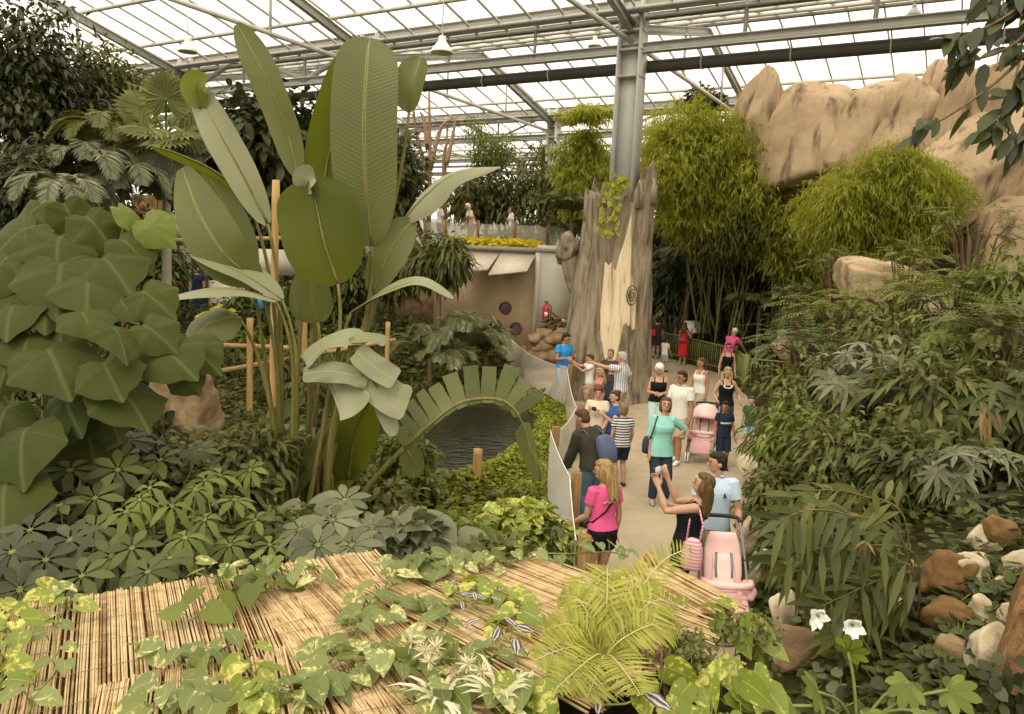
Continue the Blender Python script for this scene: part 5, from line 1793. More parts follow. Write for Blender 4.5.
def stroller(loc, yaw, label, canopy=False, check=None):
    loc = np.asarray(loc, float)
    M = yawm(math.radians(yaw))
    W_ = lambda *P: loc + np.array(P) @ M.T
    r = thing('stroller', loc, label, 'stroller')

    def pad(name, rowsP, wid, th, mat, parent=r, vx=.012):
        """padded panel along a profile in the y-z plane"""
        g = G(); P = spline(np.array(rowsP), 12)
        Tn, Nn, Bn = frames(np.stack([np.zeros(len(P)), P[:, 0], P[:, 1]], -1))
        n_ = 18; a_ = np.arange(n_) / n_ * 2 * PI
        R_ = []
        ws = wid if np.ndim(wid) else np.full(12, wid)
        ws = np.interp(np.linspace(0, 1, 12), np.linspace(0, 1, len(ws)), ws)
        for q in range(12):
            c_ = V3(0, P[q][0], P[q][1]); tn = nrm(np.cross(Tn[q], V3(1, 0, 0)))
            e = .55 if q in (0, 11) else 1
            R_.append([c_ + V3(1, 0, 0) * ws[q] / 2 * np.sign(math.cos(u)) * abs(math.cos(u)) ** .5 * (.96 if e < 1 else 1) + tn * th / 2 * e * np.sign(math.sin(u)) * abs(math.sin(u)) ** .7 for u in a_])
        R_ = np.array(R_)
        rings(g, W_(*R_.reshape(-1, 3)).reshape(R_.shape))
        return g.build(name, mat, parent)
    # facing +y locally
    pad('backrest', [(-.02, .42), (-.08, .62), (-.16, .82), (-.20, .98)], [.36, .40, .40, .36, .28], .07, PINKPAD)
    pad('seat', [(.30, .46), (.14, .44), (-.02, .42)], .38, .07, PINKPAD)
    pad('leg_rest', [(.30, .45), (.38, .34), (.40, .20)], [.36, .38, .36], .05, PINKD)
    pad('seat_insert', [(.20, .50), (.02, .48), (-.02, .56), (-.10, .78)], [.22, .24, .24, .22], .05, plain('paler pink insert', (.82, .62, .58), .85, .15))
    for s in (-1, 1):
        g = G(); tube(g, W_((s * .08, .005, .56), (s * .085, -.035, .66), (s * .075, -.085, .80)), .014, 6); g.build('harness_strap', GREYF, r)
        pad_ = G(); P = W_((s * .20, -.06, .44), (s * .22, .06, .50), (s * .22, .22, .50), (s * .20, .30, .46)); tube(pad_, P, [.04, .075, .07, .03], 10); pad_.build('side_wing', PINKD, r)
    g = G(); tube(g, spline(W_((-.25, .10, .56), (-.18, .30, .60), (0, .36, .61), (.18, .30, .60), (.25, .10, .56)), 16), .036, 10); g.build('bumper_bar', PINKPAD, r)
    g = G()
    for s in (-1, 1):
        tube(g, W_((s * .22, .38, .10), (s * .24, .10, .42), (s * .24, -.20, .78), (s * .23, -.42, 1.02)), .015, 8)
        tube(g, W_((s * .24, .02, .50), (s * .25, -.34, .10)), .015, 8)
    tube(g, W_((-.22, .38, .12), (.22, .38, .12)), .014, 8); tube(g, W_((-.25, -.34, .12), (.25, -.34, .12)), .014, 8)
    g.build('frame', GREYF, r)
    g = G(); tube(g, spline(W_((-.23, -.42, 1.02), (-.20, -.47, 1.06), (0, -.48, 1.07), (.20, -.47, 1.06), (.23, -.42, 1.02)), 14), .022, 8); g.build('handle', BLK, r)
    for s in (-1, 1):
        for y in (.38, -.34):
            for o_ in (-.025, .025):
                g = G(); cx = s * .235 + o_
                P = [W_((cx, y + .085 * math.cos(u), .10 + .085 * math.sin(u)))[0] for u in np.linspace(0, 2 * PI, 18)]
                tube(g, P, .016, 6); wh = g.build('wheel', TYRE if not check else WHITE, r)
                g = G(); tube(g, W_((cx - .012, y, .10), (cx + .012, y, .10)), .05, 10); g.build('hub', GREYF, wh)
    if check:
        for s in (-1, 1):
            g = G(); pts = [(s * .27, .34, .16), (s * .27, .12, .52), (s * .27, -.14, .60), (s * .27, -.10, .30), (s * .27, .2, .12)]
            pts2 = [(x + s * .012, y, z) for x, y, z in pts]
            g.add(W_(*pts, *pts2), [[0, 1, 2, 3], [5, 8, 7, 6], [0, 5, 6, 1], [1, 6, 7, 2], [2, 7, 8, 3]]); g.add(W_(pts[0], pts[3], pts[4]), [[0, 1, 2]])
            g.build('side_panel', check, r, smooth=False, label='red and white checked side panel')
    if canopy:
        g = G(); R_ = []
        for q in np.linspace(-.2, 1.25, 9):
            a_ = np.linspace(0, PI, 14)
            R_.append([(.27 * math.cos(u), -.16 + (.12 + .30 * math.sin(u)) * math.cos(q + .6) * 1.0, .74 + (.10 + .30 * math.sin(u)) * math.sin(q + .6) * .9) for u in a_])
        R_ = np.array(R_); k_, n_ = R_.shape[:2]
        i_ = np.arange(k_ - 1)[:, None] * n_; j_ = np.arange(n_ - 1)[None]
        g.add(W_(*R_.reshape(-1, 3)), np.stack([i_ + j_, i_ + j_ + 1, i_ + n_ + j_ + 1, i_ + n_ + j_], -1).reshape(-1, 4))
        o = g.build('canopy', PINKPAD, r); so2 = o.modifiers.new('thick', 'SOLIDIFY'); so2.thickness = .012
    return r


q = at(722, 600, 7.95)
stroller((q[0], 7.95, 0), 178, 'pale pink padded stroller facing the camera below the man in the blue polo')
q = at(704, 460, 15.2)
stroller((q[0], 15.4, 0), 160, 'pink stroller with canopy and checked sides pushed by the blond woman', True, striped('red and white checked cloth', (.75, .70, .66), (.60, .04, .10), .10, axis='Y'))

# ---------------------------------------------------------------- reed mats on the hut roof below the viewpoint
STRAW = grained('pale dry reed', [(.22, .125, .05), (.38, .25, .115), (.48, .34, .17), (.56, .42, .24)], (14, 14, 14), .003, .6, 1.0, .3, .6)
UNDERLAY = plain('dark gap underlay', (.07, .035, .015), .9, .1, 0, .4, 20)  # dark sheet added below the reeds so the gaps between them look dark
RZ = 2.16
WIRE = plain('thin wire', (.26, .19, .11), .6, .3)


def mat_reeds(name, label, c, ang, length, width, z, seed, curve=.0, far_edge=None, near=None, warp=.01, tilt=0.0):
    """reeds side by side: c = middle of the far edge, ang = reed direction, running towards the viewer"""
    r = np.random.default_rng(seed)
    a = math.radians(ang)
    dr = V3(-math.sin(a), -math.cos(a), 0)          # from the far edge to the viewer
    wd = V3(math.cos(a), -math.sin(a), 0)
    root = thing(name, V3(c[0], c[1], z), label, 'reed mat', 'reed mats on the hut roof')
    g = G()
    x = -width / 2
    nzf = make_noise(seed, (1.5, 4))
    while x < width / 2:
        rad = r.uniform(.0026, .0058)
        x += rad * 1.75 + (r.uniform(.003, .010) if r.random() < .22 else 0)
        f0 = r.normal(0, .012) + (far_edge(x) if far_edge else 0)
        f1 = length + (near(x) if near else 0) + r.normal(0, .02)
        P = []
        jx = r.normal(0, .006)
        for t in np.linspace(0, 1, 6):
            s = f0 + (f1 - f0) * t
            p = V3(c[0], c[1], 0) + wd * (x + jx * t) + dr * s
            zz = z + warp * float(nzf(p * 1.4)[()] if np.ndim(nzf(p * 1.4)) == 0 else nzf(p[None] * 1.4)[0]) + curve * (x * x) + tilt * s + r.normal(0, .0012)
            P.append((p[0], p[1], zz))
        tube(g, np.array(P), rad, 5, False)
    g.build('reeds', STRAW, root)
    g = G()
    for s in np.arange(.10, length, .22):
        P = []
        for x in np.linspace(-width / 2, width / 2, 60):
            p = V3(c[0], c[1], 0) + wd * x + dr * (s + .012 * math.sin(x * 9))
            P.append((p[0], p[1], z + warp * float(nzf(p[None] * 1.4)[0]) + curve * x * x + tilt * s + .008))
        tube(g, np.array(P), .0011, 4)
    g.build('binding_wire', WIRE, root)
    g = G(); V = []
    for i_ in range(12):
        for j_ in range(30):
            s_, x_ = .03 + (length - .05) * i_ / 11, -width / 2 + width * j_ / 29
            p = V3(c[0], c[1], 0) + wd * x_ + dr * (s_ + (far_edge(x_) if far_edge else 0) * (1 - i_ / 11))
            V.append((p[0], p[1], z - .008 + warp * float(nzf(p[None] * 1.4)[0]) + curve * x_ * x_ + tilt * s_))
    i_ = np.arange(11)[:, None] * 30; j_ = np.arange(29)[None]
    g.add(V, np.stack([i_ + j_, i_ + j_ + 1, i_ + 31 + j_, i_ + 30 + j_], -1).reshape(-1, 4))
    g.build('gap_underlay', UNDERLAY, root)
    return root


pz = lambda px, py, z=RZ: on_z(px, py, z)
c_ = pz(168, 582); mat_reeds('reed_mat', 'broad reed mat at the left with nearly upright reeds', c_, -27, 1.6, 2.0, RZ, 1, far_edge=lambda x: .0 - .06 * x, tilt=.01)
c_ = pz(195, 668, RZ + .03); mat_reeds('reed_mat', 'small reed mat overlapping the left mat at the bottom edge', c_, -22, .75, .62, RZ + .035, 2, far_edge=lambda x: .03 * math.sin(x * 12) - .12 * x, near=lambda x: 0, warp=.006)
c_ = pz(352, 578, RZ + .02); mat_reeds('reed_mat', 'reed mat in the middle with slanting reeds under the pothos', c_, -34, 1.3, .95, RZ + .018, 3, far_edge=lambda x: .12 * x + .04 * math.sin(x * 7), warp=.008)
c_ = pz(455, 572, RZ + .03); mat_reeds('reed_mat', 'reed mat right of the middle with strongly slanting orange tinted reeds', c_, -46, 1.2, .95, RZ + .03, 4, far_edge=lambda x: .22 * x, warp=.008)
c_ = pz(578, 573, RZ + .01); mat_reeds('reed_mat', 'reed mat at the right end behind the lime green fern', c_, -30, .62, 1.0, RZ + .008, 5, far_edge=lambda x: .20 * x, warp=.006)
# bundled reed rim along the right edge and the frame below
rim = thing('roof_frame', pz(690, 590), 'bamboo edge rail under the reed mats on the right side of the roof', 'roof frame')
g = G(); tube(g, [pz(648, 556, RZ - .03), pz(716, 600, RZ - .03), pz(760, 650, RZ - .05)], .028, 9); g.build('edge_rail', BAMBOO, rim)
g = G()
for a, b in (((0, 690), (560, 660)),):
    tube(g, [pz(*a, RZ - .04), pz(*b, RZ - .04)], .03, 8)
for px, py in ((60, 640), (330, 570), (645, 562)):
    p = pz(px, py, RZ - .05); tube(g, [V3(p[0], p[1], Tz(p[0], p[1]) - .1), p], .05, 8)
g.build('frame_pole', BAMBOO, rim)
# planted soil ledge at the near right corner
g = G()
V = []
nx_, ny_ = 40, 24
nzs = make_noise(77, (2, 5, 9))
for j_ in range(ny_):
    for i_ in range(nx_):
        px = 545 + 640 * i_ / (nx_ - 1); d = 2.3 + 1.7 * j_ / (ny_ - 1)
        x = (px - 512) / FPX * d
        z = 1.98 + .05 * float(nzs(V3(x, d, 0)[None] * 2)[0]) - .6 * smooth01(3.2, 4.0, d) - 1.3 * smooth01(780, 980, px)
        V.append((x, d, z))
i_ = np.arange(ny_ - 1)[:, None] * nx_; j_ = np.arange(nx_ - 1)[None]
g.add(V, np.stack([i_ + j_, i_ + j_ + 1, i_ + nx_ + j_ + 1, i_ + nx_ + j_], -1).reshape(-1, 4))
tag(g.build('soil_ledge', SOIL), kind='structure')

# ---------------------------------------------------------------- background trees, palms and bamboo
def px_r(rx, ry, d):
    return rx * d / FPX, ry * d / FPX


def trunk_to(parent, base, tip, r, mat=None, name='trunk', n=10, bend=.15):
    g = G()
    m_ = (np.asarray(base) + np.asarray(tip)) / 2 + RNG.normal(0, bend, 3) * V3(1, 1, 0)
    P = spline([base, m_, tip], 10)
    tube(g, P, np.linspace(r, r * .5, 10), n)
    return g.build(name, mat or BROWNSTEM, parent)


def leaf_cloud(g, n, c, rad, L, W, shape=LENS, seed=0, shell=.35, amp=.3, droop=.35, out=.7, down=.35, fold=.15, lump=1.6):
    r = np.random.default_rng(seed)
    nz_ = make_noise(seed + 9, (1, 2.3))
    P, D = cloud(n, c, rad, r, shell, lambda q: nz_(q * lump), amp)
    dd = nrm(D * out + r.normal(0, .55, (n, 3)) + V3(0, 0, -down))
    U = nrm(D * .6 + V3(0, 0, 1.0) + r.normal(0, .35, (n, 3)))
    k = r.uniform(.7, 1.25, n)
    leaves(g, P, dd, U, L * k, W * k, shape, droop, fold)


def tree(name, label, cx, cy, rx, ry, d, n, L, W, mat, seed, shape=LENS, cat='tree', group=None, lumps=5, depth=1.0, trunk=True, tr_r=.12, tmat=None, lump_r=.55, droop=.35, down=.35, shell=.35, base_xy=None):
    """broad-leaved tree: overlapping lumps of foliage inside the crown, on a trunk with limbs"""
    r = np.random.default_rng(seed)
    c = at(cx, cy, d); wx, wz = px_r(rx, ry, d)
    bx, by = (c[0], d) if base_xy is None else base_xy
    gzv = Tz(bx, by)
    root = thing(name, V3(bx, by, gzv), label, cat, group)
    g = G()
    cs = []
    for q in range(lumps):
        o = rand_dirs(1, r)[0] * r.uniform(.25, .62) if lumps > 1 else V3(0, 0, 0)
        cs.append(c + o * V3(wx, wx * depth, wz))
        k = lump_r * r.uniform(.8, 1.2) if lumps > 1 else 1.0
        leaf_cloud(g, n // lumps, cs[-1], V3(wx * k, wx * k * depth, wz * k), L, W, shape, seed * 31 + q, shell=shell, droop=droop, down=down)
    g.build('foliage', mat, root)
    if trunk:
        trunk_to(root, V3(bx, by, gzv - .2), c, tr_r, tmat)
        g = G()
        for q in cs: tube(g, spline([c - V3(0, 0, wz * .5), (c + q) / 2 + V3(0, 0, -.1), q], 6), np.linspace(tr_r * .45, tr_r * .15, 6), 6)
        g.build('limbs', tmat or BROWNSTEM, root)
    return root


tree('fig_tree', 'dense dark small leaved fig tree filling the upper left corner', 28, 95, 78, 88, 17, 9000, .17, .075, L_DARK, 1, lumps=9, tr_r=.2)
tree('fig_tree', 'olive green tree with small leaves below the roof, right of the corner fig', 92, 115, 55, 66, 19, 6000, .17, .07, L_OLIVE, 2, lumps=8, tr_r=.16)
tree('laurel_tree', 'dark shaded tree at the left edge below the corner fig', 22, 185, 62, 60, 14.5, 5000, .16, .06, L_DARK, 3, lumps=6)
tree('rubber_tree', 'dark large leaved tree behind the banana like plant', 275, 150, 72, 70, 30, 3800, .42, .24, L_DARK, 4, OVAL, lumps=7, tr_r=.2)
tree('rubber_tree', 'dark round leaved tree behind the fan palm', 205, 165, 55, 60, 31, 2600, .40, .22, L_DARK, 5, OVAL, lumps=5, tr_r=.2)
tree('laurel_tree', 'shaded dark green tree between the big plant and the raised walkway', 395, 190, 42, 55, 34, 2600, .32, .15, L_MID, 6, lumps=5)
tree('feathery_tree', 'airy light tree with fine foliage against the end wall windows', 490, 150, 38, 42, 38, 3200, .20, .05, L_FRESH, 7, lumps=6, lump_r=.42, tr_r=.12)
tree('feathery_tree', 'airy light tree right of the one with the dark stem', 545, 168, 28, 40, 40, 1500, .26, .06, L_FRESH, 8, lumps=5, lump_r=.45)
tree('laurel_tree', 'green shrubby tree just behind the raised walkway people', 495, 192, 66, 24, 39, 3600, .34, .13, L_OLIVE, 9, lumps=6)
tree('laurel_tree', 'dark leafy tree above the left shelter', 100, 250, 62, 34, 30, 2600, .34, .14, L_DARK, 10, lumps=5)
tree('shrub', 'leafy olive shrub between the big plant and the hut awning', 440, 258, 34, 36, 25, 2200, .36, .09, L_OLIVE, 11, lumps=4, cat='shrub', droop=.6)
tree('shrub', 'green shrub behind the tall bamboo stake', 255, 300, 55, 40, 26, 2200, .26, .11, L_MID, 12, lumps=5, cat='shrub')
tree('shrub', 'golden yellow leaved shrub behind the left blades', 212, 322, 20, 18, 20, 500, .22, .16, L_YELLOW, 13, OVAL, lumps=2, cat='shrub')
tree('shrub', 'pale yellow green bush beyond the lower rail', 240, 342, 26, 14, 22, 700, .20, .12, L_FRESH, 14, lumps=2, cat='shrub')
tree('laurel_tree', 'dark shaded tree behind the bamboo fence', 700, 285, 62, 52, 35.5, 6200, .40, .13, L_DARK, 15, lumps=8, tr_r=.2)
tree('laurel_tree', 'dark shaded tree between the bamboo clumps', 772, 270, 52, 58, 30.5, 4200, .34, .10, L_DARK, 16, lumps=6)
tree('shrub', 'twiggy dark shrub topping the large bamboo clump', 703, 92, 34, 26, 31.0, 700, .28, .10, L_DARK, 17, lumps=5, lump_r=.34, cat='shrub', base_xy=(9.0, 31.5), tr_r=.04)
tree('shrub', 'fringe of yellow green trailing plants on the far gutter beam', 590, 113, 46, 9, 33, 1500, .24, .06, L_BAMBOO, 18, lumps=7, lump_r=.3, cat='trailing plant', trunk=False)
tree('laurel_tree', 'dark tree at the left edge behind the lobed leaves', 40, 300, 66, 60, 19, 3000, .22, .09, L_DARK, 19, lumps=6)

# bare reddish branched tree
r_ = thing('bare_tree', at(430, 200, 36.5), 'bare reddish tree with upright branches behind the big plant', 'tree')
c = at(425, 200, 36.5); r_.location = (c[0], 36.5, Tz(c[0], 36.5))
BARE = grained('reddish bark', [(.16, .08, .05), (.30, .17, .11), (.42, .27, .18)], (20, 20, 3), .01)
g = G()
for pts in (((428, 250), (430, 160), (429, 88)), ((430, 170), (440, 130), (452, 118)), ((429, 180), (418, 140), (412, 100)), ((445, 220), (444, 160), (448, 140)), ((428, 150), (424, 120), (420, 112)), ((446, 165), (452, 140), (456, 116))):
    P = spline([at(x, y, 36.5) for x, y in pts], 8); tube(g, P, np.linspace(.13, .05, 8), 6)
P = spline([V3(c[0], 36.5, Tz(c[0], 36.5)), at(428, 250, 36.5)], 4); tube(g, P, .14, 7)
g.build('branches', BARE, r_)


# ---- fan palm
def fan_leaf(g, c, axis, nrml, R, nseg=26, spread=2.5, split=.62, droop=.12, r=RNG):
    """pleated fan: segments joined near the middle, free and pointed outside"""
    axis = nrm(axis); nrml = nrm(nrml - axis * np.dot(nrml, axis)); side = np.cross(axis, nrml)
    a = np.linspace(-spread, spread, nseg)
    O = np.repeat(c[None], nseg, 0)
    D = axis[None] * np.cos(a)[:, None] + side[None] * np.sin(a)[:, None]
    U = np.repeat(nrml[None], nseg, 0) + r.normal(0, .15, (nseg, 3))
    leaves(g, O, D, U, R * (1 - .25 * (np.abs(a) / spread) ** 2) * r.uniform(.92, 1.04, nseg), R * 2 * spread / nseg * 1.15, [(0, 0, .05), (.55, .55, 1), (.75, .75, .7), (1, 1, .05)], droop, .35)


fp = thing('fan_palm', V3(*at(165, 300, 21)[:2], 0), 'fan palm with a hanging skirt of old leaves left of the banana like plant', 'palm')
FD = 16.5
fb = at(166, 135, FD); fp.location = (fb[0], FD, Tz(fb[0], FD))
trunk_to(fp, V3(fb[0], FD, -.1), fb, .13, GRAYSTEM, bend=.05)
FAN = L_OLIVE
for px, py, dd, R_, ax, nr in ((166, 98, -.4, .78, (0, -.1, 1), (0, -1, .15)), (143, 108, -.2, .7, (-.8, -.2, .5), (.1, -.8, .6)), (190, 112, .2, .7, (.8, -.1, .4), (0, -.8, .6)), (150, 128, -.8, .75, (-.6, -.5, -.1), (0, -.5, .9)), (182, 132, -.7, .72, (.6, -.5, -.1), (0, -.5, .9)),
                                     (168, 138, -1.0, .7, (.1, -.7, -.3), (0, -.5, .9)), (140, 142, -.3, .7, (-.9, -.2, -.3), (-.2, -.5, .8)), (195, 140, -.3, .65, (.9, -.2, -.3), (.2, -.5, .8)), (160, 150, -.5, .75, (-.3, -.3, -1), (0, -1, .1)), (176, 155, -.5, .75, (.3, -.3, -1), (0, -1, .1)),
                                     (166, 165, -.3, .8, (.0, -.15, -1), (0, -1, 0)), (150, 165, 0, .7, (-.4, .1, -1), (0, -1, .2)), (184, 168, 0, .7, (.4, .1, -1), (0, -1, .2)), (168, 120, .6, .7, (.1, .9, .5), (0, -.5, .9))):
    c = at(px, py, FD + dd)
    g = G(); fan_leaf(g, c, V3(*ax), V3(*nr), R_ * .82); o = g.build('fan_leaf', L_GREY if py > 145 else FAN, fp)
    g = G(); tube(g, spline([fb, (fb + c) / 2 + V3(0, 0, .12), c], 6), .022, 6); g.build('leaf_stalk', STEM, o)


def feather_palm(name, label, c, n, L, mat, seed, lmax=.35, w=.035, rise=.6, spread=1.0, trunk_h=None, nl=30, face=None, arch=.9, group=None, cat='palm', ang=55, droop=.3, gap=0, stemmat=None, loc_z=None, sub=True):
    """crown of arching pinnate fronds; each frond is a part"""
    r = np.random.default_rng(seed)
    c = np.asarray(c, float)
    gz_ = Tz(c[0], c[1]) if loc_z is None else loc_z
    root = thing(name, V3(c[0], c[1], gz_), label, cat, group)
    for q in range(n):
        a = 2 * PI * (q + r.uniform(-.3, .3)) / n if face is None else face + r.uniform(-1.5, 1.5)
        e = r.uniform(.25, 1.0) * rise
        h = V3(math.cos(a), math.sin(a), 0) * spread
        l = L * r.uniform(.8, 1.1)
        dirv = nrm(h * (1 - e * .55) + V3(0, 0, e + .15))
        P = [c, c + dirv * l * .35, c + dirv * l * .68 - V3(0, 0, arch * l * .13), c + dirv * l * .92 - V3(0, 0, arch * l * .38)]
        g = G(); frond(g, P, nl, lmax * r.uniform(.85, 1.1), w, r, droop, ang)
        tube(g, spline(P, 10), np.linspace(.018, .004, 10) * max(.5, L / 1.6), 5)
        g.build('frond', mat, root)
    if c[2] - gz_ > .25:
        g = G(); tube(g, spline([V3(c[0] + .03, c[1], gz_ - .1), (c + V3(c[0], c[1], gz_)) / 2 + V3(.02, 0, 0), c], 8), np.linspace(.11, .075, 8) * max(.6, L / 2), 9)
        g.build('trunk', stemmat or BROWNSTEM, root)
    return root


feather_palm('feather_palm', 'silvery feather palm with drooping fronds below the fig tree', at(85, 165, 15.0), 16, 1.3, L_GREY, 21, .36, .06, .6, arch=1.6)
feather_palm('feather_palm', 'silvery feather palm left of the fan palm skirt', at(122, 180, 15.5), 16, 1.25, L_GREY, 22, .36, .06, .5, arch=1.6)
feather_palm('feather_palm', 'pale drooping feather palm low at the left behind the lobed leaves', at(62, 188, 13.0), 14, 1.05, L_GREY, 23, .32, .055, .5, arch=1.6)
feather_palm('feather_palm', 'yellowish feather palm between the fig tree and the fan palm', at(105, 130, 16.2), 14, 1.2, L_OLIVE, 24, .36, .055, .6, arch=1.5)
feather_palm('tree_fern', 'broad tree fern palm left of the dead trunk', at(572, 212, 29.0), 15, 1.9, L_MID, 25, .55, .06, .55, nl=34)
feather_palm('tree_fern', 'green palm in front of the raised walkway near the hut roof', at(575, 235, 30.0), 10, 1.6, L_OLIVE, 26, .5, .06, .6)
feather_palm('tree_fern', 'dark tree fern in the shade right of the dead trunk', at(690, 255, 33.0), 13, 2.0, L_MID, 27, .5, .07, .35)
feather_palm('tree_fern', 'dark tree fern above the information board', at(722, 285, 33.5), 12, 1.8, L_MID, 28, .5, .07, .3)
feather_palm('tree_fern', 'tree fern beside the person in the white cap', at(760, 305, 27.5), 12, 1.6, L_MID, 29, .45, .06, .4)
feather_palm('tree_fern', 'dark tree fern at the back right of the bamboo fence', at(668, 300, 36.0), 12, 1.8, L_DARK, 30, .5, .07, .3)
# feathery dark palm clump behind the pond
L_PALM = leafmat('grey green palm leaflet', [(.065, .07, .03), (.17, .178, .075), (.30, .30, .14)], .5, .3, .25)
for q, (px, py, d, n, L_, lb) in enumerate(((464, 352, 22.3, 34, 2.25, 'grey green feathery palm with arching fronds behind the pond, largest of the clump'), (430, 358, 22.0, 26, 1.85, 'feathery palm at the left of the clump behind the pond'), (486, 354, 23.0, 24, 1.7, 'feathery palm at the right of the clump next to the net'), (450, 366, 21.4, 22, 1.35, 'low feathery palm at the front of the clump behind the pond'))):
    feather_palm('feathery_palm', lb, at(px, py, d), n, L_, L_PALM, 40 + q, .40, .024, 1.15, nl=46, arch=1.35, group='feathery palms behind the pond', ang=58, spread=.80)


# ---- bamboo clumps
def bamboo(label, cx, cy, rx, ry, d, seed, n=900, culms=16, mat=None, per=10, L=.26, W=.036, base_d=0, lumps=12, bx=None):
    r = np.random.default_rng(seed)
    c = at(cx, cy, d); wx, wz = px_r(rx, ry, d)
    X_ = c[0] if bx is None else bx
    gz_ = Tz(X_, d + base_d)
    root = thing('bamboo_clump', V3(X_, d + base_d, gz_), label, 'bamboo', 'yellow green bamboo clumps')
    nz_ = make_noise(seed, (1.2, 2.5))
    g = G()
    for q in range(lumps):
        o = rand_dirs(1, r)[0] * V3(wx, wx * .8, wz) * r.uniform(.35, .75)
        k = r.uniform(.32, .5)
        P, D = cloud(n // lumps, c + o, V3(wx * k, wx * k, wz * k * .8), r, .3, lambda z_: nz_(z_), .3)
        m_ = len(P)
        az = r.uniform(0, 2 * PI, m_)
        sp_ = nrm(np.stack([np.cos(az), np.sin(az), r.uniform(-.7, .1, m_)], -1) + D * .6)
        for j_ in range(per):
            t = (j_ + .5) / per
            O = P + sp_ * (t * .55) - V3(0, 0, .18) * t * t
            dd = nrm(sp_ * .7 + r.normal(0, .5, (m_, 3)) + V3(0, 0, -.55))
            leaves(g, O, dd, V3(0, 0, 1) + r.normal(0, .35, (m_, 3)), L * r.uniform(.7, 1.2, m_), W, LENS3, .25, .1)
    g.build('foliage', mat or L_BAMBOO, root)
    g = G()
    for q in range(culms):
        b0 = V3(X_ + r.normal(0, wx * .22), d + base_d + r.normal(0, wx * .2), gz_ - .1)
        tip = c + rand_dirs(1, r)[0] * V3(wx, wx * .8, wz) * .7
        mid = b0 * .45 + tip * .55 + V3(0, 0, wz * .35)
        tube(g, spline([b0, mid, tip], 9), np.linspace(.035, .012, 9), 5)
    g.build('culms', GREENB, root)
    return root


bamboo('large yellow green bamboo clump right of the steel column', 708, 172, 84, 80, 29.6, 51, 9500, 22, base_d=2.6, bx=8.2, L=.25, W=.042, lumps=30)
bamboo('yellow green bamboo clump seen left of the steel column', 596, 176, 40, 54, 34, 52, 3600, 8, L=.26, W=.045)
bamboo('smaller yellow green bamboo clump in front of the sandstone boulders', 878, 200, 74, 62, 23.0, 53, 7000, 16, L=.19, W=.031, lumps=26)
bamboo('thin bamboo between the two large clumps', 790, 240, 36, 62, 28.5, 54, 2000, 9, L=.24, W=.04)
bamboo('drooping bamboo at the lower edge of the large clump', 745, 236, 62, 34, 30.0, 55, 2600, 8, L_OLIVE, L=.25, W=.042)

# ---- feathery shrubs and broad-leaved shrubs on the right bank
def pinnate_shrub(label, cx, cy, rx, ry, d, seed, mat, n=60, L=.75, lmax=.10, w=.03, nl=16, group=None, name='feathery_shrub'):
    r = np.random.default_rng(seed)
    c = at(cx, cy, d); wx, wz = px_r(rx, ry, d)
    gz_ = Tz(c[0], d)
    root = thing(name, V3(c[0], d, gz_), label, 'shrub', group)
    g = G(); gs = G()
    for q in range(n):
        o = rand_dirs(1, r)[0]; o[2] = abs(o[2]) * .9 - .1
        p = c + o * V3(wx, wx * .7, wz) * r.uniform(.35, .85)
        a = r.uniform(0, 2 * PI)
        h = nrm(V3(math.cos(a), math.sin(a) - .35, r.uniform(-.05, .3)) + o * .5)
        l = L * r.uniform(.7, 1.1)
        P = [p, p + h * l * .5 + V3(0, 0, .04), p + h * l - V3(0, 0, .16 * l)]
        frond(g, P, nl, lmax, w, r, .25, 68, .05, None, None, OVAL if lmax < .09 else LENS3, .1)
        if q % 3 == 0: tube(gs, spline([V3(c[0] + r.normal(0, .1), d + r.normal(0, .1), gz_ - .1), (p + c) / 2 - V3(0, 0, wz * .5), p], 6), np.linspace(.03, .01, 6), 5)
    g.build('foliage', mat, root)
    gs.build('stems', BROWNSTEM, root)
    return root


L_FEATH = leafmat('blue green feathery leaf', [(.055, .065, .018), (.115, .13, .038), (.20, .215, .07)], .5, .35, .3)
L_FEATHY = leafmat('yellow green feathery leaf', [(.09, .10, .015), (.17, .19, .03), (.27, .28, .055)], .5, .35, .35)
fs = [(850, 318, 62, 24, 14.0, L_FEATHY, 'feathery blue green shrub with layered sprays above the path bend'), (905, 300, 60, 30, 14.5, L_FEATHY, 'yellow green feathery shrub at the middle of the right bank'), (975, 235, 62, 46, 16.5, L_OLIVE, 'feathery shrub at the right edge below the dark boulder'),
      (960, 300, 66, 34, 13.0, L_FEATHY, 'feathery shrub at the right edge above the long drooping leaves'), (810, 352, 48, 22, 13.2, L_FEATH, 'low feathery shrub overhanging the path beside the boy in navy'), (800, 300, 30, 18, 21.0, L_FEATH, 'grey green feathery sprays in front of the bamboo fence'),
      (1000, 340, 60, 40, 10.5, L_OLIVE, 'feathery green shrub at the right picture edge, mid height'), (840, 268, 40, 18, 20.0, L_OLIVE, 'feathery sprays left of the orange boulder'), (910, 262, 44, 16, 18.0, L_FEATHY, 'thin feathery sprays over the orange boulder')]
for q, (cx, cy, rx, ry, d, mt, lb) in enumerate(fs):
    pinnate_shrub(lb, cx, cy, rx, ry, d, 70 + q, mt, 80 if d < 16 else 45, .95 if d < 17 else .8, .12, .034, 16, 'feathery shrubs of the right bank')


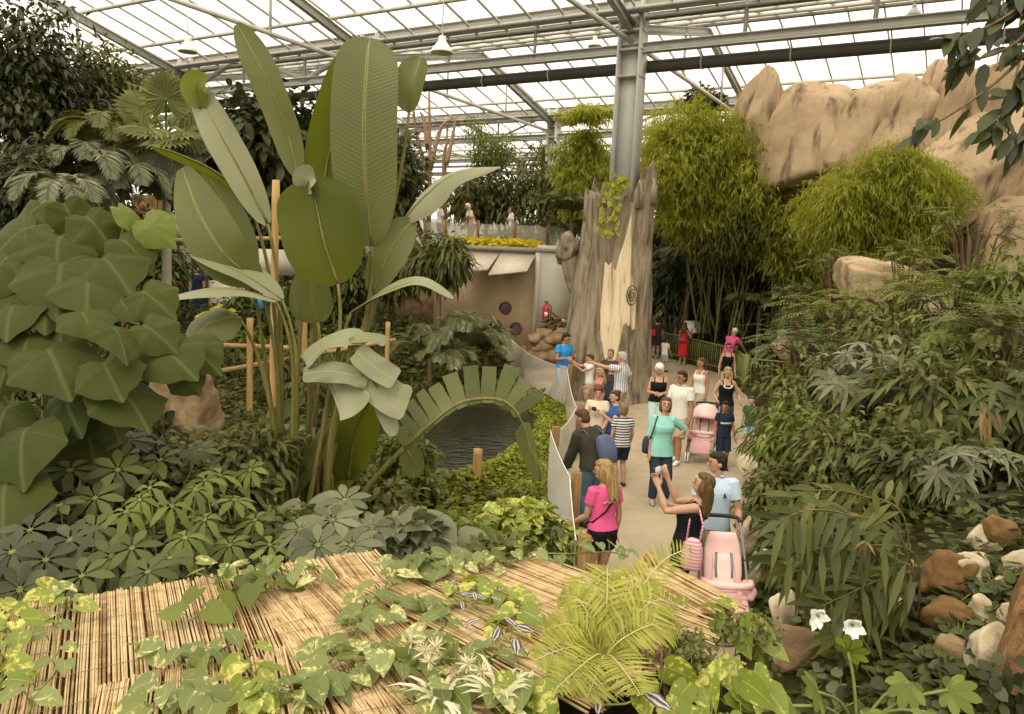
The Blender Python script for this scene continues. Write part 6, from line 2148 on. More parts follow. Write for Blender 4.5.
def broad_shrub(label, cx, cy, rx, ry, d, seed, mat, n, L, W, shape=LENS, whorl=0, droop=.45, name='shrub', group='broad leaved shrubs of the right bank', out=.9, zb=None):
    """leafy shrub; whorl > 0 sets leaves in star shaped tufts"""
    r = np.random.default_rng(seed)
    c = at(cx, cy, d); wx, wz = px_r(rx, ry, d)
    gz_ = Tz(c[0], d) if zb is None else zb
    root = thing(name, V3(c[0], d, gz_), label, 'shrub', group)
    g = G(); gs = G()
    if whorl:
        m_ = n // whorl
        nz_ = make_noise(seed, (1.5, 3))
        P, D = cloud(m_, c, V3(wx, wx * .8, wz), r, .35, lambda z_: nz_(z_), .25)
        A_ = nrm(D + V3(0, -.3, .6) + r.normal(0, .25, (m_, 3)))
        for j_ in range(whorl):
            a = 2 * PI * j_ / whorl + r.uniform(-.2, .2, m_)
            s1 = nrm(np.cross(A_, V3(.3, .2, 1.0))); s2 = np.cross(A_, s1)
            dd = s1 * np.cos(a)[:, None] + s2 * np.sin(a)[:, None] + A_ * .25
            leaves(g, P, dd, A_, L * r.uniform(.75, 1.15, m_), W * r.uniform(.85, 1.1, m_), shape, droop, .12)
        idx = range(0, m_, 4)
    else:
        leaf_cloud(g, n, c, V3(wx, wx * .8, wz), L, W, shape, seed, .3, .3, droop, out, .4)
        P, _ = cloud(14, c, V3(wx, wx * .8, wz), r, .2)
        idx = range(14)
    for i_ in idx:
        tube(gs, spline([V3(c[0] + r.normal(0, .08), d + r.normal(0, .08), gz_ - .1), (P[i_] + c) / 2 - V3(0, 0, wz * .4), P[i_]], 6), np.linspace(.03, .01, 6), 5)
    g.build('foliage', mat, root)
    gs.build('stems', BROWNSTEM, root)
    return root


bs = [(820, 395, 60, 40, 11.5, L_OLIVE, 900, .15, .05, LENS, 0, 'small leaved olive shrub leaning over the path beside the boy in navy'), (880, 385, 62, 46, 10.5, L_GREY, 620, .26, .07, LENS, 7, 'grey green shrub with whorled leaves in the middle of the right bank'),
      (940, 400, 66, 50, 9.5, L_OLIVE, 700, .27, .07, LENS, 0, 'dark green shrub with long drooping leaves on the right bank'), (1000, 415, 60, 54, 9.0, L_MID, 560, .26, .07, LENS, 8, 'green shrub with long leaves and dry brown tips at the right edge'),
      (985, 475, 58, 34, 7.8, L_GREY, 380, .24, .055, LENS, 9, 'dark grey shrub with star shaped leaf tufts above the stones'), (800, 440, 52, 44, 10.0, L_FRESH, 900, .15, .05, LENS, 0, 'small leaved shrub beside the path above the pale stones'),
      (850, 455, 62, 46, 9.0, L_OLIVE, 1000, .15, .055, LENS, 0, 'dark small leaved shrub at the middle of the right bank, lower part'), (920, 470, 60, 46, 8.3, L_MID, 760, .19, .06, LENS, 0, 'dark shaded shrub above the ginger canes'),
      (780, 490, 34, 34, 9.2, L_OLIVE, 600, .13, .045, LENS, 0, 'olive shrub at the path edge beside the man in blue polo'), (1010, 285, 46, 34, 12.5, L_FRESH, 420, .20, .06, LENS, 0, 'fresh green shrub high at the right picture edge'),
      (900, 345, 60, 34, 12.0, L_OLIVE, 900, .16, .055, LENS, 0, 'olive shrub between the feathery shrubs of the right bank'), (965, 350, 56, 38, 11.0, L_FRESH, 520, .20, .06, LENS, 6, 'bright green whorled shrub in the upper right bank'), (855, 520, 60, 40, 8.0, L_MID, 900, .15, .05, LENS, 0, 'shaded low shrub behind the ginger canes'),
      (795, 545, 32, 34, 8.0, L_MID, 500, .16, .05, LENS, 0, 'dark low shrub beside the stroller')]
for q, (cx, cy, rx, ry, d, mt, n, L_, W_, shp, wh, lb) in enumerate(bs):
    broad_shrub(lb, cx, cy, rx, ry, d, 110 + q, mt, int(n * 1.6), L_, W_, shp, wh)

# ---- understorey that closes the view on both sides
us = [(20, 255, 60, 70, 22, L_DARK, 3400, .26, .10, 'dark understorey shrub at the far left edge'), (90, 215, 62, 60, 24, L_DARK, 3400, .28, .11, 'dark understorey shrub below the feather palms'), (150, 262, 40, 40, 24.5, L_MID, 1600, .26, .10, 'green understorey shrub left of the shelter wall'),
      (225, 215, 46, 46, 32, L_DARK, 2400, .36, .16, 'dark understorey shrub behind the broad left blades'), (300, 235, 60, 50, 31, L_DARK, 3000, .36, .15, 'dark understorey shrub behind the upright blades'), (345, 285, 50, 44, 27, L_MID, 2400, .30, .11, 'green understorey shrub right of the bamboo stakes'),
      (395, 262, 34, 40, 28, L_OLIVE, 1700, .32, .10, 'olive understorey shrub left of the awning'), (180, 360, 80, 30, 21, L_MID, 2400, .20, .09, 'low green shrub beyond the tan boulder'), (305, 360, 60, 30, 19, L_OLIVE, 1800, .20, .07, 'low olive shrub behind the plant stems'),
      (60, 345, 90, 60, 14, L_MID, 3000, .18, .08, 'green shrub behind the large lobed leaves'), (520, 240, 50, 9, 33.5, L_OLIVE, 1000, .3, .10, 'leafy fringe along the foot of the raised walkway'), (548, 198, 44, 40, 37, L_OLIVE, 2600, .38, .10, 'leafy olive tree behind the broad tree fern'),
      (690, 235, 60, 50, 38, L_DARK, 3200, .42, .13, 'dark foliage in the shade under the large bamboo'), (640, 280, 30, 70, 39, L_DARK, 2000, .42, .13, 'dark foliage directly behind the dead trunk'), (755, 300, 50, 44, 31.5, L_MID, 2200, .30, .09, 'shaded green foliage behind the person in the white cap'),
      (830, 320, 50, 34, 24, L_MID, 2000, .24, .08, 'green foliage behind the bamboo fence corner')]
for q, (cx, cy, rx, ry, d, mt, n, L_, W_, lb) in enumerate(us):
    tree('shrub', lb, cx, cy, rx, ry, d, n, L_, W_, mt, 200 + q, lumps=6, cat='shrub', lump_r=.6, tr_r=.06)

# ---------------------------------------------------------------- the giant banana like plant
def blade(g, mid, face, width, prof=None, cup=.12, curl=0.0, nl=26, nw=4, asym=0.0, wav=.02, r=RNG, gaps=None, side_droop=0.0):
    """long blade: mid = points along the midrib, face = side the upper surface looks to; gaps tears it into strips"""
    M_ = spline(mid, nl)
    Tn = nrm(np.gradient(M_, axis=0))
    f = np.asarray(face, float)
    S = nrm(np.cross(Tn, f)); Nn = np.cross(S, Tn)
    t = np.linspace(0, 1, nl)
    pr = prof(t) if prof else np.clip(np.sin(PI * np.clip(t * .93 + .05, 0, 1)) ** .55, .05, 1)
    v = np.linspace(-1, 1, 2 * nw + 1)
    ph = r.uniform(0, 6)
    V = np.zeros((nl, 2 * nw + 1, 3)); UVs = np.zeros((nl, 2 * nw + 1, 2))
    for j, q in enumerate(v):
        w_ = width / 2 * pr * q * (1 + asym * np.sign(q))
        h = cup * np.abs(q) ** 1.5 * width / 2 * pr + wav * width * np.sin(t * 9 + ph + 2 * q) * abs(q) * pr - side_droop * width * q * q * pr
        V[:, j] = M_ + S * w_[:, None] + Nn * h[:, None]
        UVs[:, j] = np.stack([t, np.full(nl, .5 + q / 2)], -1)
    n_ = 2 * nw + 1
    i = np.arange(nl - 1)[:, None] * n_; j = np.arange(n_ - 1)[None]
    F = np.stack([i + j, i + j + 1, i + n_ + j + 1, i + n_ + j], -1).reshape(-1, 4)
    g.add(V.reshape(-1, 3), F, UVs.reshape(-1, 2))


def torn(g, mid, face, width, nseg=14, r=RNG, side=(-1, 1), tilt=.35, gap=.12, lens=(1, 1), curl=.25, t0=0, t1=1):
    """wind torn blade: strips to each side of the midrib"""
    M_ = spline(mid, nseg * 3 + 1)
    Tn = nrm(np.gradient(M_, axis=0)); f = np.asarray(face, float)
    S = nrm(np.cross(Tn, f)); Nn = np.cross(S, Tn)
    for s in side:
        for k in range(nseg):
            a, b = k * 3, k * 3 + 3
            tm = (k + .5) / nseg
            if not t0 <= tm <= t1: continue
            w = width / 2 * (math.sin(PI * min(1, tm * .9 + .08)) ** .5) * r.uniform(.85, 1.05) * lens[0 if s < 0 else 1]
            dr_ = r.uniform(-.5, 1.0) * curl
            V, U_ = [], []
            for q in np.linspace(0, 1, 5):
                lo = M_[a] + S[a] * s * w * q + Tn[a] * w * tilt * q; hi = M_[b] + S[b] * s * w * q + Tn[b] * w * tilt * q
                mg = gap * q * r.uniform(.5, 1)
                for p, u in ((lo * (1 - mg) + hi * mg, a), ((lo + hi) / 2, (a + b) / 2), (hi * (1 - mg) + lo * mg, b)):
                    p = p - Nn[(a + b) // 2] * dr_ * w * q * q
                    V.append(p); U_.append((u / (nseg * 3), .5 + s * q / 2))
            F = [[i * 3 + j, i * 3 + j + 1, i * 3 + j + 4, i * 3 + j + 3] for i in range(4) for j in range(2)]
            g.add(V, F, U_)


SD = 9.0
sb = at(296, 560, SD)
sroot = thing('giant_bird_of_paradise_plant', V3(sb[0], SD, 0), 'giant banana like plant with huge upright paddle leaves in front of the pond', 'plant')
SP = SD / FPX
TOW = V3(0, -1, .25)


def sleaf(pts, wpx, mat, face=TOW, d0=SD, name='leaf', stalk=True, foot=None, **k):
    """leaf blade by its midrib, base first; with a stalk down to the clump"""
    P = np.array([at(x, y, d0 + (dd if dd is not None else 0)) for x, y, dd in pts])
    g = G(); blade(g, P, face, wpx * SP, **k)
    o = g.build(name, mat, sroot)
    gm = G(); M_ = spline(P, 16); tube(gm, M_ - np.asarray(nrm(face)) * .006, np.linspace(.020, .004, 16), 6); gm.build('midrib', STALK, o)
    if stalk:
        fx, fd = foot if foot else (296 + RNG.uniform(-22, 22), RNG.uniform(-.25, .25))
        F_ = at(fx, 560, d0 + fd)
        F_ = V3(F_[0], F_[1], 0.0)
        dirb = nrm(P[0] - P[1])
        gm = G(); L_ = np.linalg.norm(F_ - P[0])
        c2 = P[0] + nrm(dirb * V3(1, 1, .3) + V3(0, 0, -1.6)) * L_ * .26
        c1 = F_ * .55 + P[0] * .45; c1[0] = F_[0] * .75 + P[0][0] * .25
        t_ = np.linspace(0, 1, 18)[:, None]
        pp = F_ * (1 - t_) ** 3 + 3 * c1 * t_ * (1 - t_) ** 2 + 3 * c2 * t_ ** 2 * (1 - t_) + P[0] * t_ ** 3
        tube(gm, pp, np.linspace(.040, .016, 18), 8); gm.build('stalk', STALK, o)
    return o


STALK = grained('olive leaf stalk', [(.075, .065, .018), (.14, .125, .034), (.22, .19, .06)], (16, 16, 1.2), .004, .5, 1.0, .3)
flat = lambda t: np.clip(1 - np.abs(2 * np.clip(t * .97 + .015, 0, 1) - 1) ** 3.0, .02, 1) ** .62
ov = None
sleaf([(372, 246, 0), (366, 190, -.05), (364, 120, -.05), (367, 62, .02), (370, 38, .1)], 64, L_STREL, V3(.12, -1, .15), prof=flat, foot=(312, 0), cup=.06)
sleaf([(322, 192, .25), (330, 150, .3), (345, 95, .35), (362, 42, .45)], 52, L_STRELOLIVE, V3(.55, -1, .1), prof=flat, foot=(304, .2))
sleaf([(328, 205, .5), (345, 160, .55), (352, 100, .6)], 50, L_STREL, V3(-.5, -1, 0), prof=flat, foot=(306, .3))
sleaf([(299, 178, .1), (286, 130, .1), (262, 70, .1), (237, 24, .15)], 33, L_STREL, V3(-.35, -1, .2), prof=flat, foot=(285, .1))
sleaf([(268, 224, 0), (243, 175, 0), (218, 130, 0), (193, 82, .1)], 36, L_STRELPALE, V3(-.45, -1, .35), prof=flat, foot=(280, 0))
o = sleaf([(200, 108, .04), (196, 88, -.02), (206, 74, -.05)], 26, L_FRESH, V3(.2, -1, .3), stalk=False, name='leaf_tip', cup=.6)
sleaf([(246, 196, .3), (215, 172, .2), (180, 155, .1), (152, 146, .1)], 16, L_STRELOLIVE, V3(.1, -.5, -1), prof=flat, foot=(284, .2), cup=.5)
sleaf([(256, 280, -.1), (225, 255, -.2), (200, 215, -.1), (182, 168, .1)], 56, L_STREL, V3(-.3, -1, .3), foot=(282, -.1), cup=.02)
sleaf([(252, 275, .2), (240, 240, .2), (222, 200, .3), (205, 170, .3)], 34, L_STREL, V3(.7, -1, .1), foot=(284, .1), cup=.1)
sleaf([(338, 284, -.35), (325, 245, -.4), (316, 205, -.35), (310, 178, -.3)], 76, L_STRELOLIVE, V3(.1, -1, .0), prof=flat, foot=(300, -.2), cup=.08)
sleaf([(306, 190, -.3), (309, 181, -.36), (316, 180, -.36)], 26, L_STRELPALE, V3(0, -1, .3), stalk=False, name='leaf_tip', cup=.7)
sleaf([(318, 322, .1), (312, 300, .05), (314, 262, 0)], 48, L_STREL, V3(-.2, -1, .3), foot=(296, .1))
sleaf([(402, 222, .2), (425, 196, .1), (455, 174, 0), (499, 167, -.1)], 38, L_STRELPALE, V3(-.25, -.7, .75), foot=(318, .2), cup=.0, side_droop=.22, prof=lambda t: np.clip(np.minimum((t + .05) * 3, (1.0 - t) * 1.9), .02, 1) ** .7)
sleaf([(409, 112, .3), (413, 85, .3), (421, 57, .35)], 34, L_STREL, V3(-.4, -1, 0), prof=flat, foot=(318, .3), cup=.5)
sleaf([(372, 292, .05), (385, 262, .05), (400, 235, .1), (413, 220, .15)], 36, L_STREL, V3(.25, -1, .2), foot=(312, .1), cup=.15)
sleaf([(352, 312, -.1), (385, 292, -.3), (420, 282, -.35), (453, 298, -.3)], 26, L_STRELPALE, V3(0, -.35, 1), foot=(308, 0), cup=.1, prof=flat)
sleaf([(282, 300, -.2), (250, 278, -.2), (220, 264, -.2), (193, 254, -.1)], 34, L_STRELPALE, V3(.3, -.6, 1), foot=(288, -.1), prof=flat, cup=.3)
sleaf([(275, 300, -.3), (240, 290, -.5), (200, 291, -.7), (150, 302, -.8)], 30, L_STRELPALE, V3(0, -.25, 1), foot=(286, -.2), side_droop=.15)
sleaf([(240, 318, -.4), (226, 318, -.5), (205, 326, -.6), (190, 346, -.7)], 44, L_STREL, V3(0, -.7, .7), foot=(290, -.2), side_droop=.2)
# low dark upright blades at the foot
sleaf([(348, 480, .2), (352, 450, .1), (360, 420, 0), (372, 398, 0)], 46, L_STRELOLIVE, V3(.4, -1, .1), foot=(330, .1))
sleaf([(282, 510, -.2), (300, 480, -.2), (318, 450, -.2), (332, 418, -.2)], 24, L_STREL, V3(-.8, -1, .1), foot=(296, -.1), prof=flat)
sleaf([(330, 500, .2), (342, 470, .2), (345, 430, .2), (338, 395, .2)], 36, L_STRELOLIVE, V3(.5, -1, 0), foot=(320, .2))
sleaf([(250, 452, .4), (262, 430, .3), (285, 410, .2), (305, 398, .2)], 18, L_STREL, V3(-.2, -1, .4), foot=(270, .3), prof=flat)
# broken pale leaf folded over in front
P = np.array([at(x, y, SD - .5 + dd) for x, y, dd in ((352, 338, 0), (362, 360, -.08), (376, 384, -.05), (388, 420, .05))])
g = G()
blunt = lambda t: np.clip(np.minimum((t + .25) * 2.5, (1.06 - t) * 9), .03, 1) ** .5
FB = lambda pts, dd: np.array([at(x, y, SD + dd) for x, y in pts])
blade(g, FB(((364, 341), (346, 340), (326, 346), (306, 364)), -.50), V3(-.2, -.55, .8), 24 * SP, prof=blunt, wav=.05, asym=.2)
blade(g, FB(((352, 339), (366, 338), (378, 339), (386, 343)), -.52), V3(.1, -.6, .8), 14 * SP, prof=blunt)
blade(g, FB(((368, 380), (348, 374), (326, 371), (303, 374)), -.60), V3(0, -.75, .65), 22 * SP, prof=blunt, wav=.10, side_droop=.12)
blade(g, FB(((360, 384), (352, 394), (340, 402), (336, 404)), -.58), V3(-.1, -.85, .5), 40 * SP, prof=blunt, wav=.05)
blade(g, FB(((356, 352), (368, 362), (382, 372), (396, 380)), -.60), V3(.25, -.9, .45), 24 * SP, prof=blunt, wav=.05)
blade(g, FB(((364, 368), (378, 386), (392, 398), (408, 404)), -.55), V3(.2, -.95, .3), 34 * SP, prof=blunt, wav=.05)
blade(g, FB(((376, 400), (384, 412), (390, 424), (394, 436)), -.5), V3(.3, -.95, .2), 16 * SP, prof=flat)
o = g.build('leaf', L_STRELPALE, sroot, label='pale torn leaf folded over at the front')
g = G(); tube(g, P, [.03, .026, .02, .012], 8)
tube(g, spline([V3(*at(322, 560, SD - .1)[:2], 0), at(330, 450, SD - .3), at(345, 380, SD - .45), P[0]], 16), np.linspace(.05, .028, 16), 8); g.build('stalk', STALK, o)
# arching torn leaf over the pond
P = np.array([at(x, y, SD + dd) for x, y, dd in ((404, 448, .0), (430, 424, .15), (462, 402, .3), (500, 400, .45), (520, 418, .5), (530, 448, .5), (540, 478, .5))])
g = G(); torn(g, P, V3(.05, -.9, .45), 1.0, 17, side=(-1,), lens=(.95, 1), tilt=.12, gap=.16, curl=.3, t1=.66)
torn(g, P, V3(.05, -.9, .45), .8, 17, side=(1,), lens=(.5, .16), tilt=.1, gap=.06, curl=.5, t1=.66)
torn(g, P, V3(.3, -.95, .2), .62, 13, side=(-1, 1), lens=(.35, .62), tilt=.55, gap=.02, curl=.2, t0=.66)
o = g.build('leaf', L_STREL, sroot, label='arching leaf torn into strips over the pond')
g = G(); M_ = spline(P, 20); tube(g, M_, np.linspace(.026, .006, 20), 6)
tube(g, spline([V3(*at(318, 560, SD)[:2], 0), at(345, 520, SD), at(375, 478, SD), P[0]], 14), np.linspace(.05, .027, 14), 8); g.build('stalk', STALK, o)
sleaf([(404, 446, .02), (412, 460, .03), (414, 478, .05)], 24, L_STREL, V3(.1, -1, .2), stalk=False, name='leaf_tip', prof=flat)
# bare cut stalks and dry sheaths of the clump
for q in range(16):
    fx = 296 + RNG.uniform(-34, 40); d_ = SD + RNG.uniform(-.35, .4)
    a = at(fx, 560, d_); top_ = at(fx + RNG.uniform(-16, 16), RNG.uniform(420, 500), d_)
    g = G(); tube(g, spline([V3(a[0], a[1], 0), (V3(a[0], a[1], 0) + top_) / 2 + V3(.02, 0, 0), top_], 8), np.linspace(.042, .02, 8), 8)
    g.build('stalk', STALK if q % 3 else BROWNSTEM, sroot)


# ---------------------------------------------------------------- large lobed leaves at the left
def lobed(g, c, axis, nrml, R, lobes=5, cupv=.12, r=RNG, heart=.35):
    """broad heart shaped leaf with shallow pointed lobes; axis points to the tip"""
    axis = nrm(axis); nrml = np.asarray(nrml, float); nrml = nrm(nrml - axis * np.dot(nrml, axis)); side = np.cross(axis, nrml)
    n = 60; nr = 6
    th = np.linspace(-PI, PI, n, endpoint=False)
    lob = 1 + .13 * np.maximum(0, np.cos(lobes * th)) ** 3 * (np.cos(th) > -.75)
    prof = (.90 + .10 * np.cos(th)) * lob
    prof = prof * (1 - heart * np.exp(-((np.abs(th) - PI) / .32) ** 2))
    prof += .20 * np.exp(-(th / .16) ** 2)
    V, U_ = [c.copy()], [(.5, .5)]
    ph = r.uniform(0, 6)
    for k in range(1, nr + 1):
        q = k / nr
        for a, p in zip(th, prof):
            x, y = math.sin(a) * p * q, math.cos(a) * p * q
            h = -cupv * q * q * (1 + .3 * math.cos(a)) + .035 * math.sin(a * lobes + ph) * q - .05 * abs(x) * 0
            h += .05 * abs(x)
            V.append(c + R * (side * x + axis * y + nrml * h)); U_.append((.5 + y * .5, .5 + x * .5))
    F4, F3 = [], []
    for j in range(n):
        F3.append([0, 1 + j, 1 + (j + 1) % n])
        for k in range(nr - 1):
            a0 = 1 + k * n
            F4.append([a0 + j, a0 + n + j, a0 + n + (j + 1) % n, a0 + (j + 1) % n])
    g.add(V, F3, U_)
    g.f.append(np.array(F4) + g.n - len(V))


bx_, bd = at(70, 560, 6.6)[0], 6.6
lroot = thing('large_lobed_leaf_plant', V3(bx_, bd, Tz(bx_, bd)), 'plant with many big lobed green leaves at the left edge of the photo', 'plant')
crown = at(60, 430, 6.7)
LL = [(14, 236, 40, 6.9), (58, 244, 34, 6.8), (96, 226, 30, 7.0), (128, 214, 20, 7.1), (60, 270, 44, 6.6), (30, 296, 38, 6.6), (108, 262, 36, 6.7), (88, 284, 36, 6.5), (130, 246, 26, 6.9), (152, 226, 22, 7.0), (84, 315, 28, 6.2), (117, 332, 30, 5.9), (52, 356, 44, 6.0),
      (106, 368, 34, 5.9), (28, 338, 34, 6.3), (152, 330, 26, 6.2), (168, 352, 34, 6.2), (196, 350, 26, 6.4), (124, 393, 40, 6.0), (66, 398, 40, 6.1), (46, 304, 32, 6.5), (12, 308, 34, 6.4), (10, 360, 34, 6.2), (22, 440, 42, 5.6), (4, 490, 46, 5.4),
      (4, 412, 30, 5.9), (90, 440, 38, 6.3), (48, 428, 30, 6.0), (150, 296, 26, 6.5), (0, 265, 34, 6.7), (120, 300, 26, 6.5), (184, 376, 20, 6.4), (70, 216, 24, 7.2), (30, 215, 26, 7.3), (60, 330, 30, 6.4), (36, 470, 32, 5.9), (104, 410, 30, 6.3)]
for q, (px, py, rp, d) in enumerate(LL):
    c = at(px, py, d)
    out_ = nrm((c - crown) * V3(1, .6, .5) + V3(0, -.35, 0) + RNG.normal(0, .12, 3))
    ax = nrm(out_ * V3(1, 1, .2) + V3(.15, 0, -.65 + RNG.uniform(-.15, .15)))
    nr_ = nrm(V3(.1, -.75, .70) + RNG.normal(0, .30, 3) + out_ * .35)
    g = G(); lobed(g, c, ax, nr_, rp * d / FPX * 1.04, 5, .24)
    o = g.build('leaf', L_BIG if q not in (3, 9) else L_FRESH, lroot)
    g = G(); tube(g, spline([crown + V3(RNG.normal(0, .1), RNG.normal(0, .1), -.25), (crown + c) / 2 + V3(0, .1, .12), c - nr_ * .01], 8), np.linspace(.014, .008, 8), 6); g.build('leaf_stalk', STALK, o)
for q in range(4):
    g = G(); b0 = V3(bx_ + RNG.normal(0, .12), bd + RNG.normal(0, .12), Tz(bx_, bd) - .1)
    tube(g, spline([b0, (b0 + crown) / 2 + RNG.normal(0, .06, 3), crown + RNG.normal(0, .12, 3) + V3(0, .2, .35)], 9), np.linspace(.045, .02, 9), 8); g.build('stem', BROWNSTEM, lroot)


# ---------------------------------------------------------------- umbrella plants and other undergrowth in front of the big plant
def umbel(g, gs, c, up, R, n, root_pt, r=RNG, droop=.25, w=.30):
    up = nrm(up); s1 = nrm(np.cross(up, V3(.2, .9, .1))); s2 = np.cross(up, s1)
    a = 2 * PI * np.arange(n) / n + r.uniform(0, 1)
    D = s1 * np.cos(a)[:, None] + s2 * np.sin(a)[:, None] + up * .05
    O = c + D * R * .12
    leaves(g, O, D, np.repeat(up[None], n, 0), R * r.uniform(.85, 1.05, n), R * w * 1.25, [(0, 0, .05), (.2, .2, .5), (.5, .5, 1), (.8, .8, .75), (1, 1, .05)], droop, .12)
    tube(gs, spline([root_pt, (root_pt + c) / 2 + V3(r.normal(0, .03), r.normal(0, .03), .05), c], 7), np.linspace(.010, .005, 7), 5)
    for i in range(n): tube(gs, [c, O[i]], .004, 4)


def umbrella_plant(label, spots, mat, base_px, base_d, n=8, droop=.25, upv=V3(0, -.55, .85), name='umbrella_plant', zb=None):
    b = at(base_px, 560, base_d); z = Tz(b[0], base_d) if zb is None else zb
    root = thing(name, V3(b[0], base_d, z), label, 'plant', 'umbrella plants along the reed mats')
    g, gs = G(), G()
    for px, py, rp, d in spots:
        c = at(px, py, d)
        umbel(g, gs, c, upv + RNG.normal(0, .2, 3), rp * d / FPX, n + RNG.integers(-1, 2), V3(b[0] + RNG.normal(0, .06), base_d + RNG.normal(0, .06), z) if abs(c[0] - b[0]) > .05 or True else c, droop=droop)
    g.build('foliage', mat, root); gs.build('stems', STEM, root)
    return root


umbrella_plant('umbrella plant with broad star shaped leaves hanging over the left reed mat', [(82, 576, 32, 4.1), (148, 572, 30, 4.0), (112, 556, 30, 4.3), (62, 596, 26, 4.1), (132, 548, 28, 4.3), (170, 558, 24, 4.2)], L_MID, 100, 4.9)
umbrella_plant('umbrella plant in the shade at the far left beside the reed mat', [(20, 590, 36, 4.2), (46, 560, 34, 4.5), (12, 552, 34, 4.6), (70, 540, 32, 4.7), (30, 530, 34, 5.0), (8, 620, 30, 4.0)], L_DARK, 20, 5.2)
umbrella_plant('umbrella plant with fresh drooping yellow green leaves', [(126, 512, 26, 4.9), (150, 488, 24, 5.1), (185, 538, 26, 4.6), (172, 506, 24, 4.9), (205, 520, 22, 4.8), (140, 500, 20, 5.0), (196, 490, 22, 5.2)], L_FRESH, 160, 5.3, 7, .75)
umbrella_plant('umbrella plant with mid green leaves under the big lobed leaves', [(95, 498, 28, 5.6), (60, 505, 28, 5.4), (118, 470, 28, 5.9), (70, 470, 30, 5.9), (160, 460, 26, 6.2), (30, 500, 30, 5.6), (95, 528, 28, 5.1), (130, 440, 24, 6.4), (200, 450, 22, 6.5)], L_MID, 90, 6.2, 8)
umbrella_plant('umbrella plant with grey green leaves at the foot of the giant plant', [(332, 520, 34, 4.9), (352, 545, 32, 4.7), (318, 545, 28, 4.7), (300, 530, 26, 5.0), (372, 528, 24, 5.2), (345, 500, 26, 5.3)], L_GREY, 335, 5.3, 9, .2)
umbrella_plant('umbrella plant with small bright leaves left of the giant plant', [(235, 500, 24, 5.8), (255, 520, 22, 5.6), (220, 475, 22, 6.2), (270, 545, 22, 5.2), (230, 545, 24, 5.2), (250, 470, 20, 6.4), (205, 480, 20, 6.0)], L_FRESH, 240, 6.0, 7, .4)

ug = [(200, 500, 60, 34, 7.2, L_MID, 900, .16, .07, 'leafy green undergrowth shrub left of the giant plant'), (250, 455, 46, 30, 8.6, L_OLIVE, 800, .15, .06, 'olive undergrowth shrub below the tan boulder'), (110, 470, 80, 40, 7.4, L_DARK, 1500, .17, .07, 'dark undergrowth shrub behind the umbrella plants'),
      (30, 540, 50, 50, 5.8, L_DARK, 1100, .17, .07, 'dark undergrowth shrub at the left edge'), (300, 545, 60, 30, 5.8, L_MID, 900, .15, .06, 'green undergrowth shrub at the foot of the giant plant stems'), (180, 545, 70, 30, 5.6, L_MID, 1000, .15, .06, 'green undergrowth shrub at the edge of the left reed mat'),
      (400, 545, 50, 24, 6.2, L_GREY, 500, .22, .10, 'grey green undergrowth shrub beside the arching leaf stalk'), (445, 540, 50, 22, 7.0, L_FRESH, 600, .17, .10, 'olive undergrowth shrub at the near pond edge'), (520, 530, 44, 26, 8.2, L_POTHOSY, 800, .17, .11, 'fresh green undergrowth shrub beside the net fence'),
      (405, 465, 30, 36, 11.6, L_FRESH, 1300, .11, .06, 'pale small leaved bush at the left pond edge'), (380, 505, 36, 26, 9.5, L_OLIVE, 700, .15, .07, 'olive bush below the arching leaf'), (330, 450, 30, 40, 10.5, L_DARK, 800, .2, .08, 'dark bush behind the stalks of the giant plant'),
      (500, 560, 46, 16, 6.4, L_OLIVE, 600, .13, .06, 'low olive bush behind the pothos on the mat edge'), (545, 545, 24, 22, 8.0, L_MID, 500, .14, .06, 'low green bush at the foot of the net fence')]
for q, (cx, cy, rx, ry, d, mt, n, L_, W_, lb) in enumerate(ug):
    broad_shrub(lb, cx, cy, rx, ry, d, 400 + q, mt, int(n * 1.5), L_, W_, OVAL if q % 3 == 0 else LENS, 0, .4, group='undergrowth shrubs in front of the pond')
# taro like big leaves near the pond
tp = thing('elephant_ear_plant', V3(*at(420, 540, 6.6)[:2], 0), 'large grey leaves of an elephant ear plant by the near pond edge', 'plant')
for px, py, rp, d, ax in ((425, 528, 34, 6.4, (.8, -.5, -.35)), (330, 512, 30, 6.2, (-.3, -.5, -.7)), (465, 540, 26, 6.6, (.7, -.6, -.2)), (295, 515, 24, 6.4, (-.4, -.4, -.6))):
    c = at(px, py, d); g = G(); lobed(g, c, V3(*ax), V3(.05, -.5, .9), rp * d / FPX, 2, .1, heart=.5); o = g.build('leaf', L_GREY, tp)
    b_ = base_of(tp); g = G(); tube(g, spline([b_ + V3(0, 0, 0), (b_ + c) / 2 + V3(0, 0, .2), c], 8), .012, 6); g.build('leaf_stalk', STEM, o)
# lily leaves and small marsh plants in the pond
wl = thing('water_lily', V3(*at(445, 480, 13.4)[:2], -.22), 'round green water lily leaves floating near the bamboo post', 'water plant')
for px, py, rp in ((452, 478, 13), (441, 470, 9), (462, 487, 12), (436, 489, 11), (470, 474, 8), (448, 494, 9)):
    c = on_z(px, py, -.2 + RNG.uniform(0, .08)); g = G(); lobed(g, c, V3(RNG.normal(), RNG.normal(), 0), V3(0, 0, 1), rp * c[1] / FPX, 2, .03, heart=.6); g.build('leaf', L_FRESH, wl)
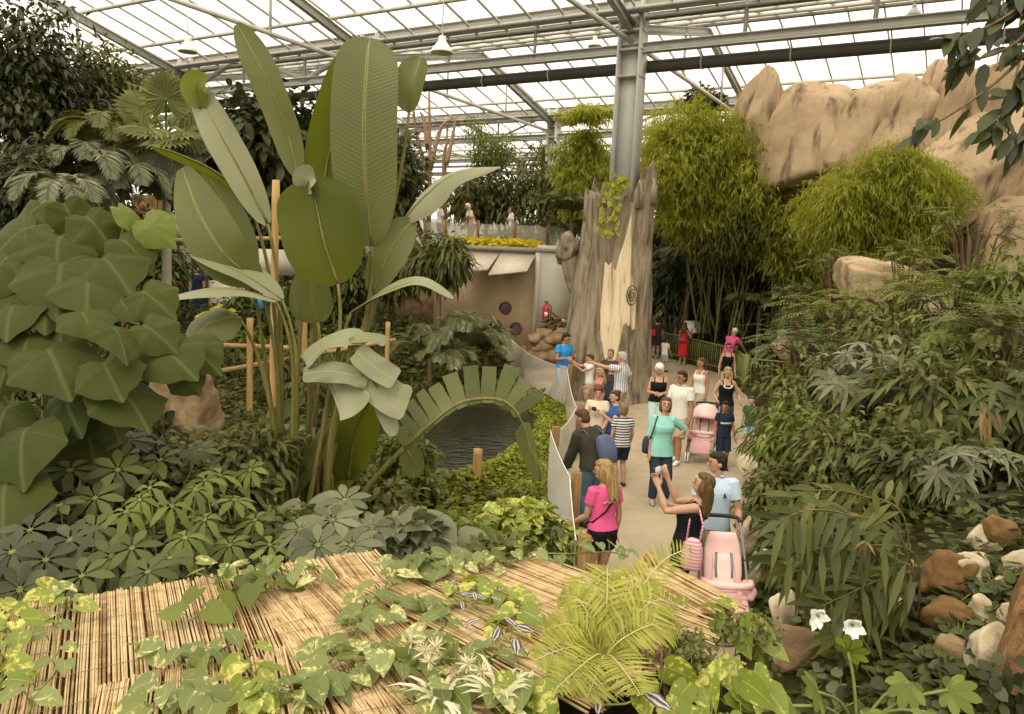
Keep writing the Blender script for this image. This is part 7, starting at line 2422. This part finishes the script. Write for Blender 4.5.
# bird's nest ferns in a row beyond the pond
for q, (px, py, d, lb) in enumerate(((445, 382, 21.0, 'second from the left in the row'), (466, 384, 20.4, 'in the middle of the row'), (486, 385, 20.0, 'fourth from the left in the row'), (503, 384, 20.2, 'right end of the row'), (425, 378, 22.0, 'far left end of the row'))):
    c = on_ground(px, py + 4)
    r_ = thing('rosette_fern', c, 'yellow green rosette fern beyond the pond, ' + lb, 'fern', 'rosette ferns beyond the pond')
    a = RNG.uniform(0, 2 * PI, 26); e = RNG.uniform(.25, 1.2, 26)
    D = np.stack([np.cos(a), np.sin(a), e], -1)
    g = G(); leaves(g, np.repeat(c[None], 26, 0), D, V3(0, 0, 1) - D * .3, RNG.uniform(.7, 1.05, 26), .12, BLADE, .45, .3); g.build('foliage', L_FRESH, r_)
# floating stray leaf boat shape at far pond bank: white duck
# ---------------------------------------------------------------- moss and ground cover (uncountable)
def scatter(name, n, inside, mat, L, W, seed, shape=OVAL, hgt=.06, droop=.2, box_=(-9, 12, 4, 34), upw=1.0):
    r = np.random.default_rng(seed)
    P = np.zeros((0, 3))
    while len(P) < n:
        x = r.uniform(box_[0], box_[1], n * 3); y = r.uniform(box_[2], box_[3], n * 3)
        k = inside(x, y)
        # keep near spots denser than far ones, as one sees them
        P = np.concatenate([P, np.stack([x[k], y[k], T(x[k], y[k])], -1)])
    P = P[:n]
    P[:, 2] += r.uniform(0, hgt, n)
    D = nrm(np.stack([r.normal(size=n), r.normal(size=n), np.abs(r.normal(.35, .3, n))], -1))
    g = G(); leaves(g, P, D, V3(0, 0, upw) + r.normal(0, .3, (n, 3)), L * r.uniform(.6, 1.3, n), W * r.uniform(.6, 1.3, n), shape, droop, .1)
    return tag(g.build(name, mat), kind='stuff')


o = scatter('moss', 26000, lambda x, y: (pond_r(x, y) > 1.02) & (x > PC[0] + .2) & (x < xl(y) - .02) & (y > 11.0) & (y < 24), L_MOSS, .10, .05, 1, hgt=.05, box_=(-1, 2, 11, 24))
tag(o, 'bright green moss bank between the pond and the net fence', 'moss')
o = scatter('ground_cover', 14000, lambda x, y: (x < xl(y) - .1) & (pond_r(x, y) > 1.06) & ((y > 21) | (x < PC[0] - 1.2) | (y < 12.5)), L_OLIVE, .17, .09, 2, hgt=.16, box_=(-9, 1, 6, 26))
tag(o, 'low leafy ground cover around the pond and the left clearing', 'ground cover')
o = scatter('undergrowth', 13000, lambda x, y: (x > xr(y) + .05), L_MID, .11, .07, 3, hgt=.16, box_=(2, 9, 4.2, 16))
tag(o, 'low leafy undergrowth covering the right bank', 'undergrowth')
o = scatter('ground_cover', 9000, lambda x, y: (x > xr(y) + .3), L_DARK, .26, .12, 4, hgt=.4, box_=(5, 22, 16, 36))
tag(o, 'dark ground cover below the boulders', 'ground cover')
o = scatter('ground_cover', 12000, lambda x, y: (x < xl(y) - .4), L_MID, .28, .14, 5, hgt=.35, box_=(-24, 0, 22, 36))
tag(o, 'leafy ground cover around the left shelter', 'ground cover')
# golden bed on the hut roof
yb = thing('golden_ground_plant', at(500, 246, 28.5), 'bed of golden yellow leaves on the flat hut roof', 'plant')
c = base_of(yb); n = 2000
x = RNG.uniform(-1.9, 1.5, n); y = RNG.uniform(-.9, 1.2, n)
P = np.stack([c[0] + x, c[1] + y, np.full(n, HT + .12) + RNG.uniform(0, .22, n)], -1); yb.location = (c[0], c[1], HT + .14)
g = G(); leaves(g, P, rand_dirs(n) + V3(0, 0, .3), V3(0, 0, 1) + RNG.normal(0, .3, (n, 3)), .20, .14, OVAL, .2, .1); g.build('foliage', L_YELLOW, yb)
# yellow vine on the dead trunk
yv = thing('climbing_vine', V3(2.0, 21.3, 3.5), 'yellow leaved vine climbing the left side of the dead trunk', 'vine')
g, gs = G(), G()
for pts in (((604, 238), (602, 215), (608, 195), (618, 182)), ((612, 232), (615, 205), (624, 178))):
    Q = spline([at(x, y, 21.32) for x, y in pts], 50); tube(gs, Q[::4], .012, 5)
    leaves(g, Q + RNG.normal(0, .07, Q.shape), rand_dirs(50) * V3(1, .5, 1) + V3(0, -.4, -.3), V3(0, -1, .4) + RNG.normal(0, .3, (50, 3)), RNG.uniform(.09, .17, 50), .11, HEART, .2, .1)
Q = np.array([at(617, 184, 21.4)] * 40) + RNG.normal(0, .13, (40, 3)) * V3(1.2, .6, .8)
leaves(g, Q, rand_dirs(40) + V3(0, -.4, -.3), V3(0, -1, .5) + RNG.normal(0, .3, (40, 3)), .15, .12, HEART, .2, .1)
g.build('foliage', L_VINE, yv); gs.build('stem', STEM, yv)

# ---------------------------------------------------------------- pothos vines on the reed mats
def vine(label, pts, n, size, mat, z=RZ + .05, seed=0, spread=14, name='pothos_vine', up=None, cat='vine', group='pothos vines on the hut roof', hz_=.06, tip=None, droop=.15):
    """creeping vine: pts = way over the roof, leaves to both sides"""
    r = np.random.default_rng(seed + 900)
    P = np.array([on_z(x, y, z) for x, y in pts])
    C = spline(P, max(n, 8)); C = C + r.normal(0, .006, C.shape)
    root = thing(name, P[0], label, cat, group)
    g, gs = G(), G()
    tube(gs, C[::2] if len(C) > 12 else C, .0042, 6)
    Tn = nrm(np.gradient(C, axis=0))
    idx = np.linspace(0, len(C) - 1, n).astype(int)
    for k, i in enumerate(idx):
        s = 1 if k % 2 else -1
        side = nrm(np.cross(Tn[i], V3(0, 0, 1))) * s
        dd = nrm(side * r.uniform(.4, 1) + Tn[i] * r.uniform(-.2, .8) + V3(r.normal(0, .3), r.normal(0, .3), 0) + V3(0, -.35, -.12))
        st = C[i] + side * r.uniform(.01, spread * .0028) + V3(0, 0, r.uniform(.01, hz_))
        l = size * r.uniform(.72, 1.15)
        U = nrm(V3(0, -.35, 1) + r.normal(0, .38, 3) if up is None else np.asarray(up, float) + r.normal(0, .38, 3))
        leaves(g, [st], [dd], [U], [l], [l * (r.uniform(.72, .85) if name != 'tradescantia' else .42)], HEART if name != 'tradescantia' else LENS, droop, .14)
        tube(gs, spline([C[i], (C[i] + st) / 2 + V3(0, 0, .012), st], 4), .0026, 5)
    g.build('foliage', mat, root); gs.build('stem', STEM, root)
    return root


VN = [('golden pothos vine along the left picture edge on the mat', [(2, 610), (12, 635), (6, 665), (-4, 700)], 18, .105, L_POTHOSY),
      ('pothos vine with spaced leaves running down the left reed mat', [(52, 594), (64, 612), (50, 640), (56, 668), (34, 690), (26, 712)], 13, .085, L_POTHOS),
      ('short variegated pothos vine under the left umbrella plant', [(36, 596), (60, 604), (76, 612)], 7, .095, L_POTHOSY),
      ('pothos vine along the top edge of the left mat', [(196, 572), (236, 580), (262, 566), (292, 574), (322, 582)], 17, .095, L_POTHOS),
      ('plain green heart leaved vine over the middle mat', [(190, 620), (212, 602), (240, 585), (262, 592), (282, 574)], 11, .15, L_FRESH),
      ('pothos vine with leaves across the lower middle mat', [(140, 660), (168, 652), (190, 668), (214, 652), (236, 640)], 13, .10, L_POTHOS),
      ('bright golden pothos tuft at the bottom of the middle mat', [(246, 660), (254, 680), (262, 700), (250, 714)], 15, .095, L_POTHOSY),
      ('pothos vine along the bottom edge left of the middle', [(150, 706), (176, 692), (198, 700), (230, 712)], 11, .12, L_POTHOS),
      ('dense pothos vine in the middle of the bottom edge', [(276, 706), (310, 690), (342, 676), (374, 664), (402, 672)], 30, .105, L_POTHOS),
      ('pothos vine with brown stem curving up the middle mats', [(330, 662), (352, 640), (366, 606), (392, 584), (420, 574)], 20, .105, L_POTHOS),
      ('pothos vine spreading over the centre of the right mat', [(360, 628), (392, 612), (420, 606), (446, 614), (432, 640)], 16, .105, L_POTHOS),
      ('dense pothos vine along the top edge of the mats, left half', [(396, 572), (424, 566), (452, 572), (478, 562), (500, 568)], 26, .095, L_POTHOS),
      ('dense pothos vine along the top edge of the mats, right half', [(450, 584), (482, 592), (506, 600), (520, 618), (500, 634)], 22, .10, L_POTHOSY),
      ('pothos vine trailing over the roof edge beside the girl in pink', [(505, 562), (540, 556), (580, 552), (612, 552), (630, 556)], 15, .085, L_POTHOS),
      ('pothos vine at the bottom edge below the striped leaves', [(406, 706), (440, 692), (478, 690), (512, 700), (540, 690)], 22, .115, L_POTHOS),
      ('pothos vine around the dry flower heads', [(380, 660), (420, 655), (470, 660), (508, 650)], 16, .105, L_POTHOS),
      ('yellow variegated pothos vine at the bottom left of the fern', [(500, 714), (530, 700), (556, 708)], 9, .14, L_POTHOSY)]
for q, (lb, pts, n, sz, mt) in enumerate(VN): vine(lb, pts, n, sz, mt, seed=q)
PZ = 2.02
VN2 = [('large leaved pothos vine right of the fern at the roof corner', [(690, 622), (712, 620), (728, 634), (716, 646), (742, 646)], 8, .13, L_POTHOSY),
       ('large leaved pothos vine hanging at the right roof edge', [(672, 660), (700, 668), (726, 660), (745, 652), (755, 660)], 9, .14, L_POTHOSY),
       ('large leaved pothos vine at the bottom edge right of the fern', [(680, 690), (712, 694), (730, 706), (750, 698), (765, 706)], 10, .14, L_POTHOSY),
       ('pothos vine with broad green leaves at the bottom edge', [(640, 690), (664, 704), (700, 714), (740, 716)], 9, .14, L_POTHOSY)]
for q, (lb, pts, n, sz, mt) in enumerate(VN2): vine(lb, pts, n, sz, mt, z=PZ + .08, seed=50 + q, hz_=.14, droop=.3, up=(0, -.8, .6), group='large leaved pothos vines at the roof corner')

# silver and purple striped leaves
for lb, pts, n, sz in (('tradescantia with purple striped leaves left of the fern', [(455, 598), (478, 612), (496, 628), (512, 640), (528, 652)], 9, .085), ('tradescantia with silver striped leaves at the foot of the fern', [(560, 660), (584, 690), (610, 704), (640, 700)], 6, .11), ('tradescantia with striped leaves in the middle of the top vines', [(452, 588), (470, 600), (488, 604)], 5, .065)):
    vine(lb, pts, n, sz, L_SILVER, z=RZ + .08, seed=int(pts[0][0]), name='tradescantia', group='striped tradescantia on the roof')

# the lime green fern
fc = on_z(604, 664, 2.16)
fern = thing('fern', fc, 'lime green fern with arching fronds growing at the roof corner', 'fern')
for tip, h in (((606, 566), .10), ((560, 596), .06), ((650, 572), .06), ((545, 630), .03), ((680, 630), .03), ((535, 660), -.02), ((640, 694), -.06), ((586, 700), -.08), ((676, 604), .08), ((578, 576), .10), ((630, 586), .10), ((555, 690), -.05)):
    d_ = float(np.clip(fc[1] + (tip[1] < 664) * (664 - tip[1]) * .004 + (tip[1] >= 640) * (640 - tip[1]) * .009 - (tip[0] < 570) * .15 - (tip[0] > 665) * .1, 2.35, 3.3))
    t_ = at(tip[0], tip[1], d_)
    mid_ = (fc + t_) / 2 + V3(0, -.02, .07 + h * .5)
    P = [fc + V3(0, 0, .02), fc * .6 + mid_ * .4 + V3(0, 0, .04), mid_ + (t_ - fc) * .12, t_]
    g = G(); C = spline(P, 30); L_ = np.linalg.norm(t_ - fc)
    frond(g, P, 30, .115 * min(1.2, L_ / .32), .015, RNG, .12, 72, .2, lambda t: np.clip(np.sin(PI * np.clip(t * .9 + .1, 0, 1)) ** .55, .12, 1), V3(0, -.7, .7), LENS3, .1, .05)
    o = g.build('frond', L_LIME, fern)
    g = G(); tube(g, C, np.linspace(.005, .0015, 30), 5); g.build('midrib', plain('pale frond stalk', (.45, .42, .16), .6, .2), o)
g = G(); tube(g, [V3(fc[0], fc[1], 2.0), fc + V3(0, 0, .04)], [.05, .035], 9); g.build('crown', BROWNSTEM, fern)
for pts, lb in ((((640, 590), (664, 560), (690, 548)), 'pale comb like fern frond in front of the woman in black'),):
    P = np.array([at(x, y, 3.15 + .1 * k) for k, (x, y) in enumerate(pts)])
    P = np.concatenate([[on_z(610, 640, RZ)], P])
    r_ = thing('fern_frond', P[0], lb, 'fern', 'thin pale fern fronds')
    g = G(); frond(g, P, 26, .12, .010, RNG, .1, 66, .1, None, V3(0, -.7, .7), THIN, .05, .35); g.build('leaflets', L_LIME, r_)
    g = G(); tube(g, spline(P, 14), .003, 5); g.build('midrib', MATS['pale frond stalk'], r_)

# spider plant with white straps and a plantlet runner
for c0, lb, n in ((on_z(500, 706, RZ + .03), 'spider plant with cream white strap leaves at the bottom edge', 22), (on_z(440, 704, RZ + .03), 'spider plant with thin whitish leaves left of the upright white straps', 20)):
    r_ = thing('spider_plant', c0, lb, 'plant', 'spider plants')
    a = RNG.uniform(0, 2 * PI, n); e = RNG.uniform(.2, 1.6, n) * (1.9 if n == 22 else 1)
    D = np.stack([np.cos(a), np.sin(a), e], -1)
    g = G(); leaves(g, np.repeat(c0[None], n, 0), D, V3(0, -.5, 1) - D * .2, RNG.uniform(.16, .30, n) * (1.25 if n == 22 else 1), .014, [(0, 0, .8), (.25, .25, 1), (.5, .5, .95), (.75, .75, .7), (1, 1, .05)], .55, .35); g.build('foliage', L_WHITE, r_)
    g = G(); tube(g, [c0 - V3(0, 0, .05), c0 + V3(0, 0, .01)], .02, 7); g.build('crown', STEM, r_)
r_ = thing('dry_flower_head', on_z(425, 650, RZ + .05), 'pale dry flower heads among the pothos', 'flower')
FLO = leafmat('straw coloured floret', [(.45, .40, .22), (.62, .56, .36), (.75, .70, .5)], .7, .2, .2)
for px, py in ((412, 642), (424, 652), (436, 648), (430, 662), (468, 664), (482, 672)):
    g = G()
    c = on_z(px, py, RZ + .12); n = 24
    leaves(g, np.repeat(c[None], n, 0), rand_dirs(n) + V3(0, 0, .3), rand_dirs(n), .05, .008, THIN, .1, .1)
    g.build('floret', FLO, r_)
g = G()
for px, py in ((412, 642), (430, 662), (468, 664)): tube(g, [on_z(px, py, RZ + .11), on_z(px + 14, py + 26, RZ + .02)], .004, 5)
g.build('stem', STEM, r_)

# tiny leaved creeper at the fern's right and split leaves at the bottom right
for px, py, rx, ry, d, lb, mt, n, sz in ((690, 646, 28, 14, 3.0, 'tiny leaved creeper between the fern and the large pothos', L_OLIVE, 420, .020), (748, 628, 40, 14, 3.2, 'tiny leaved creeper right of the roof corner', L_OLIVE, 380, .022)):
    c = at(px, py, d); r_ = thing('creeper', V3(c[0], c[1], PZ - .02), lb, 'plant', 'tiny leaved creepers at the roof corner')
    g = G(); P, D = cloud(n, c, V3(rx * d / FPX, .15, ry * d / FPX), RNG, .2); leaves(g, P, rand_dirs(n), D + V3(0, -.3, .6), sz, sz * .7, OVAL, .1, .1); g.build('foliage', mt, r_)
    g = G()
    for k in range(10): tube(g, spline([V3(c[0], c[1], PZ - .03), c * .5 + P[k] * .5, P[k]], 5), .003, 4)
    g.build('stems', BROWNSTEM, r_)
r_ = thing('hanging_roots', at(658, 680, 2.9), 'brown twisted hanging roots below the fern', 'roots')
g = G()
for k in range(14):
    a = at(652 + RNG.uniform(-16, 18), 650, 2.9 + RNG.uniform(-.06, .06)); b = at(655 + RNG.uniform(-16, 18), 714, 2.9)
    tube(g, spline([a, a * .6 + b * .4 + RNG.normal(0, .02, 3), a * .3 + b * .7 + RNG.normal(0, .02, 3), b], 12), .006, 5)
g.build('strands', BROWNSTEM, r_)


def split_leaf(g, c, axis, nrml, R):
    """deeply cut leaf with rounded fingers"""
    axis = nrm(axis); nrml = nrm(np.asarray(nrml, float) - axis * np.dot(nrml, axis)); side = np.cross(axis, nrml)
    for a, l, w in ((0, 1.0, .34), (.55, .95, .30), (-.55, .95, .30), (1.1, .8, .28), (-1.1, .8, .28), (1.75, .55, .26), (-1.75, .55, .26)):
        leaves(g, [c], [axis * math.cos(a) + side * math.sin(a)], [nrml], [R * l], [R * w * 1.25], [(0, 0, .40), (.3, .3, .55), (.6, .6, 1), (.85, .85, .8), (1, 1, .2)], .12, .1)


sl = thing('split_leaf_plant', V3(*at(860, 705, 3.6)[:2], 1.55), 'yellow green split leaf plant at the bottom edge below the ginger flowers', 'plant')
for px, py, rp, d, ax in ((818, 692, 34, 3.4, (-.5, -.5, .3)), (848, 652, 26, 3.7, (.2, -.3, .6)), (908, 682, 30, 3.6, (-.4, -.5, -.4)), (948, 690, 32, 3.6, (.6, -.5, .1)), (862, 714, 26, 3.3, (.2, -.6, .1)), (792, 706, 26, 3.2, (-.6, -.5, 0)), (925, 712, 26, 3.4, (0, -.7, -.2))):
    c = at(px, py, d); g = G(); split_leaf(g, c, V3(*ax), V3(0, -.75, .7), rp * d / FPX); o = g.build('leaf', L_FRESH, sl)
    b_ = base_of(sl); g = G(); tube(g, spline([b_, (b_ + c) / 2 + V3(0, 0, .05), c], 7), .008, 6); g.build('leaf_stalk', STEM, o)
# the leaning trunk at the right edge
tb = thing('leaning_tree_trunk', V3(*at(1000, 740, 4.4)[:2], Tz(at(1000, 740, 4.4)[0], 4.4)), 'orange brown tree trunk leaning in the bottom right corner', 'tree trunk')
P = spline([at(1010, 800, 4.4), at(1026, 710, 4.45), at(1042, 620, 4.6), at(1075, 520, 5.0), at(1130, 380, 5.6), at(1200, 120, 6.2), at(1250, -150, 6.7), at(1280, -420, 7.2)], 40)
g = G(); tube(g, P, np.linspace(.20, .12, 40) * (1 + .05 * np.sin(np.arange(40) * 1.7)), 14)
g.build('bark', grained('orange brown bark', [(.035, .016, .008), (.13, .065, .026), (.27, .155, .07)], (11, 11, 4), .08, .85, 1.0, 1.0), tb)
g = G(); c = at(1010, 690, 4.15); P_, D_ = cloud(60, c, V3(.16, .1, .16), RNG, .2); leaves(g, P_, rand_dirs(60) + V3(0, -.3, -.3), V3(0, -1, .4) + RNG.normal(0, .3, (60, 3)), .085, .075, OVAL, .2, .1); g.build('climbing_leaves', L_DARK, tb)

# round leaved creepers among the stones
for q, (px, py, lb) in enumerate(((905, 640, 'round leaved creeper left of the stones'), (960, 650, 'round leaved creeper between the orange and whitish stones'), (880, 690, 'round leaved creeper below the ginger flowers'), (1000, 600, 'round leaved creeper at the right end of the stones'), (930, 600, 'round leaved creeper above the orange brown stone'), (845, 660, 'grey leaved creeper beside the large tan stone'), (940, 700, 'round leaved creeper at the bottom edge beside the leaning trunk'))):
    c = on_ground(px, py); n = 75
    r_ = thing('creeper', c, lb, 'plant', 'round leaved creepers among the stones')
    x = c[0] + RNG.normal(0, .22, n); y = c[1] + RNG.normal(0, .28, n); P_ = np.stack([x, y, T(x, y) + RNG.uniform(.03, .16, n)], -1)
    g = G(); leaves(g, P_, RNG.normal(size=(n, 3)) * V3(1, 1, .2), V3(0, -.45, 1) + RNG.normal(0, .25, (n, 3)), RNG.uniform(.07, .13, n), RNG.uniform(.07, .11, n), OVAL, .15, .08); g.build('foliage', L_GREY if q == 5 else L_MID if q % 2 else L_DARK, r_)
    g = G()
    for k in range(16): tube(g, spline([c - V3(0, 0, .02), c * .5 + P_[k] * .5, P_[k]], 5), .005, 4)
    g.build('stems', STEM, r_)


# ginger canes sweeping to the left, with white flowers
def cane(root, pts, d0, d1, n, L_, W_, mat, r=RNG):
    P = np.array([at(x, y, d0 + (d1 - d0) * k / (len(pts) - 1)) for k, (x, y) in enumerate(pts)])
    P = np.concatenate([[base_of(root) + V3(r.normal(0, .06), r.normal(0, .06), 0)], P])
    C = spline(P, n + 10)
    gs = G(); tube(gs, C, np.linspace(.008, .004, len(C)), 6); o = gs.build('cane', BROWNSTEM, root)
    Tn = nrm(np.gradient(C, axis=0))
    idx = np.arange(10, len(C)); s = np.where(idx % 2, 1.0, -1.0)
    up = V3(0, -.8, .6)
    side = nrm(np.cross(Tn[idx], up)) * s[:, None]
    g = G(); leaves(g, C[idx], Tn[idx] * .55 + side * .8 + V3(0, -.1, -.3) + r.normal(0, .25, (len(idx), 3)), up + r.normal(0, .35, (len(idx), 3)), L_ * r.uniform(.8, 1.1, len(idx)), W_, LENS, .3, .15); g.build('foliage', mat, o)


gn = thing('ginger_plant', on_ground(905, 625), 'ginger plant with long leafy canes sweeping down to the left', 'plant')
for k, (pts) in enumerate((((910, 560), (870, 556), (830, 562), (795, 572)), ((915, 575), (880, 580), (848, 594), (822, 606)), ((905, 545), (850, 535), (815, 537), (782, 545)), ((912, 590), (885, 600), (850, 622), (838, 640)), ((908, 600), (890, 612), (868, 640), (852, 640)), ((915, 555), (860, 545), (820, 548), (786, 560)),
                               ((910, 566), (865, 572), (825, 580), (800, 590)), ((902, 590), (875, 598), (858, 616), (850, 636)), ((900, 535), (850, 515), (810, 510), (780, 520)), ((905, 520), (860, 495), (820, 490), (790, 500)))):
    cane(gn, pts, 5.7 + RNG.uniform(-.2, .2), 5.9 + RNG.uniform(-.5, .5), 26, .30, .058, L_MID if k % 3 else L_OLIVE)
g = G()
for pts in (((890, 640), (888, 590), (886, 540)), ((906, 640), (910, 600), (912, 560)), ((896, 640), (890, 600), (878, 560))):
    tube(g, spline([at(x, y, 5.9) for x, y in pts], 6), .014, 6)
g.build('stems', STEM, gn)
for k, (px, py, s, lb, d_) in enumerate(((817, 616, 13, 'white ginger flower left of the brightest one', 5.3), (851, 625, 15, 'white ginger flower, brightest of the two on the canes', 5.1), (766, 553, 8, 'small white flower beside the path near the stroller', 6.4))):
    c = at(px, py, d_); R_ = s * d_ / FPX
    r_ = thing('ginger_flower', c, lb, 'flower', 'white ginger flowers')
    for j in range(9):
        a = 2 * PI * j / 5 + k; dd = V3(math.cos(a), -.45 - (j > 4) * .5, math.sin(a) + RNG.normal(0, .2)) + RNG.normal(0, .2, 3)
        g = G(); leaves(g, [c], [dd], [V3(0, -1, .2)], [R_ * RNG.uniform(.8, 1.15)], [R_ * .7], OVAL, .15, .2); g.build('petal', PETAL, r_)
    g = G(); tube(g, [c + V3(0, .05, 0), c + V3(0, -.03, .01)], .008, 6); tube(g, spline([c + V3(0, .05, 0), c + V3(.12, .12, -.12), c + V3(.3, .25, -.35)], 6), .006, 5); g.build('stem', STEM, r_)
r_ = thing('wilted_flower', at(866, 542, 5.4), 'curled wilted brown ginger flower above the canes', 'flower')
g = G(); c = base_of(r_); leaves(g, np.repeat(c[None], 9, 0), rand_dirs(9) + V3(0, -.3, 0), rand_dirs(9), .08, .018, LENS, .6, .3); tube(g, [c, c + V3(.05, .1, -.25)], .006, 5); g.build('petals', L_BROWN, r_)
r_ = thing('dry_leaf_tuft', at(985, 415, 8.2), 'tuft of dry brown strap leaves hanging at the right edge', 'leaves')
g = G(); c = base_of(r_); leaves(g, np.repeat(c[None], 12, 0) + RNG.normal(0, .05, (12, 3)), RNG.normal(0, .22, (12, 3)) + V3(0, -.15, -1), V3(0, -1, .2) + RNG.normal(0, .2, (12, 3)), .26, .035, LENS, .1, .3); g.build('foliage', L_BROWN, r_)
g = G(); tube(g, [c, c + V3(.05, .2, .1)], .01, 5); g.build('stem', BROWNSTEM, r_)
# strap leaved clump on the path side of the bank
c = on_ground(832, 500); r_ = thing('strap_leaf_clump', c, 'clump of upright bright strap leaves on the right bank', 'plant')
a = RNG.uniform(0, 2 * PI, 34); D = np.stack([np.cos(a), np.sin(a), RNG.uniform(.7, 2.2, 34)], -1)
g = G(); leaves(g, np.repeat((c + V3(0, 0, .35))[None], 34, 0), D, V3(0, -.5, 1) - D * .3, RNG.uniform(.5, .95, 34), .045, BLADE, .4, .3); g.build('foliage', L_FRESH, r_)
g = G(); tube(g, [c - V3(0, 0, .05), c + V3(0, 0, .37)], .05, 8); g.build('crown', STEM, r_)

# ---------------------------------------------------------------- overhanging branch, top right
br = thing('overhanging_branch', at(1040, 20, 5.5), 'dark leafy branch hanging into the top right corner', 'branch')
gs, g = G(), G()
main = spline([at(1243, -110, 6.65), at(1120, -60, 5.8), at(1060, 10, 5.6), at(1010, 70, 5.5), at(950, 115, 5.4), at(925, 125, 5.4)], 26)
tw = [main, spline([at(1100, -60, 5.8), at(1040, -10, 5.6), at(1000, 20, 5.5), at(955, 40, 5.4)], 14), spline([at(1070, 20, 5.6), at(1030, 75, 5.5), at(1005, 110, 5.5), at(985, 130, 5.4)], 12), spline([at(1090, 40, 5.7), at(1040, 110, 5.5), at(1020, 140, 5.5)], 9), spline([at(1080, -30, 5.6), at(1030, 30, 5.5), at(1000, 52, 5.5), at(965, 62, 5.5)], 12), spline([at(1060, -40, 5.7), at(1010, -15, 5.6), at(985, 5, 5.5)], 9)]
for t_ in tw: tube(gs, t_, np.linspace(.018, .005, len(t_)), 6)
for k in range(150):
    t_ = tw[RNG.integers(0, len(tw))]; i = RNG.integers(2, len(t_))
    p = t_[i] + RNG.normal(0, .03, 3)
    dd = nrm(nrm(t_[min(i + 1, len(t_) - 1)] - t_[i - 1]) * .5 + RNG.normal(0, .55, 3) + V3(-.2, -.1, -.5))
    leaves(g, [p], [dd], [V3(0, -.6, .6) + RNG.normal(0, .4, 3)], [RNG.uniform(.13, .21)], [RNG.uniform(.065, .085)], OVAL, .25, .12)
g.build('foliage', L_DARK, br); gs.build('twigs', BROWNSTEM, br)
